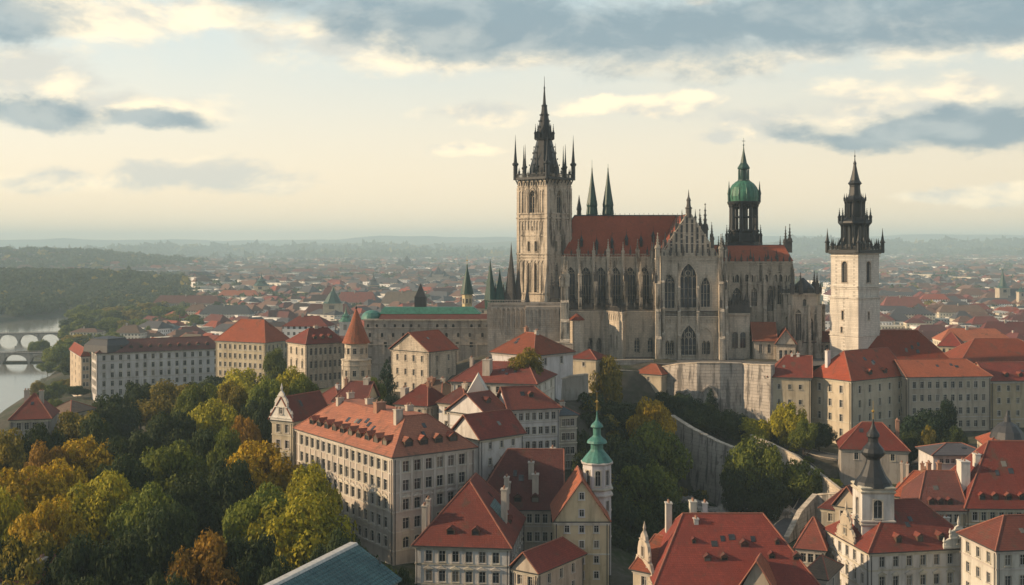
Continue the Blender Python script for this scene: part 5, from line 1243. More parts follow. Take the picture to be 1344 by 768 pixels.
T = bld('chapel', 'low red-roofed chapel with a white gable between the cathedral and the white tower', 'chapel', 1044, 378, l=1019, B=13, th=12, ye=452, z0=54, rise=5.0, ax='B', hK=0, hF=0, wall='stone_pale', rf='tile_red', fl=1, st=4, nL=3, nR=2, ww=1.0, wh=3.0, top=2.0, sty='arch', trim='stone_pale')
T = bld('chapel', 'small side chapel with a sunlit red roof leaning on the choir', 'chapel', 1018, 382, l=990, B=10, th=5, ye=448, z0=54, rise=6.0, ax='A', hK=0, hF=0, wall='stone_pale', rf='tile_orange', fl=1, nL=2, nR=1, ww=1.1, wh=3.0, sty='arch', trim='stone_pale')
T = bld('chapel', 'flat wing with a small red roof joining the cathedral to the white tower', 'chapel', 1093, 388, l=1056, B=9, th=3, ye=449, z0=53, rise=3.2, ax='A', hK=0, hF=0, wall='stone_wall', rf='tile_red', fl=1, nL=4, nR=1, ww=1.1, wh=2.8, sty='arch', trim='stone_pale')
# ---- white houses in the middle
T = bld('villa', 'white villa with a bright red hip roof directly below the cathedral', 'villa', 700, 322, l=646, r=752, th=44, ye=467, z0=48, rise=5.6, ax='A', hK=7, hF=5.5, wall='plaster_white', rf='tile_orange', fl=1, st=3.5, nL=0, nR=2, ww=1.1, wh=2.0, ch=((.75, .6, 1.4, .8, 'chimney_brick'), (.4, .5, .9, .8, 'chimney_plaster')))
T = bld('town_house', 'white house with a long low red roof behind a stepped gable, below the villa', 'house', 703, 298, l=592, r=728, th=15, ye=504, z0=40, rise=4.4, ax='A', hK=5, hF=5, wall='plaster_white', rf='tile_red', fl=3, st=3.5, nL=8, nR=3, ww=1.0, wh=1.6, sty='rect', mg=1, courses=(3.4,), ch=((.62, .2, 1.4, 2.0, 'chimney_plaster'), (.9, .5, 1.0, .8), (.3, .5, .8, .8)))
m = MB(); fr = Fr((wx(612, 288), 288), (1, 0)); U = 5.6; z = wz(518, 288)
m.prism([fr.p(0, 0, z), fr.p(U, 0, z), fr.p(U / 2, 0, z + 4.8)][::-1], [fr.p(0, -8, z), fr.p(U, -8, z), fr.p(U / 2, -8, z + 4.8)][::-1]); m.box(fr, 0, U, -8, 0, 38, z); m.build('gable', 'plaster_white', T.o)
T = bld('town_house', 'white house with a blank gable wall and skylit red roof, below the stepped gable', 'house', 640, 274, l=588, r=667, th=42, ze=wz(546, 274), z0=33, rise=4.8, ax='B', hK=0, hF=0, wall='plaster_white', rf='tile_red', fl=5, st=3.6, nL=0, nR=3, ww=1.0, wh=1.9, sty='rect', courses=(3.5, 7.2), mg=.8, dR=1, dt=.5, dsz=(1.5, .9))
T = bld('town_house', 'white terraced house with a steep red roof, joined right of the blank-gabled house', 'house', 668, 278, r=734, A=10, th=72, ze=wz(538, 278), z0=33, rise=5.0, ax='B', hK=0, hF=5, wall='plaster_white', rf='tile_red', fl=5, st=3.5, nL=2, nR=7, ww=1.0, wh=1.8, sty='rect', styles=['rect', 'rect', 'arch', 'rect', 'rect'], courses=(3.4, 7, 10.5), mg=.6, dR=1, dt=.5, dsz=(1.3, .9))
T = bld('town_house', 'grey shaded house with roof-terrace clutter at the right end of the white terrace', 'house', 734, 283, r=757, A=9, th=72, ze=wz(545, 283), z0=34, rise=1.6, ax='B', wall='plaster_grey', rf='tile_slate', fl=4, st=3.5, nL=2, nR=3, ww=1.0, wh=1.8, sty='rect', courses=(3.4, 7), mg=.5, ch=((.3, .2, .8, .7), (.6, .6, 1.0, .8)))
T = bld('town_house', 'narrow dark red roof with a white side wall, right behind the long palace', 'house', 630, 256, l=592, B=13, th=48, ze=wz(577, 256), z0=34, rise=5, ax='B', hK=0, hF=0, wall='plaster_white', rf='tile_red', fl=3, nL=2, nR=3, ww=.9, wh=1.5)
T = bld('town_house', 'low house with a dark red roof and a brick chimney, beside the dark fir', 'house', 560, 292, l=520, B=12, th=25, ye=533, z0=38, rise=4.6, ax='A', hK=3, hF=4, wall='plaster_cream', rf='tile_red', fl=2, nL=3, nR=3, ww=.9, wh=1.5, ch=((.95, .3, -.6, 1.4, 'chimney_plaster'), (.3, .5, .8, .8, 'chimney_brick')))
T = bld('town_house', 'low house with brown mossy roof and broad chimney, behind the pink palace roof', 'house', 578, 312, l=536, B=12, th=20, ye=522, z0=40, rise=4.0, ax='A', hK=2, hF=4, wall='plaster_cream', rf='tile_brown', fl=2, nL=3, nR=2, ch=((.5, .4, .9, 1.6, 'chimney_brick'), (.2, .5, .7, .9)))
T = bld('town_house', 'small house with a dark roof and light chimney, left of the stepped gable', 'house', 610, 288, l=576, B=10, th=30, ye=531, z0=38, rise=3.8, ax='A', wall='plaster_white', rf='tile_dark', fl=2, nL=2, nR=2, ch=((.4, .5, 1.0, .9, 'chimney_plaster'),))
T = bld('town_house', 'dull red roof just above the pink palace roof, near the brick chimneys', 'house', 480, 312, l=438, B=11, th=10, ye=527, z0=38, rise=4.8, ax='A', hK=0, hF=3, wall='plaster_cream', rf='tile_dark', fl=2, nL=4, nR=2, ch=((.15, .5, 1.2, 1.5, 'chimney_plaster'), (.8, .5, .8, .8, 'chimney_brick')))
T = bld('town_house', 'small dark red roof between the long palace and the yellow-green park tree', 'house', 445, 318, l=408, B=10, th=25, ye=531, z0=37, rise=4.2, ax='A', wall='plaster_cream', rf='tile_red', fl=2, nL=3, nR=2, ch=((.4, .5, .8, .8, 'plaster_white'),))
T = bld('outhouse', 'small dull red roof at the left foot of the gabled pavilion', 'house', 362, 285, l=342, B=9, th=30, ye=598, z0=32, rise=3.4, ax='A', wall='plaster_pink', rf='tile_dark', fl=1, nL=1, nR=1)
T = bld('garden_house', 'pale house with an orange roof wedged under the cathedral terrace wall', 'house', 868, 362, l=834, B=8, th=35, ye=492, z0=46, rise=2.8, ax='A', hK=4, hF=3.5, wall='plaster_cream', rf='tile_orange', fl=1, nL=1, nR=1, ww=.8, wh=1.2)
T = bld('garden_house', 'little red lean-to roof right of the bright red villa', 'house', 782, 348, l=750, B=8, th=30, ye=472, z0=50, rise=2.6, ax='A', wall='plaster_cream', rf='tile_red', fl=1, nL=1, nR=1, ww=.8, wh=1.2)
# ---- tan house, turret and palaces left of the cathedral
T = bld('tan_house', 'tan stone house with a bright orange gabled roof in front of the long grey palace', 'house', 563, 372, l=513, r=599, th=38, ye=462, z0=45, rise=6.0, ax='B', hK=0, hF=0, wall='stone_pale', rf='tile_orange', fl=3, st=4.6, nL=4, nR=2, ww=1.0, wh=2.0, top=1.5, sty='rect', mg=1.2, trim='stone_pale')
q = T.frR.p(T.B / 2, 0, 0)
x, y = wx(467.5, 392), 392.0
T = Th('round_turret', 'round stone turret with a tall pointed orange cone roof, left of the long grey palace', 'turret', (x, y, 44), trim='stone_pale')
def z3(p): return wz(p, y)
m = MB()
for k in range(10):
    a0, a1 = 2 * math.pi * k / 10, 2 * math.pi * (k + 1) / 10
    for r_, b_, t_, ws_ in ((4.0, z3(472), z3(449), ((460.5, .0),)), (5.0, 44, z3(472), ((489, 0),))):
        p0 = (x + r_ * math.cos(a0), y + r_ * math.sin(a0)); p1 = (x + r_ * math.cos(a1), y + r_ * math.sin(a1)); fr = Fr(p0, (p1[0] - p0[0], p1[1] - p0[1])); U = math.hypot(p1[0] - p0[0], p1[1] - p0[1])
        ws = [(U / 2, z3(w + 3.5), 1.2, 2.0, 'rect') for w, _ in ws_] if fr.n[1] < .3 else []
        T.facade(m, fr, U, b_, t_, ws, rev=.4)
m.lathe(x, y, [(5.0, z3(472.01)), (3.9, z3(471))], 10); m.build('wall', 'stone_pale', T.o)
for p, r_ in ((450, 4.3), (472, 5.3), (479, 5.2)):
    m = MB(); m.lathe(x, y, [(r_ - .4, z3(p) - .3), (r_, z3(p) - .1), (r_, z3(p) + .25), (r_ - .4, z3(p) + .3)], 10); m.build('cornice', 'stone_pale', T.o)
m = MB(); m.lathe(x, y, [(4.9, z3(450)), (4.4, z3(446)), (2.2, z3(426)), (.9, z3(412)), (.12, z3(405))], 20); m.build('cone_roof', 'tile_orange', T.o)
m = MB(); m.lathe(x, y, [(.2, z3(406)), (.4, z3(404)), (.06, z3(402)), (.04, z3(396))], 6); m.build('finial', 'lead_black', T.o); T.done()
T = bld('palace', 'weathered tan palace with pilasters and a patchy red roof, left of the pointed orange turret', 'palace', 402, 420, l=377, r=452, th=52, ye=452, z0=42, rise=5.2, ax='B', hK=5, hF=3, wall='stone_pale', rf='tile_red', fl=3, st=4.8, nL=3, nR=7, ww=1.1, wh=2.6, top=1.6, sty='rect', styles=['arch', 'rect_ped', 'rect'], courses=(5, 10), mg=1, dR=3, dt=.3, dsz=(1.4, 1.0), trim='stone_pale', ch=((.5, .5, 1.0, 1.0),))
m = MB()
for i in range(8): u = 1 + (T.B - 2) * i / 7; m.box(T.frR, u - .25, u + .25, 0, .25, 43, T.ze - .9)
m.build('pilaster', 'stone_pale', T.o)['kind'] = 'stuff'
# long grey palace with scattered openings
Yp = 430.0; x0, x1 = wx(478, Yp), wx(668, Yp); zeP = wz(419, Yp)
T = Th('long_palace', 'long windowed grey stone palace with a green and dark red roof, left below the cathedral', 'palace', ((x0 + x1) / 2, Yp + 8, 46), trim='stone_wall', frame='stone_dark')
fr = Fr((x0, Yp), (1, 0)); U = x1 - x0; m = MB(); r_ = random.Random(4); ws = []
for row, (py, hh) in enumerate(((425.5, 1.2), (437, 1.6), (449, 2.0), (468, 2.6))):
    n = (17, 13, 10, 9)[row]
    for i in range(n):
        u = U * (i + .5 + r_.uniform(-.12, .12)) / n
        if r_.random() < .85: ws.append((u, wz(py, Yp) - hh, .95 if row < 2 else 1.2, hh, 'rect' if row > 1 else 'arch'))
T.facade(m, fr, U, 44, zeP, ws, rev=.45)
m.box(fr, 0, U, -16, -1, 44, zeP - .05)
for u in range(0, int(U), 7): m.box(fr, u, u + .7, 0, .35, 44, wz(452, Yp))
for p in (431, 453, 478): m.box(fr, -.1, U + .1, 0, .3, wz(p, Yp), wz(p, Yp) + .35)
m.build('wall', 'stone_wall', T.o)
m = MB(); m.box(fr, -.3, U + .3, 0, .6, zeP - .5, zeP + .02); m.build('cornice', 'stone_pale', T.o)
xa, xb = wx(497, Yp), wx(652, Yp); zm = wz(412, 434); zt_ = wz(403, 438)
m = MB(); m.poly([(xa, Yp - .5, zeP), (xb, Yp - .5, zeP), (xb - 3, 434, zm), (xa + .5, 434, zm)]); m.poly([(xb, Yp - .5, zeP), (xb, 447, zeP), (xb - 3, 444, zm), (xb - 3, 434, zm)]); m.poly([(xa, 447, zeP), (xa, Yp - .5, zeP), (xa + .5, 434, zm), (xa + .5, 444, zm)]); m.build('roof', 'tile_dark', T.o)
m = MB(); m.prism([(xa - .2, 433.6, zm), (xb - 6, 433.6, zm), (xb - 6, 444.3, zm), (xa - .2, 444.3, zm)], [(xa + 1.2, 436.5, zt_), (xb - 9, 436.5, zt_), (xb - 9, 441, zt_), (xa + 1.2, 441, zt_)]); m.build('copper_roof', 'copper_roof', T.o)
m = MB(); xc = wx(488, 436); m.lathe(xc, 437, [(4.2, zeP - .4), (4.0, zeP + .8), (3.2, zeP + 2.0), (1.8, zeP + 2.8), (.3, zeP + 3.1)], 16); m.build('dome', 'copper_pale', T.o)
xq = wx(552, 440); m = MB(); m.box(WF, xq - 2.2, xq + 2.2, 438, 443, zt_ - .5, zt_ + 4); m.lathe(xq, 440.5, [(2.9, zt_ + 4), (1.6, zt_ + 6.2), (.1, zt_ + 9)], 4, 0, R(45)); m.build('roof_turret', 'slate_dark', T.o); T.done()
onion_tower('stone_turret', 'small tan turret with a dark needle roof standing behind the long grey palace', 613, 450, 50, 385, 1.9,
            [(9, 386), (8, 381), (4.2, 366), (1.2, 353), (.5, 347)], 'copper_dark', 'plaster_yellow', wins=((392, 398, .8, 'arch'),), tiers=(386,))
# ---- white and cream palaces further left
T = bld('riverside_palace', 'long white palace with dark red attic roof and slate corner dome, by the river', 'palace', 127, 545, A=17, r=292, th=62, ye=464, z0=18, rise=5.6, ax='B', hK=8, hF=5, wall='plaster_white', rf='tile_dark', fl=5, st=4.1, nL=5, nR=15, ww=1.4, wh=2.4, top=1.2, sty='rect', styles=['rect', 'rect', 'rect_ped', 'rect', 'rect'], courses=(4, 12.3), mg=1.4, dR=11, dt=.3, dsz=(1.6, 1.0))
m = MB(); q = T.ab(T.A * .5, 6.5, 0); m.lathe(q[0], q[1], [(11.5, T.ze + .3), (11.0, T.ze + 3.5), (8.0, T.ze + 6.0), (8.0, T.ze + 6.6), (1, T.ze + 7.6)], 4, 0, R(45 - 28)); m.build('dome', 'slate_dark', T.o)
T = bld('town_house', 'narrow sandy house with an orange roof at the left end of the riverside palace', 'house', 107, 572, l=92, r=118, th=62, ye=468, z0=16, rise=4, ax='A', wall='plaster_ochre', rf='tile_orange', fl=4, st=4, nL=3, nR=2, ww=1.2, wh=2.1)
T = bld('cream_palace', 'cream palace with small windows under a tall orange-red roof, beside the white riverside palace', 'palace', 348, 480, l=283, r=380, th=26, ye=450, z0=28, rise=9.0, ax='A', hK=7, hF=7, wall='plaster_cream', rf='tile_orange', fl=4, st=3.8, nL=9, nR=5, ww=1.1, wh=2.0, top=1.3, sty='rect', courses=(3.7, 11), mg=1.2, dL=0)
T = bld('edge_house', 'house with a dark red hip roof at the left edge above the orange trees', 'house', 14, 322, A=14, r=66, th=76, ye=551, z0=27, rise=6.4, ax='B', hK=7, hF=5, wall='plaster_grey', rf='tile_red', fl=3, st=3.8, nL=3, nR=4, ww=1.2, wh=2.0, ch=((.5, .3, 1.2, .9), (.4, .7, 1.0, .8)))
T = bld('edge_house', 'small brown-roofed house between the edge house and the olive trees', 'house', 92, 352, l=62, B=12, th=15, ye=543, z0=26, rise=3.2, ax='A', wall='plaster_cream', rf='tile_brown', fl=1, nL=3, nR=1)
T = bld('edge_house', 'little dull red roof half hidden by trees in the bottom left corner', 'house', 48, 176, l=-6, B=9, th=8, ye=764, z0=30, rise=3.0, ax='A', hK=0, wall='plaster_grey', rf='tile_dark', fl=1, nL=2, nR=1, ch=((.3, .6, .8, .8), (.02, .2, .4, .9)))
T = bld('garden_hall', 'flat pale roof in front of the riverside palace', 'pavilion', 262, 505, l=215, B=16, th=20, ye=523, z0=25, rise=.6, ax='A', wall='plaster_white', rf='trim_pale', fl=1, nL=5, nR=2)
T = bld('garden_hall', 'low pink roof peeking over the trees right of the flat pale roof', 'house', 300, 495, l=270, B=14, th=25, ye=515, z0=26, rise=5.0, ax='A', wall='plaster_cream', rf='tile_pink', fl=1, nL=2, nR=2)

# ================================================================ WALLS AND STREETS BELOW THE CATHEDRAL
def wallrun(name, label, pts, th_=1.0, mat='stone_rampart', cap=True, cat='wall', arches=()):
    """pts: (x, y, ztop, zbot)"""
    x, y = pts[len(pts) // 2][:2]; T = Th(name, label, cat, (x, y, min(p[3] for p in pts)), trim='stone_rampart', frame='stone_dark'); m = MB(); c = MB()
    for i, (a, b) in enumerate(zip(pts, pts[1:])):
        fr = Fr(a[:2], (b[0] - a[0], b[1] - a[1])); U = math.hypot(b[0] - a[0], b[1] - a[1]); n = th_
        bat = .04 * (a[2] - a[3])
        m.poly([fr.p(0, bat, a[3]), fr.p(U, bat, b[3]), fr.p(U, 0, b[2]), fr.p(0, 0, a[2])]); m.poly([fr.p(0, -n, a[3]), fr.p(U, -n, b[3]), fr.p(U, -n, b[2]), fr.p(0, -n, a[2])])
        m.poly([fr.p(0, 0, a[2]), fr.p(U, 0, b[2]), fr.p(U, -n, b[2]), fr.p(0, -n, a[2])]); m.poly([fr.p(U, bat, b[3]), fr.p(U, 0, b[2]), fr.p(U, -n, b[2]), fr.p(U, -n, b[3])]); m.poly([fr.p(0, bat, a[3]), fr.p(0, 0, a[2]), fr.p(0, -n, a[2]), fr.p(0, -n, a[3])])
        if cap:
            c.prism([fr.p(0, .2, a[2]), fr.p(U, .2, b[2]), fr.p(U, -n - .1, b[2]), fr.p(0, -n - .1, a[2])], [fr.p(0, .2, a[2] + .3), fr.p(U, .2, b[2] + .3), fr.p(U, -n - .1, b[2] + .3), fr.p(0, -n - .1, a[2] + .3)])
        for (ai, u, z, w, h) in arches:
            if ai == i:
                archband(m, fr, u * U, z, w, h, .5, .5 + bat * .6)
    m.build('wall_face', mat, T.o)
    if cap: c.build('coping', 'stone_pale', T.o)
    return T
def pt(px, Y, pyt, zb): return (wx(px, Y), Y, wz(pyt, Y), zb)
wallrun('rampart', 'high curved stone rampart with blind arches under the cathedral choir', [pt(850, 376, 489, 44), pt(868, 368, 482, 42), pt(890, 361, 478, 40), pt(915, 357, 477, 38), pt(945, 356, 477, 37), pt(975, 357, 478, 36), pt(982, 355, 479, 36), pt(1012, 349, 480, 35)], 2.0,
        arches=((2, .5, 42, 4.0, 7.5), (3, .5, 42, 5.0, 9.0)))
m = MB(); P_ = [(850, 376, 489), (868, 368, 482), (890, 361, 478), (915, 357, 477), (945, 356, 477), (975, 357, 478), (982, 355, 479), (1012, 349, 480)]
m.poly([(wx(a, b), b + 1, 56.6) for a, b, c in P_] + [(wx(1100, 372), 372, 56.6), (wx(1100, 400), 400, 56.6), (wx(850, 400), 400, 56.6)])
tag(m.build('rampart_terrace', 'cobble', org=(0, 0, 0)), kind='structure')
wallrun('terrace_wall', 'long low stone terrace wall in front of the cathedral aisle', [pt(752, 372, 474, 46), pt(790, 372, 474, 45), pt(830, 373, 473, 45), pt(858, 374, 473, 45)], 1.0, 'stone_wall')
m = MB(); m.poly([(wx(640, 373), 373, 56.7), (wx(862, 373), 373, 56.7), (wx(862, 402), 402, 56.7), (wx(640, 402), 402, 56.7)]); tag(m.build('aisle_terrace', 'cobble', org=(0, 0, 0)), kind='structure')
wallrun('terrace_wall', 'upper grey terrace wall between the long palace and the cathedral pier', [pt(660, 396, 430, 44), pt(700, 394, 429, 44), pt(738, 390, 428, 46)], 1.4, 'stone_wall')
wallrun('terrace_wall', 'lower grey wall with a dark string course, left of the ragged pier', [pt(664, 376, 448, 42), pt(700, 376, 447, 42), pt(752, 374, 452, 44)], 1.0, 'stone_wall')
wallrun('terrace_wall', 'crenellated pale wall behind the white terrace houses', [pt(728, 330, 500, 40), pt(752, 332, 494, 40), pt(772, 334, 492, 40)], 1.2, 'plaster_grey')
wallrun('castle_wall', 'pale wall stepping up right of the white houses, behind the yellow-topped tree', [pt(772, 362, 488, 42), pt(806, 364, 486, 42), pt(850, 368, 489, 42)], 1.0, 'stone_rampart')
wallrun('hill_wall', 'long stone retaining wall slanting down the wooded slope below the rampart', [pt(880, 338, 546, 24), pt(905, 328, 562, 22), pt(940, 318, 580, 20), pt(975, 310, 594, 20), pt(1003, 306, 602, 21)], 1.2, 'stone_rampart')
wallrun('road_wall', 'curved parapet wall on the outer side of the hill street', [pt(985, 328, 572, 28), pt(1012, 318, 583, 26), pt(1042, 309, 598, 24), pt(1075, 298, 622, 22), pt(1103, 285, 644, 20)], .5, 'stone_pale')
wallrun('garden_wall', 'tall pale curved retaining wall beside the lower street', [pt(1035, 268, 706, 16), pt(1052, 276, 672, 18), pt(1072, 284, 650, 20), pt(1100, 280, 648, 20)], 1.0, 'stone_rampart')
def street(name, pts, mat='asphalt', kerb=True):
    m = MB(); k = MB(); L = []; Rr = []
    for i, (x, y, w) in enumerate(pts):
        a = pts[max(0, i - 1)]; b = pts[min(len(pts) - 1, i + 1)]; d = Vector((b[0] - a[0], b[1] - a[1])).normalized(); n = Vector((-d.y, d.x))
        z = max(gz(x, y), gz(x + n.x * w / 2, y + n.y * w / 2), gz(x - n.x * w / 2, y - n.y * w / 2)) + .35
        L.append((x + n.x * w / 2, y + n.y * w / 2, z)); Rr.append((x - n.x * w / 2, y - n.y * w / 2, z))
    for i in range(len(pts) - 1):
        m.prism([(p[0], p[1], p[2] - 3) for p in (L[i], L[i + 1], Rr[i + 1], Rr[i])], [L[i], L[i + 1], Rr[i + 1], Rr[i]])
        for S in (L, Rr):
            a, b = Vector(S[i]), Vector(S[i + 1]); k.tube(a + Vector((0, 0, .05)), b + Vector((0, 0, .05)), .16, 0, 4)
    tag(m.build(name, mat, org=(0, 0, 0)), kind='structure'); tag(k.build(name + '_kerb', 'stone_pale', org=(0, 0, 0)), kind='structure')
def sm(pts, n=6):
    out = []
    P = [pts[0]] + pts + [pts[-1]]
    for i in range(1, len(P) - 2):
        for j in range(n):
            t = j / n; out.append(tuple(.5 * ((2 * P[i][k]) + (-P[i-1][k] + P[i+1][k]) * t + (2*P[i-1][k] - 5*P[i][k] + 4*P[i+1][k] - P[i+2][k]) * t*t + (-P[i-1][k] + 3*P[i][k] - 3*P[i+1][k] + P[i+2][k]) * t**3) for k in range(3)))
    out.append(pts[-1]); return out
def sp3(px, Y, w): return (wx(px, Y), Y, w)
street('street', sm([sp3(975, 345, 5), sp3(1010, 334, 6), sp3(1050, 322, 7), sp3(1085, 308, 7), sp3(1110, 296, 7), sp3(1150, 290, 6), sp3(1200, 300, 6)]))
street('lower_street', sm([sp3(990, 255, 5), sp3(1012, 268, 5.5), sp3(1035, 282, 6), sp3(1060, 294, 6), sp3(1085, 308, 5)]))
street('lane', sm([sp3(720, 262, 5), sp3(690, 252, 5), sp3(640, 248, 4), sp3(560, 205, 5), sp3(540, 190, 5)]), 'cobble')
street('court', sm([sp3(1060, 333, 6), sp3(1110, 326, 7), sp3(1160, 322, 7), sp3(1220, 330, 7)]), 'cobble')

# ================================================================ BRIDGES
def bridge(label, py, pxs, pxe, Y0_, Y1_, arch_n, deck_w=9, h=9):
    x0, x1 = wx(pxs, Y0_), wx(pxe, Y1_); fr = Fr((x0, Y0_), (x1 - x0, Y1_ - Y0_)); L = math.hypot(x1 - x0, Y1_ - Y0_)
    T = Th('bridge', label, 'bridge', fr.p(L / 2, -deck_w / 2, 0)); zt = h; m = MB(); bay = L / arch_n; pw = 1.3
    for n0 in (0, -deck_w):
        for i in range(arch_n):
            u0 = i * bay; k = 10
            for j in range(k):
                ua = u0 + pw / 2 + (bay - pw) * j / k; ub = u0 + pw / 2 + (bay - pw) * (j + 1) / k
                fa = math.sqrt(max(0, 1 - (2 * j / k - 1) ** 2)); fb_ = math.sqrt(max(0, 1 - (2 * (j + 1) / k - 1) ** 2)); hh = (zt - 1.3)
                m.poly([fr.p(ua, n0, .5 + fa * hh), fr.p(ub, n0, .5 + fb_ * hh), fr.p(ub, n0, zt), fr.p(ua, n0, zt)])
                if n0 == 0: m.poly([fr.p(ua, 0, .5 + fa * hh), fr.p(ub, 0, .5 + fb_ * hh), fr.p(ub, -deck_w, .5 + fb_ * hh), fr.p(ua, -deck_w, .5 + fa * hh)])
    for i in range(arch_n + 1): m.box(fr, i * bay - pw / 2, i * bay + pw / 2, -deck_w - .5, .5, -3, 3.0); m.box(fr, i * bay - pw / 2, i * bay + pw / 2, -deck_w, 0, 3.0, zt - .01)
    m.build('arches', 'stone_wall', T.o)
    m = MB(); m.box(fr, -1, L + 1, -deck_w - .3, .3, zt, zt + .5); m.build('deck', 'cobble', T.o)
    m = MB(); balus(m, fr, -1, L + 1, zt + .5, 1.2, 0, 0, 2.0); balus(m, fr, -1, L + 1, zt + .5, 1.2, -deck_w, 0, 2.0); m.build('parapet', 'stone_pale', T.o)
    for i in range(arch_n):
        m = MB(); q = fr.p((i + .5) * bay, -.3, 0); m.lathe(q[0], q[1], [(.14, zt + .5), (.1, zt + 5), (.4, zt + 5.2), (.5, zt + 5.9), (.05, zt + 6.3)], 5); m.build('lamp_post', 'iron', T.o)
bridge('farther pale arched bridge across the river at the left edge', 440, -60, 79, 1106, 1128, 5, 8, 8.0)
bridge('nearer dark arched bridge across the river at the left edge', 465, -70, 73, 908, 920, 4, 8, 8.0)
for (px, Y, rx, ry, lab) in ((50, 1010, 24, 16, 'a'), (30, 925, 60, 9, 'b')):
    x = wx(px, Y); ang = np.linspace(0, 2 * math.pi, 24, endpoint=False); m = MB(); rr = random.Random(3)
    b = [(x + rx * math.cos(a) * rr.uniform(.85, 1.1), Y + ry * math.sin(a) * rr.uniform(.85, 1.1), 0) for a in ang]
    m.prism([(p[0], p[1], -2) for p in b], [(x + (p[0] - x) * .85, Y + (p[1] - Y) * .85, .9) for p in b]); tag(m.build('island', 'earth', org=(0, 0, 0)), kind='structure')
# ================================================================ TREES
def quads_mesh(name, P, N, S, mats, rs, mi=None, asp=1.0):
    """leaf faces at points P facing roughly N with half size S"""
    n = len(P); N = N / np.linalg.norm(N, axis=1, keepdims=True)
    a = rs.normal(size=(n, 3)); a -= (a * N).sum(1, keepdims=True) * N; a /= np.linalg.norm(a, axis=1, keepdims=True)
    b = np.cross(N, a); S = S[:, None]
    tip = P + a * S * 1.25 * asp; l = P + b * S * .8 - N * S * .25; r = P - b * S * .8 - N * S * .25; base = P - a * S * 1.05 * asp
    v = np.stack([tip, l, base, r], 1).reshape(-1, 3); me = bpy.data.meshes.new(name)
    me.vertices.add(len(v)); me.vertices.foreach_set('co', v.ravel().astype(np.float32))
    me.loops.add(n * 4); me.loops.foreach_set('vertex_index', np.arange(n * 4).astype(np.int32))
    me.polygons.add(n); me.polygons.foreach_set('loop_start', (np.arange(n) * 4).astype(np.int32))
    for m_ in mats: me.materials.append(MATS[m_])
    if mi is not None: me.polygons.foreach_set('material_index', mi.astype(np.int32))
    me.update(calc_edges=True); return me
def crown_mesh(seed, nl, leaf, shape='round', clumps=46):
    rs = np.random.RandomState(seed)
    C_ = []; Rr = []
    for i in range(clumps):
        while True:
            p = rs.uniform(-1, 1, 3); d = np.linalg.norm(p)
            if .45 < d < .9: break
        if shape == 'round':
            p[2] *= .95
            if p[2] < -.35: p[:2] *= .8
            C_.append([p[0] * .80, p[1] * .80, .5 + p[2] * .42]); Rr.append(rs.uniform(.17, .33))
        elif shape == 'tall':
            z = rs.uniform(.08, .93); w = .85 * math.sin(math.pi * min(1, z * .75 + .22)) * rs.uniform(.3, .8); a = rs.uniform(0, 6.28)
            C_.append([w * math.cos(a), w * math.sin(a), z]); Rr.append(rs.uniform(.14, .25))
        else:
            z = rs.uniform(.05, .97) ** 1.15; w = .82 * (1 - z) ** .8 * rs.uniform(.4, 1); a = rs.uniform(0, 6.28)
            C_.append([w * math.cos(a), w * math.sin(a), z]); Rr.append((.06 + .16 * (1 - z)) * rs.uniform(.8, 1.2))
    if shape == 'cone': C_.append([0, 0, .95]); Rr.append(.05)
    C_ = np.array(C_); Rr = np.array(Rr)
    pr = Rr ** 2 / (Rr ** 2).sum(); k = rs.choice(len(C_), nl, p=pr)
    d = rs.normal(size=(nl, 3)); d /= np.linalg.norm(d, axis=1, keepdims=True)
    zs = .62 if shape != 'cone' else .5
    rad = Rr[k] * (1 - np.abs(rs.normal(0, .17, nl)))
    # finer sub-clumps so that the surface breaks up
    P = C_[k] + d * rad[:, None] * np.array([1, 1, zs]) + rs.normal(0, .012, (nl, 3))
    bump_ = np.sin(P[:, 0] * 23 + seed) * np.sin(P[:, 1] * 21 + 2) * np.sin(P[:, 2] * 30 + 1)
    P += d * (bump_ * .03)[:, None]
    N = d + np.array([0, 0, .35]) + rs.normal(0, .55, (nl, 3))
    S = leaf * rs.uniform(.55, 1.35, nl)
    keep = P[:, 2] > 0.0
    return quads_mesh('crown', P[keep], N[keep], S[keep], ['leaf_green'], rs)
CROWN = {'round': [crown_mesh(s, 13000, .030) for s in range(5)], 'tall': [crown_mesh(20 + s, 9000, .025, 'tall') for s in range(2)],
         'cone': [crown_mesh(40 + s, 7000, .022, 'cone', 90) for s in range(2)], 'small': [crown_mesh(60 + s, 3200, .052, 'round', 26) for s in range(4)], 'tiny': [crown_mesh(80 + s, 900, .095, 'round', 14) for s in range(3)]}
def trunk_mesh(seed):
    r = random.Random(seed); m = MB(); a = (0, 0, -.04); rad = .045
    for i in range(4):
        b = (a[0] + r.uniform(-.02, .02), a[1] + r.uniform(-.02, .02), a[2] + .19); m.tube(a, b, rad, 0, 6, rad * .75)
        if i > 0:
            for _ in range(3):
                t = r.uniform(0, 6.28); e = (b[0] + math.cos(t) * .2, b[1] + math.sin(t) * .2, b[2] + .16); m.tube(b, e, rad * .45, 0, 4, rad * .12)
        a = b; rad *= .75
    return m.mesh('trunk', ['bark'])
TRUNK = [trunk_mesh(i) for i in range(3)]
TN = [0]
LEAFW = {'dark': 'dark green', 'green': 'green', 'lime': 'bright yellow-green', 'olive': 'olive', 'gold': 'golden yellow', 'rust': 'rusty orange', 'pine': 'dark blue-green', 'far': 'dull green'}
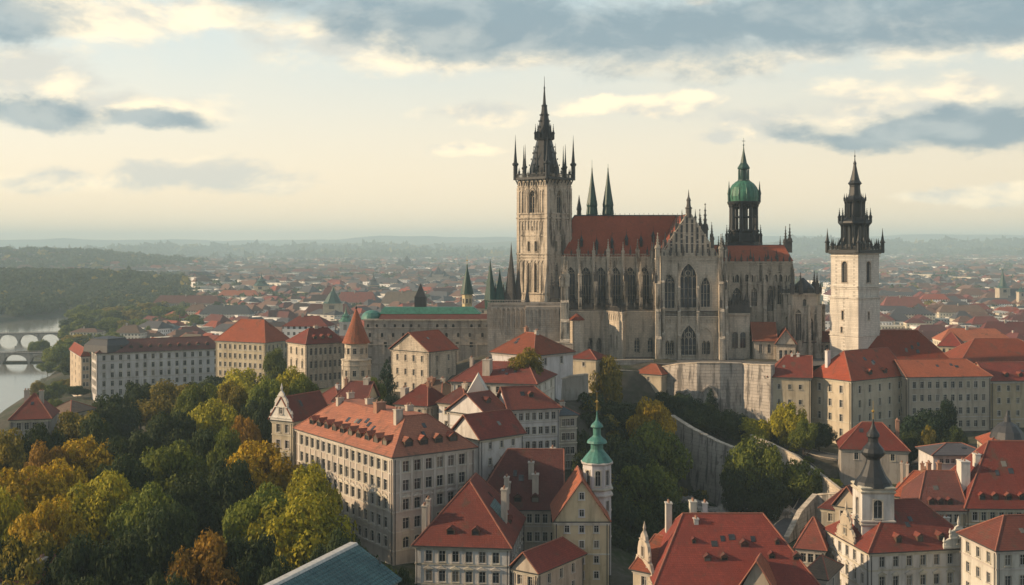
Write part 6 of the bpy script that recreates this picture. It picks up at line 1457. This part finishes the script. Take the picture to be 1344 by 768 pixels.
def tree(px, Y, z0, ztop, rad, col, label, kind='round', group=None, low=.2, cat='tree', name='tree', x=None):
    x = wx(px, Y) if x is None else x; i = TN[0]; TN[0] += 1; H = ztop - z0; rz = i * 2.4
    root = thing(name, label, cat, (x, Y, z0), group)
    place('trunk', TRUNK[i % 3], root, (x, Y, z0 - .3), rz, (H * .75, H * .75, H * .9))
    cs = CROWN[kind]; zc = z0 + H * low
    place('crown', cs[i % len(cs)], root, (x, Y, zc), rz, (rad * 1.27, rad * 1.27, (ztop - zc) / .98), 'leaf_' + col)
    return root
def ptree(px, pyt, hw, col, label, H=20, kind='round', z=None, Y=None, **k):
    """a tree whose top is seen at row pyt: the distance follows from the ground height"""
    if Y is None:
        Y = 250.0
        for _ in range(12):
            g = gz(wx(px, Y), Y); Y = .5 * Y + .5 * max(120, (CZ - g - H) * F / (pyt - YH))
    g = gz(wx(px, Y), Y) if z is None else z
    zt = wz(pyt, Y)
    if zt - g < 4: g = zt - max(5, hw * Y / F * 1.6)
    return tree(px, Y, g, zt, hw * Y / F, col, label, kind, **k)
PARK = 'trees of the hillside park'
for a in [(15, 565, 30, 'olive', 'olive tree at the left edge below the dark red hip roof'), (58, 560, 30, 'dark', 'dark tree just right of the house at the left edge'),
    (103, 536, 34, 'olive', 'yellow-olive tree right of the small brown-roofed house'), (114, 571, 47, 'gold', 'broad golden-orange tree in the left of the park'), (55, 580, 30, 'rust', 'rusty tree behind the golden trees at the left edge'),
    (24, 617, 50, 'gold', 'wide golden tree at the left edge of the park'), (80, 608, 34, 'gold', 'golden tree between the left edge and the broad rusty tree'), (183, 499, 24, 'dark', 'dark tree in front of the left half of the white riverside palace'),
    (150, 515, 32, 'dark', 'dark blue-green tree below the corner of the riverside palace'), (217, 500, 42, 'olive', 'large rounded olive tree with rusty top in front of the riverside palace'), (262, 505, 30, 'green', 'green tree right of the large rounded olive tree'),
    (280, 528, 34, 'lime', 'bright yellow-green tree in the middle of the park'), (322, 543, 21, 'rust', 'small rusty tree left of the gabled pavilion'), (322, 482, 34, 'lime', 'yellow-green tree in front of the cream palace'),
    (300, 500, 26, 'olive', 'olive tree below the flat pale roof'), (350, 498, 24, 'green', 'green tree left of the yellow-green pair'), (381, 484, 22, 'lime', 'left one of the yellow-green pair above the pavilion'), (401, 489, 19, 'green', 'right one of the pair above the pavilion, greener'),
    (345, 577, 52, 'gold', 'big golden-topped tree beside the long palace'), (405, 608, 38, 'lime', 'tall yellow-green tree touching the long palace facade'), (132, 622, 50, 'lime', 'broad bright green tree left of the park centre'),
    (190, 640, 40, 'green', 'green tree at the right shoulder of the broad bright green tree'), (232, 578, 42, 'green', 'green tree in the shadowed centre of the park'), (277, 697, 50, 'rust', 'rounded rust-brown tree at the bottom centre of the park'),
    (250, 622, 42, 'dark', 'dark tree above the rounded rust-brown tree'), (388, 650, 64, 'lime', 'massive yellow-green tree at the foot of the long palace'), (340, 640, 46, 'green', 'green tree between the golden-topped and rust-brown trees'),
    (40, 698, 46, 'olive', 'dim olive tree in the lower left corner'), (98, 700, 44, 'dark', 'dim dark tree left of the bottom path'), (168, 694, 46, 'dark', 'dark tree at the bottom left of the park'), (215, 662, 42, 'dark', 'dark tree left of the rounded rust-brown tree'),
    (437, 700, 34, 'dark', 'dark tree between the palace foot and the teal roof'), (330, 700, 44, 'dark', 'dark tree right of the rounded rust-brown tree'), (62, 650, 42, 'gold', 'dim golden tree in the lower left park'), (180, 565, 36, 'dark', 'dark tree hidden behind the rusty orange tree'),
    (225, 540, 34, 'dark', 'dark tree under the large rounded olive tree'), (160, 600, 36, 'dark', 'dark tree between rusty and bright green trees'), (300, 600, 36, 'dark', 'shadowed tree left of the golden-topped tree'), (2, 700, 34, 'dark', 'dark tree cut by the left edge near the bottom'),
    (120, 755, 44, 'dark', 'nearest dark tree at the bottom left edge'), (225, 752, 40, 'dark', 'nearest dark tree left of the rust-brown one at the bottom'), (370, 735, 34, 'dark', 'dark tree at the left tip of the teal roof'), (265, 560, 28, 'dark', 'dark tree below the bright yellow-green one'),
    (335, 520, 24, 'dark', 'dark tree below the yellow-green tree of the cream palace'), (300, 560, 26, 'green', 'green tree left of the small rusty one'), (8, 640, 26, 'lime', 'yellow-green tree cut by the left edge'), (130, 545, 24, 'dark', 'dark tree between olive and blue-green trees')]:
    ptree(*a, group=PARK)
for a in [(470, 722, 26, 'dark', 'dark tree right behind the teal roof ridge'), (505, 738, 20, 'green', 'small green tree in front of the long palace corner'), (530, 745, 14, 'dark', 'small dark tree between the teal roof and the pyramid-roofed house'), (448, 690, 30, 'dark', 'dark tree under the long palace facade')]:
    ptree(*a, H=9, Y=196 + (a[0] == 448) * 10, z=28, group=PARK)
SL = 'trees on the slope below the cathedral'
ptree(797, 472, 30, 'olive', 'tall yellow-topped tree against the pale castle wall', H=22, Y=350, z=32, group=SL, kind='tall')
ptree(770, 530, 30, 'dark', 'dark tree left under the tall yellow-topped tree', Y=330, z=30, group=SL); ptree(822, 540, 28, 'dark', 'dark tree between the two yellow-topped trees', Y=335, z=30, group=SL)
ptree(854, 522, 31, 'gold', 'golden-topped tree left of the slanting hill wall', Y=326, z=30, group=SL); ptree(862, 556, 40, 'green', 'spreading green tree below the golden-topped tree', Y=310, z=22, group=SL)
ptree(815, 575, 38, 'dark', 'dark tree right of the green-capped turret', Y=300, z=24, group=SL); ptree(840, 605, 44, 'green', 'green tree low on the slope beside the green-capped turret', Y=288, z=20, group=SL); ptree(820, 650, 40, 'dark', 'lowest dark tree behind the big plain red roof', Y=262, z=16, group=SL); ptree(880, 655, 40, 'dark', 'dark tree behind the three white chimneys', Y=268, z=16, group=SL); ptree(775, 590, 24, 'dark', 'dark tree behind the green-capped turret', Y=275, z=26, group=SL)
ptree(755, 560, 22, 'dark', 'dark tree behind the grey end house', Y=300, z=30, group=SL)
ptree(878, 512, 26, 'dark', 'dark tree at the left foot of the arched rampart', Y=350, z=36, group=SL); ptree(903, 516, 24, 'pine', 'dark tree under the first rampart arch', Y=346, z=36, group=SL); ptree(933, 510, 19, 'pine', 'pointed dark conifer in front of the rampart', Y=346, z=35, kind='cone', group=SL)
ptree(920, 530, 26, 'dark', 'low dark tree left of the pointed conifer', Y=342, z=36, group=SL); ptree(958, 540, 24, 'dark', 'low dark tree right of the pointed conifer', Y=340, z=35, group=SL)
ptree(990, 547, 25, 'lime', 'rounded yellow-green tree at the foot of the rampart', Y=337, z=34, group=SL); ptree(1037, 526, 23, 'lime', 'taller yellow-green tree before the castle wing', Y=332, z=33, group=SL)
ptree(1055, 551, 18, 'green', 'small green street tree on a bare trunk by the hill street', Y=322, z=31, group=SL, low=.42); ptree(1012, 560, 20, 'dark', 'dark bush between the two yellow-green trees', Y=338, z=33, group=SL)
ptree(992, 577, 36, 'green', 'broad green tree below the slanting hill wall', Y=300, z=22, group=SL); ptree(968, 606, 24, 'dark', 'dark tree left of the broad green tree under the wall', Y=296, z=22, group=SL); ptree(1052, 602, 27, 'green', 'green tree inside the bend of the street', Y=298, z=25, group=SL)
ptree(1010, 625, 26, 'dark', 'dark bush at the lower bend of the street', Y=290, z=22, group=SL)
ptree(1075, 556, 20, 'dark', 'dark tree against the castle wing base', Y=334, z=34, group=SL)
CT = 'trees before the right castle wing'
ptree(1213, 541, 30, 'pine', 'dark spreading tree before the ten-bay castle wing', Y=325, z=32, group=CT); ptree(1242, 528, 20, 'pine', 'tall dark tree right in the group before the castle wing', Y=330, z=32, kind='tall', group=CT); ptree(1219, 560, 14, 'olive', 'slim olive tree in front of the dark group by the castle wing', Y=312, z=32, kind='tall', group=CT)
ptree(1195, 565, 20, 'dark', 'low dark tree left in the group before the castle wing', Y=318, z=32, group=CT); ptree(1250, 560, 18, 'dark', 'low dark tree right of the slim olive tree', Y=318, z=32, group=CT)
ptree(688, 459, 27, 'olive', 'olive tree between the bright red villa and the long low roof', Y=312, z=50)
ptree(508, 472, 21, 'pine', 'dark fir left of the tan gabled house', Y=345, z=40, kind='cone'); ptree(488, 494, 20, 'green', 'green bush with yellow tips at the foot of the dark fir', Y=335, z=42)
ptree(363, 456, 15, 'green', 'green tree right of the cream palace', Y=470, z=33)
RB = 'trees along the river bank'
for a in [(78, 452, 22, 'green', 'green tree at the end of the nearer bridge', 860), (62, 475, 12, 'green', 'small tree by the nearer bridge', 840), (98, 468, 18, 'dark', 'dark tree left of the riverside palace', 700), (72, 500, 14, 'green', 'tree behind the left edge house', 640), (60, 512, 12, 'dark', 'dark tree by the water behind the left edge house', 600),
          (46, 448, 9, 'green', 'left tree on the river island between the bridges', 1010), (56, 446, 8, 'green', 'right tree on the river island between the bridges', 1014), (86, 478, 15, 'green', 'round tree on the bank behind the nearer bridge end', 780), (84, 497, 14, 'olive', 'olive tree behind the orange-roofed sandy house', 660), (102, 506, 14, 'dark', 'dark tree at the foot of the sandy house', 560), (74, 523, 13, 'green', 'green tree behind the little brown-roofed house', 520), (50, 500, 10, 'olive', 'small olive tree on the water edge', 640)]:
    ptree(a[0], a[1], a[2], a[3], a[4], Y=a[5], group=RB)
rr = random.Random(11); zone = [('behind the farther bridge', 85, 130), ('left of the small beige block', 130, 175), ('above the riverside palace', 175, 260)]
k = 0
for nm, p0, p1 in zone:
    for i in range(26):
        px = rr.uniform(p0, p1); Y = rr.uniform(880, 1450); g = gz(wx(px, Y), Y)
        if g < 1: continue
        tree(px, Y, g, g + rr.uniform(12, 20), rr.uniform(8, 13), rr.choice(['dark', 'green', 'olive', 'green']), 'bank tree in the wood ' + nm, 'small', RB); k += 1

# ================================================================ FAR CITY
HM = ['far_wall_0', 'far_wall_1', 'far_wall_2', 'far_wall_3', 'far_wall_4', 'tile_red', 'tile_orange', 'tile_dark', 'tile_brown', 'tile_slate', 'tile_nave', 'trim_pale', 'copper_dark']
def house_geo(m, x, y, z, L, Wd, H, rise, ang, wm, rm, flat=False, rmb=None):
    fr = Fr((x, y), (math.cos(ang), math.sin(ang))); q = [fr.p(-L/2, -Wd/2, 0), fr.p(L/2, -Wd/2, 0), fr.p(L/2, Wd/2, 0), fr.p(-L/2, Wd/2, 0)]
    b = [(p[0], p[1], z - 3) for p in q]; t = [(p[0], p[1], z + H) for p in q]
    for i in range(4): m.poly([b[i], b[(i+1) % 4], t[(i+1) % 4], t[i]], wm)
    rmb = rmb or m
    if flat: rmb.poly(t, rm); return
    o = .5; e = [fr.p(-L/2-o, -Wd/2-o, z+H-.2), fr.p(L/2+o, -Wd/2-o, z+H-.2), fr.p(L/2+o, Wd/2+o, z+H-.2), fr.p(-L/2-o, Wd/2+o, z+H-.2)]
    hip = Wd * .4 if flat is False else 0
    if L < Wd * 1.1: hip = L * .3
    a = fr.p(-L/2 + hip, 0, z+H+rise); c = fr.p(L/2 - hip, 0, z+H+rise)
    rmb.poly([e[0], e[1], c, a], rm); rmb.poly([e[2], e[3], a, c], rm); rmb.poly([e[1], e[2], c], rm); rmb.poly([e[3], e[0], a], rm); rmb.poly(e, rm)
rr = random.Random(5); cand = []
LANDP = [(343, 1500), (490, 1650), (437, 980), (1315, 900)]
def in_view(px): return (-60 < px < 1400)
Y = 600.0
while Y < 8200:
    stp = 15.5 + Y * .0052
    for px0 in [0]:
        x = -.50 * Y
        while x < .50 * Y:
            jx, jy = x + rr.uniform(-.3, .3) * stp, Y + rr.uniform(-.35, .35) * stp; x += stp * rr.uniform(.9, 1.25)
            px = jx / jy * F + 672
            if not in_view(px): continue
            if 640 < px < 1090 and jy < 2500: continue
            if rr.random() < .10: continue
            blk = math.sin(jx * .018 + 1.7 * math.sin(jy * .004)) + math.sin(jy * .02 + 1.3 * math.sin(jx * .005))
            if blk < -1.55: continue
            if jy < 620 and px < 1170: continue
            if jy < 640 and px < 400: continue
            if px < 200 and jy < 1700: continue
            if px < 270 and jy < 3000 and jy > 1300 and px < 270 - (jy - 1300) * .02: continue
            if jy < 900 and 200 <= px < 470 and rr.random() < .3: continue
            cand.append((jx, jy, stp))
    Y += stp * .9
cx_ = np.array([c[0] for c in cand]); cy__ = np.array([c[1] for c in cand]); gzs = ground(cx_, cy__)
dr = sdpoly(cx_, cy__, RIVW)
keepc = [i for i in range(len(cand)) if gzs[i] > .3 and gzs[i] < 70 and dr[i] > 30]
bounds = [(cand[i][0], cand[i][1], gzs[i], cand[i][2]) for i in keepc]
bounds.sort(key=lambda c: c[1])
roofw = {5: 'red', 6: 'orange', 7: 'dark red', 8: 'brown', 9: 'grey', 10: 'deep red', 11: 'pale flat'}
wallw = ['cream', 'white', 'ochre', 'tan', 'yellowish']
def zone_of(px, Y):
    if px < 300: s = 'above the riverside palace'
    elif px < 480: s = 'behind the cream and tan palaces'
    elif px < 700: s = 'behind the long green-roofed palace'
    elif px < 1110: s = 'seen past the cathedral'
    elif px < 1230: s = 'right of the white tower'
    else: s = 'above the right castle wing'
    return s + (', fairly near' if Y < 1000 else ', farther off')
stuff = MB(); nind = 0; rm_ = [5, 5, 6, 7, 7, 8, 8, 8, 9, 9, 10, 11, 11, 11]
hstuff = 0
for (x, y, g, stp) in bounds:
    d = rr.random(); ang = .5 * math.sin(x * .0021) + .6 * math.sin(y * .0017 + 2) + (math.pi / 2 if rr.random() < .35 else 0) + rr.uniform(-.06, .06)
    big = rr.random() < .10
    L = rr.uniform(.75, 1.5) * min(stp, 34) * (1.7 if big else 1); Wd = rr.uniform(.55, .8) * min(stp, 30) * (1.2 if big else 1); H = rr.uniform(5, 11) * (1.3 if big else 1) * (1 + y / 16000); rise = Wd * rr.uniform(.26, .48)
    wm = rr.choice([0, 0, 1, 1, 1, 2, 3, 4]); rm = rr.choice(rm_)
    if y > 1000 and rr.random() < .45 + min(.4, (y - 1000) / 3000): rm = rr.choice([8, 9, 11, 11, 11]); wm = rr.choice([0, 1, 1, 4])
    flat = rm == 11
    px = x / y * F + 672
    if nind < 280 and in_view(px) and -20 < px < 1360:
        nind += 1
        o = thing('city_house', '%s house with %s roof, %s' % (wallw[wm], roofw[rm], zone_of(px, y)), 'house', (x, y, g), 'houses of the city behind')
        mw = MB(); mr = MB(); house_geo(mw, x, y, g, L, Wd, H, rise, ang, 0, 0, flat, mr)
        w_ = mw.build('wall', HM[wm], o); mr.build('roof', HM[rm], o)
        if not flat and rr.random() < .6:
            fr = Fr((x, y), (math.cos(ang), math.sin(ang))); q = fr.p(rr.uniform(-.25, .25) * L, rr.uniform(-.1, .1) * Wd, 0); mc = MB(); mc.box(Fr(q[:2], fr.u), -.7, .7, -.45, .45, g + H, g + H + rise + 1.3); mc.build('chimney', 'chimney_plaster', o)
    else: house_geo(stuff, x, y, g, L, Wd, H, rise, ang, wm, rm, flat)
tag(stuff.build('distant_houses', HM, org=(0, 0, 0)), kind='stuff')
# landmarks of the far city
def steeple(px, Y, pyt, pyb, w, roofm, wallm, label, base=None, name='church_tower', cat='church tower', prof=None):
    x = wx(px, Y); zt, zb = wz(pyt, Y), wz(pyb, Y); g = gz(x, Y); T = Th(name, label, cat, (x, Y, g)); m = MB()
    m.box(WF, x - w, x + w, Y - w, Y + w, g - 2, zb); m.box(WF, x - w * 1.12, x + w * 1.12, Y - w * 1.12, Y + w * 1.12, zb - .9, zb)
    m.build('wall', wallm, T.o); m = MB(); h = zt - zb
    for s in (-1, 1): pass
    pr = prof or [(1.35, 0), (1.1, .12), (.62, .3), (.8, .36), (.35, .5), (.12, .72), (.03, 1)]
    m.lathe(x, Y, [(w * a, zb + h * b) for a, b in pr], 8, 0, R(22.5)); m.build('spire', roofm, T.o)
    m = MB()
    m.box(WF, x - w * .3, x + w * .3, Y - w - .15, Y - w + .1, zb - 6, zb - 2); m.build('louver', 'glass', T.o)
    if base:
        L, Wd, H, an, rm = base; mw = MB(); mr = MB(); house_geo(mw, x + L * .55, Y + 4, g, L, Wd, H, Wd * .6, an, 0, 0, None, mr); mw.build('nave_wall', 'far_wall_0', T.o); mr.build('nave_roof', rm, T.o)
steeple(343, 1900, 358, 375, 10, 'copper_dark', 'plaster_yellow', 'yellow church tower with a dark spire in the far city, above the cream palace')
steeple(490, 2100, 357, 374, 9.0, 'slate_dark', 'plaster_yellow', 'slim yellow church tower in the far city, above the left end of the long palace')
steeple(1316, 1600, 353, 378, 7.5, 'copper_dark', 'plaster_cream', 'church with a green needle spire in the city near the right edge', base=(70, 24, 16, .1, 'tile_slate'), prof=[(1.15, 0), (.8, .1), (.45, .4), (.2, .7), (.03, 1)])
steeple(1340, 1560, 374, 383, 4.5, 'copper_dark', 'plaster_cream', 'stubby tower at the right edge of the far city')
steeple(437, 1250, 377, 398, 9.5, 'copper_dark', 'plaster_cream', 'dark green pyramid-roofed tower beside long red roofs, behind the tan palace', prof=[(1.2, 0), (1.0, .1), (.45, .6), (.2, .75), (.04, 1)])
steeple(454, 850, 402, 422, 4.2, 'copper_green', 'plaster_white', 'small green-capped turret left of the pointed orange turret')
def fch(px, Y, spec, label, col):
    x = wx(px, Y); g = gz(x, Y); T = Th('church', label, 'church', (x, Y, g)); m = MB(); r_ = MB()
    for (dx, pyt, w) in spec:
        xx = x + dx * Y / F; zt = wz(pyt, Y); h = zt - g; m.box(WF, xx - w, xx + w, Y - w, Y + w, g - 5, g + h * .6); r_.lathe(xx, Y, [(w * 1.3, g + h * .6), (w * .5, g + h * .8), (.1, zt)], 6)
    m.build('wall', col, T.o); r_.build('spire', 'lead_black', T.o)
fch(301, 5200, [(-6, 338, 14), (0, 333, 12), (5, 339, 12), (17, 337, 9), (22, 338, 9)], 'hazy many-spired church silhouette by the far bright water', 'stone_dark')
fch(530, 4200, [(-5, 340, 15), (4, 335, 13)], 'hazy twin-towered church silhouette on the left horizon plain', 'stone_dark')
fch(575, 2600, [(-8, 356, 12), (0, 350, 13), (8, 355, 12)], 'hazy broad domed hall in the far city above the long palace', 'far_wall_3')
fch(583, 4600, [(-4, 345, 14), (3, 344, 14)], 'faint pair of blocks on the horizon left of the cathedral tower', 'far_wall_3')
for (px, Y, l, r_, ye, rise, wall, rf, lab) in [(178, 740, 150, 185, 437, 5, 'far_wall_0', 'tile_brown', 'beige block with a brown roof above the left half of the riverside palace'), (127, 1010, 92, 130, 436, 3, 'far_wall_4', 'tile_brown', 'small beige block standing among the bank trees'),
        (222, 760, 188, 234, 432, 3, 'far_wall_1', 'tile_slate', 'white block with a stepped roof above the riverside palace'), (300, 820, 262, 330, 412, 6, 'far_wall_0', 'tile_slate', 'long pale block with a grey roof behind the cream palace'), (262, 860, 243, 272, 408, 5, 'far_wall_4', 'tile_brown', 'cream block at the left end of the grey-roofed block'),
        (262, 1050, 200, 290, 398, 7, 'far_wall_3', 'tile_dark', 'long dark red hall roof beyond the bank wood'), (332, 1300, 285, 340, 388, 6, 'far_wall_4', 'tile_orange', 'orange-roofed hall left of the yellow church tower'), (485, 1000, 440, 495, 397, 9, 'far_wall_3', 'tile_red', 'long red church roof behind the tan palace'),
        (437, 985, 420, 440, 395, 13, 'far_wall_3', 'tile_dark', 'tall dark red roof left of the green pyramid-roofed tower'), (440, 700, 398, 462, 412, 6, 'far_wall_2', 'tile_dark', 'wide dark red roof above the weathered tan palace'), (412, 610, 372, 432, 428, 5, 'far_wall_1', 'tile_red', 'white house with a red roof right behind the cream palace'),
        (540, 800, 500, 560, 398, 8, 'far_wall_4', 'tile_brown', 'long hall with a brown roof behind the green roof'), (600, 760, 556, 640, 400, 2.5, 'far_wall_4', 'trim_pale', 'flat pale roof beyond the green copper roof'), (1285, 800, 1234, 1296, 410, 5, 'far_wall_4', 'tile_brown', 'sunlit sand-coloured block in the city right of the white tower'),
        (1275, 620, 1238, 1330, 447, 6, 'far_wall_4', 'tile_orange', 'sunlit yellow block with an orange roof above the right castle wing'), (1200, 900, 1160, 1215, 403, 8, 'far_wall_3', 'tile_red', 'broad red roof right behind the white tower'), (1340, 700, 1290, 1372, 440, 8, 'far_wall_1', 'tile_dark', 'long dark red roof at the right edge of the city'),
        (640, 640, 622, 668, 404, 5, 'far_wall_2', 'tile_dark', 'dark roof between the long palace and the cathedral spires')]:
    Y0k = Y
    if Y > 690:
        for _ in range(8): Y = .5 * Y + .5 * (CZ - gz(wx((l + r_) / 2, Y), Y) - 13) * F / (ye - YH)
    rise *= Y / Y0k
    x0, x1 = wx(l, Y), wx(r_, Y); z = wz(ye, Y); xm = (x0 + x1) / 2; g = min(gz(xm, Y), z - 6)
    o = thing('city_block', lab, 'building', (xm, Y, g)); mw = MB(); mr = MB(); house_geo(mw, xm, Y + 8, g, x1 - x0, 17, z - g, rise, -.08, 0, 0, rf == 'trim_pale', mr); mw.build('wall', wall, o); mr.build('roof', rf, o)
    mc = MB()
    if rf != 'trim_pale': mc.box(WF, xm - 4, xm - 2.6, Y + 7, Y + 8, z, z + rise + 1.5); mc.build('chimney', 'chimney_plaster', o)
# woods: beyond the river, on the ranges, and street trees scattered through the far city
def wood(name, pos, per, size, rad, seed, hgt=1.0):
    rs = np.random.RandomState(seed); n = len(pos); P0_ = np.repeat(pos, per, 0); rd = np.repeat(rad, per)
    d = rs.normal(size=(n * per, 3)); d[:, 2] = np.abs(d[:, 2]); d /= np.linalg.norm(d, axis=1, keepdims=True)
    P = P0_ + d * rd[:, None] * np.array([1, 1, 1.15 * hgt]) * rs.uniform(.75, 1.05, (n * per, 1)); P[:, 2] += rd * .25
    N = d + rs.normal(0, .5, (n * per, 3)); S = size * rs.uniform(.6, 1.3, n * per) * rd / 8
    mi = np.repeat(rs.choice(3, n, p=[.55, .4, .05]), per)
    o = bpy.data.objects.new(name, quads_mesh(name, P, N, S, ['leaf_far', 'leaf_dark', 'leaf_olive'], rs, mi)); COL.objects.link(o); tag(o, kind='stuff')
rs = np.random.RandomState(2)
def scatter(n, fx, fy, cond):
    x = fx(n); y = fy(n); g = ground(x, y); k = cond(x, y, g); return np.stack([x[k], y[k], g[k]], 1)
p = scatter(9000, lambda n: rs.uniform(-1700, -330, n), lambda n: rs.uniform(1450, 2750, n), lambda x, y, g: (sdpoly(x, y, RIVW) > 10) & (g > 3.2) & (x / y * F + 672 > -150) & (x / y * F + 672 < 150 + (2500 - y) * .17 + rs.uniform(-30, 30, len(x)) - (y < 1600) * 120))
wood('hillside_wood', p, 46, 2.6, rs.uniform(6, 11, len(p)), 1)
p = scatter(5000, lambda n: rs.uniform(-3300, -900, n), lambda n: rs.uniform(3300, 5000, n), lambda x, y, g: g > 14)
wood('second_hill_wood', p, 22, 4.2, rs.uniform(12, 20, len(p)), 2)
p = scatter(9000, lambda n: rs.uniform(-1, 1, n), lambda n: rs.uniform(700, 7500, n), lambda x, y, g: g > -99)
p[:, 0] = p[:, 0] * p[:, 1] * .5; p[:, 2] = ground(p[:, 0], p[:, 1]); q = np.sin(p[:, 0] * .009 + 1.1) * np.sin(p[:, 1] * .0052 + 2) + rs.normal(0, .22, len(p)); px_ = p[:, 0] / p[:, 1] * F + 672
p = p[(q > .12) & (p[:, 2] > .5) & (sdpoly(p[:, 0], p[:, 1], RIVW) > 15) & ~((px_ > 640) & (px_ < 1090) & (p[:, 1] < 2400))]
wood('city_greenery', p, 26, 3.4, rs.uniform(5, 9, len(p)) * (1 + p[:, 1] / 5000), 3)
p = scatter(2600, lambda n: rs.uniform(-1, 1, n), lambda n: rs.uniform(6500, 9300, n), lambda x, y, g: g > -99)
p[:, 0] = p[:, 0] * p[:, 1] * .52; p[:, 2] = ground(p[:, 0], p[:, 1]); q = np.sin(p[:, 0] * .0012 + p[:, 1] * .0004) + np.sin(p[:, 1] * .0016 + 1) + rs.normal(0, .3, len(p))
p = p[(q > .1) & (p[:, 2] > 1)]; wood('range_woods', p, 9, 9, rs.uniform(22, 42, len(p)), 4, .3)
# outcrops of rock at the foot of the slanting wall
def rock(px, Y, r0, label):
    x = wx(px, Y); g = gz(x, Y); rs2 = np.random.RandomState(int(px)); m = MB(); n1, n2 = 9, 14
    ph = rs2.uniform(0, 6, 6)
    def P(i, j):
        th_, f = math.pi * i / n1, 2 * math.pi * j / n2; d = (math.sin(th_) * math.cos(f), math.sin(th_) * math.sin(f), math.cos(th_))
        k = 1 + .22 * math.sin(d[0] * 5 + ph[0]) * math.sin(d[2] * 6 + ph[1]) + .16 * math.sin(d[1] * 9 + ph[2]) + .1 * math.sin(d[2] * 14 + d[0] * 11 + ph[3])
        return (x + d[0] * r0 * 1.5 * k, Y + d[1] * r0 * k, g + r0 * .2 + d[2] * r0 * 1.05 * k)
    for i in range(n1):
        for j in range(n2):
            q = [P(i, j), P(i + 1, j), P(i + 1, (j + 1) % n2), P(i, (j + 1) % n2)]
            m.poly(q[:3] if i == n1 - 1 else (q if i else [q[0], q[1], q[2]]))
    o = m.build('rock', 'stone_rampart', org=(x, Y, g)); tag(o, label, 'rock', 'rocks at the foot of the slanting hill wall')
for px, Y, r0 in ((902, 312, 2.6), (918, 306, 3.2), (934, 300, 2.4), (948, 303, 3.4), (925, 294, 2.0), (910, 298, 2.2), (1000, 296, 2.2), (1028, 290, 2.4)):
    rock(px, Y, r0, 'rough pale rock outcrop at the foot of the slanting hill wall')
# scrub along the foot of the slanting wall and on its top
for i in range(16):
    t = i / 15; px = 892 + 110 * t + rr.uniform(-5, 5); Y = 318 - 22 * t + rr.uniform(-6, 3); x = wx(px, Y); g = gz(x, Y)
    tree(px, Y, g, g + rr.uniform(2.5, 5.5), rr.uniform(1.4, 2.8), rr.choice(['green', 'dark', 'olive']), 'small bush at the foot of the slanting hill wall', 'tiny', 'bushes at the foot of the slanting hill wall', name='bush', cat='bush')
for i in range(10):
    t = i / 9; px = 1015 + 80 * t; Y = 330 - 40 * t + rr.uniform(-2, 2); x = wx(px, Y) + rr.uniform(5, 8); g = gz(x, Y)
    tree(px, Y, g, g + rr.uniform(1.5, 3.2), rr.uniform(1.2, 2.2), rr.choice(['green', 'dark', 'lime']), 'small bush along the hill street', 'tiny', 'bushes along the hill street', name='bush', cat='bush', x=x)
# undergrowth of the park and the slope
def under(name, n, fx, y0, y1, seed, lo=2.0, hi=4.0):
    p = scatter(n, lambda n: rs.uniform(*fx, n), lambda n: rs.uniform(y0, y1, n), lambda x, y, g: g > -99)
    p[:, 0] = (p[:, 0] - 672) / F * p[:, 1]; p[:, 2] = ground(p[:, 0], p[:, 1]); return p
p = np.concatenate([under('a', 900, (-80, 350), 150, 520, 1), under('b', 260, (300, 470), 140, 205, 1)])
k = np.ones(len(p), bool)
for i, q in enumerate(p):
    px = q[0] / q[1] * F + 672
    if px < 100 and q[1] > 300: k[i] = False
    if px > 330 and q[1] > 215: k[i] = False
    if px > 400 and q[1] > 195: k[i] = False
    if px < 60 and q[1] < 190: k[i] = False
wood('park_undergrowth', p[k], 150, 1.3, rs.uniform(2.2, 4.2, k.sum()), 5)
p = np.concatenate([under('c', 330, (765, 880), 255, 350, 1), under('d', 60, (960, 1010), 315, 345, 1)])
wood('slope_undergrowth', p, 150, 1.3, rs.uniform(1.4, 3.0, len(p)), 6)
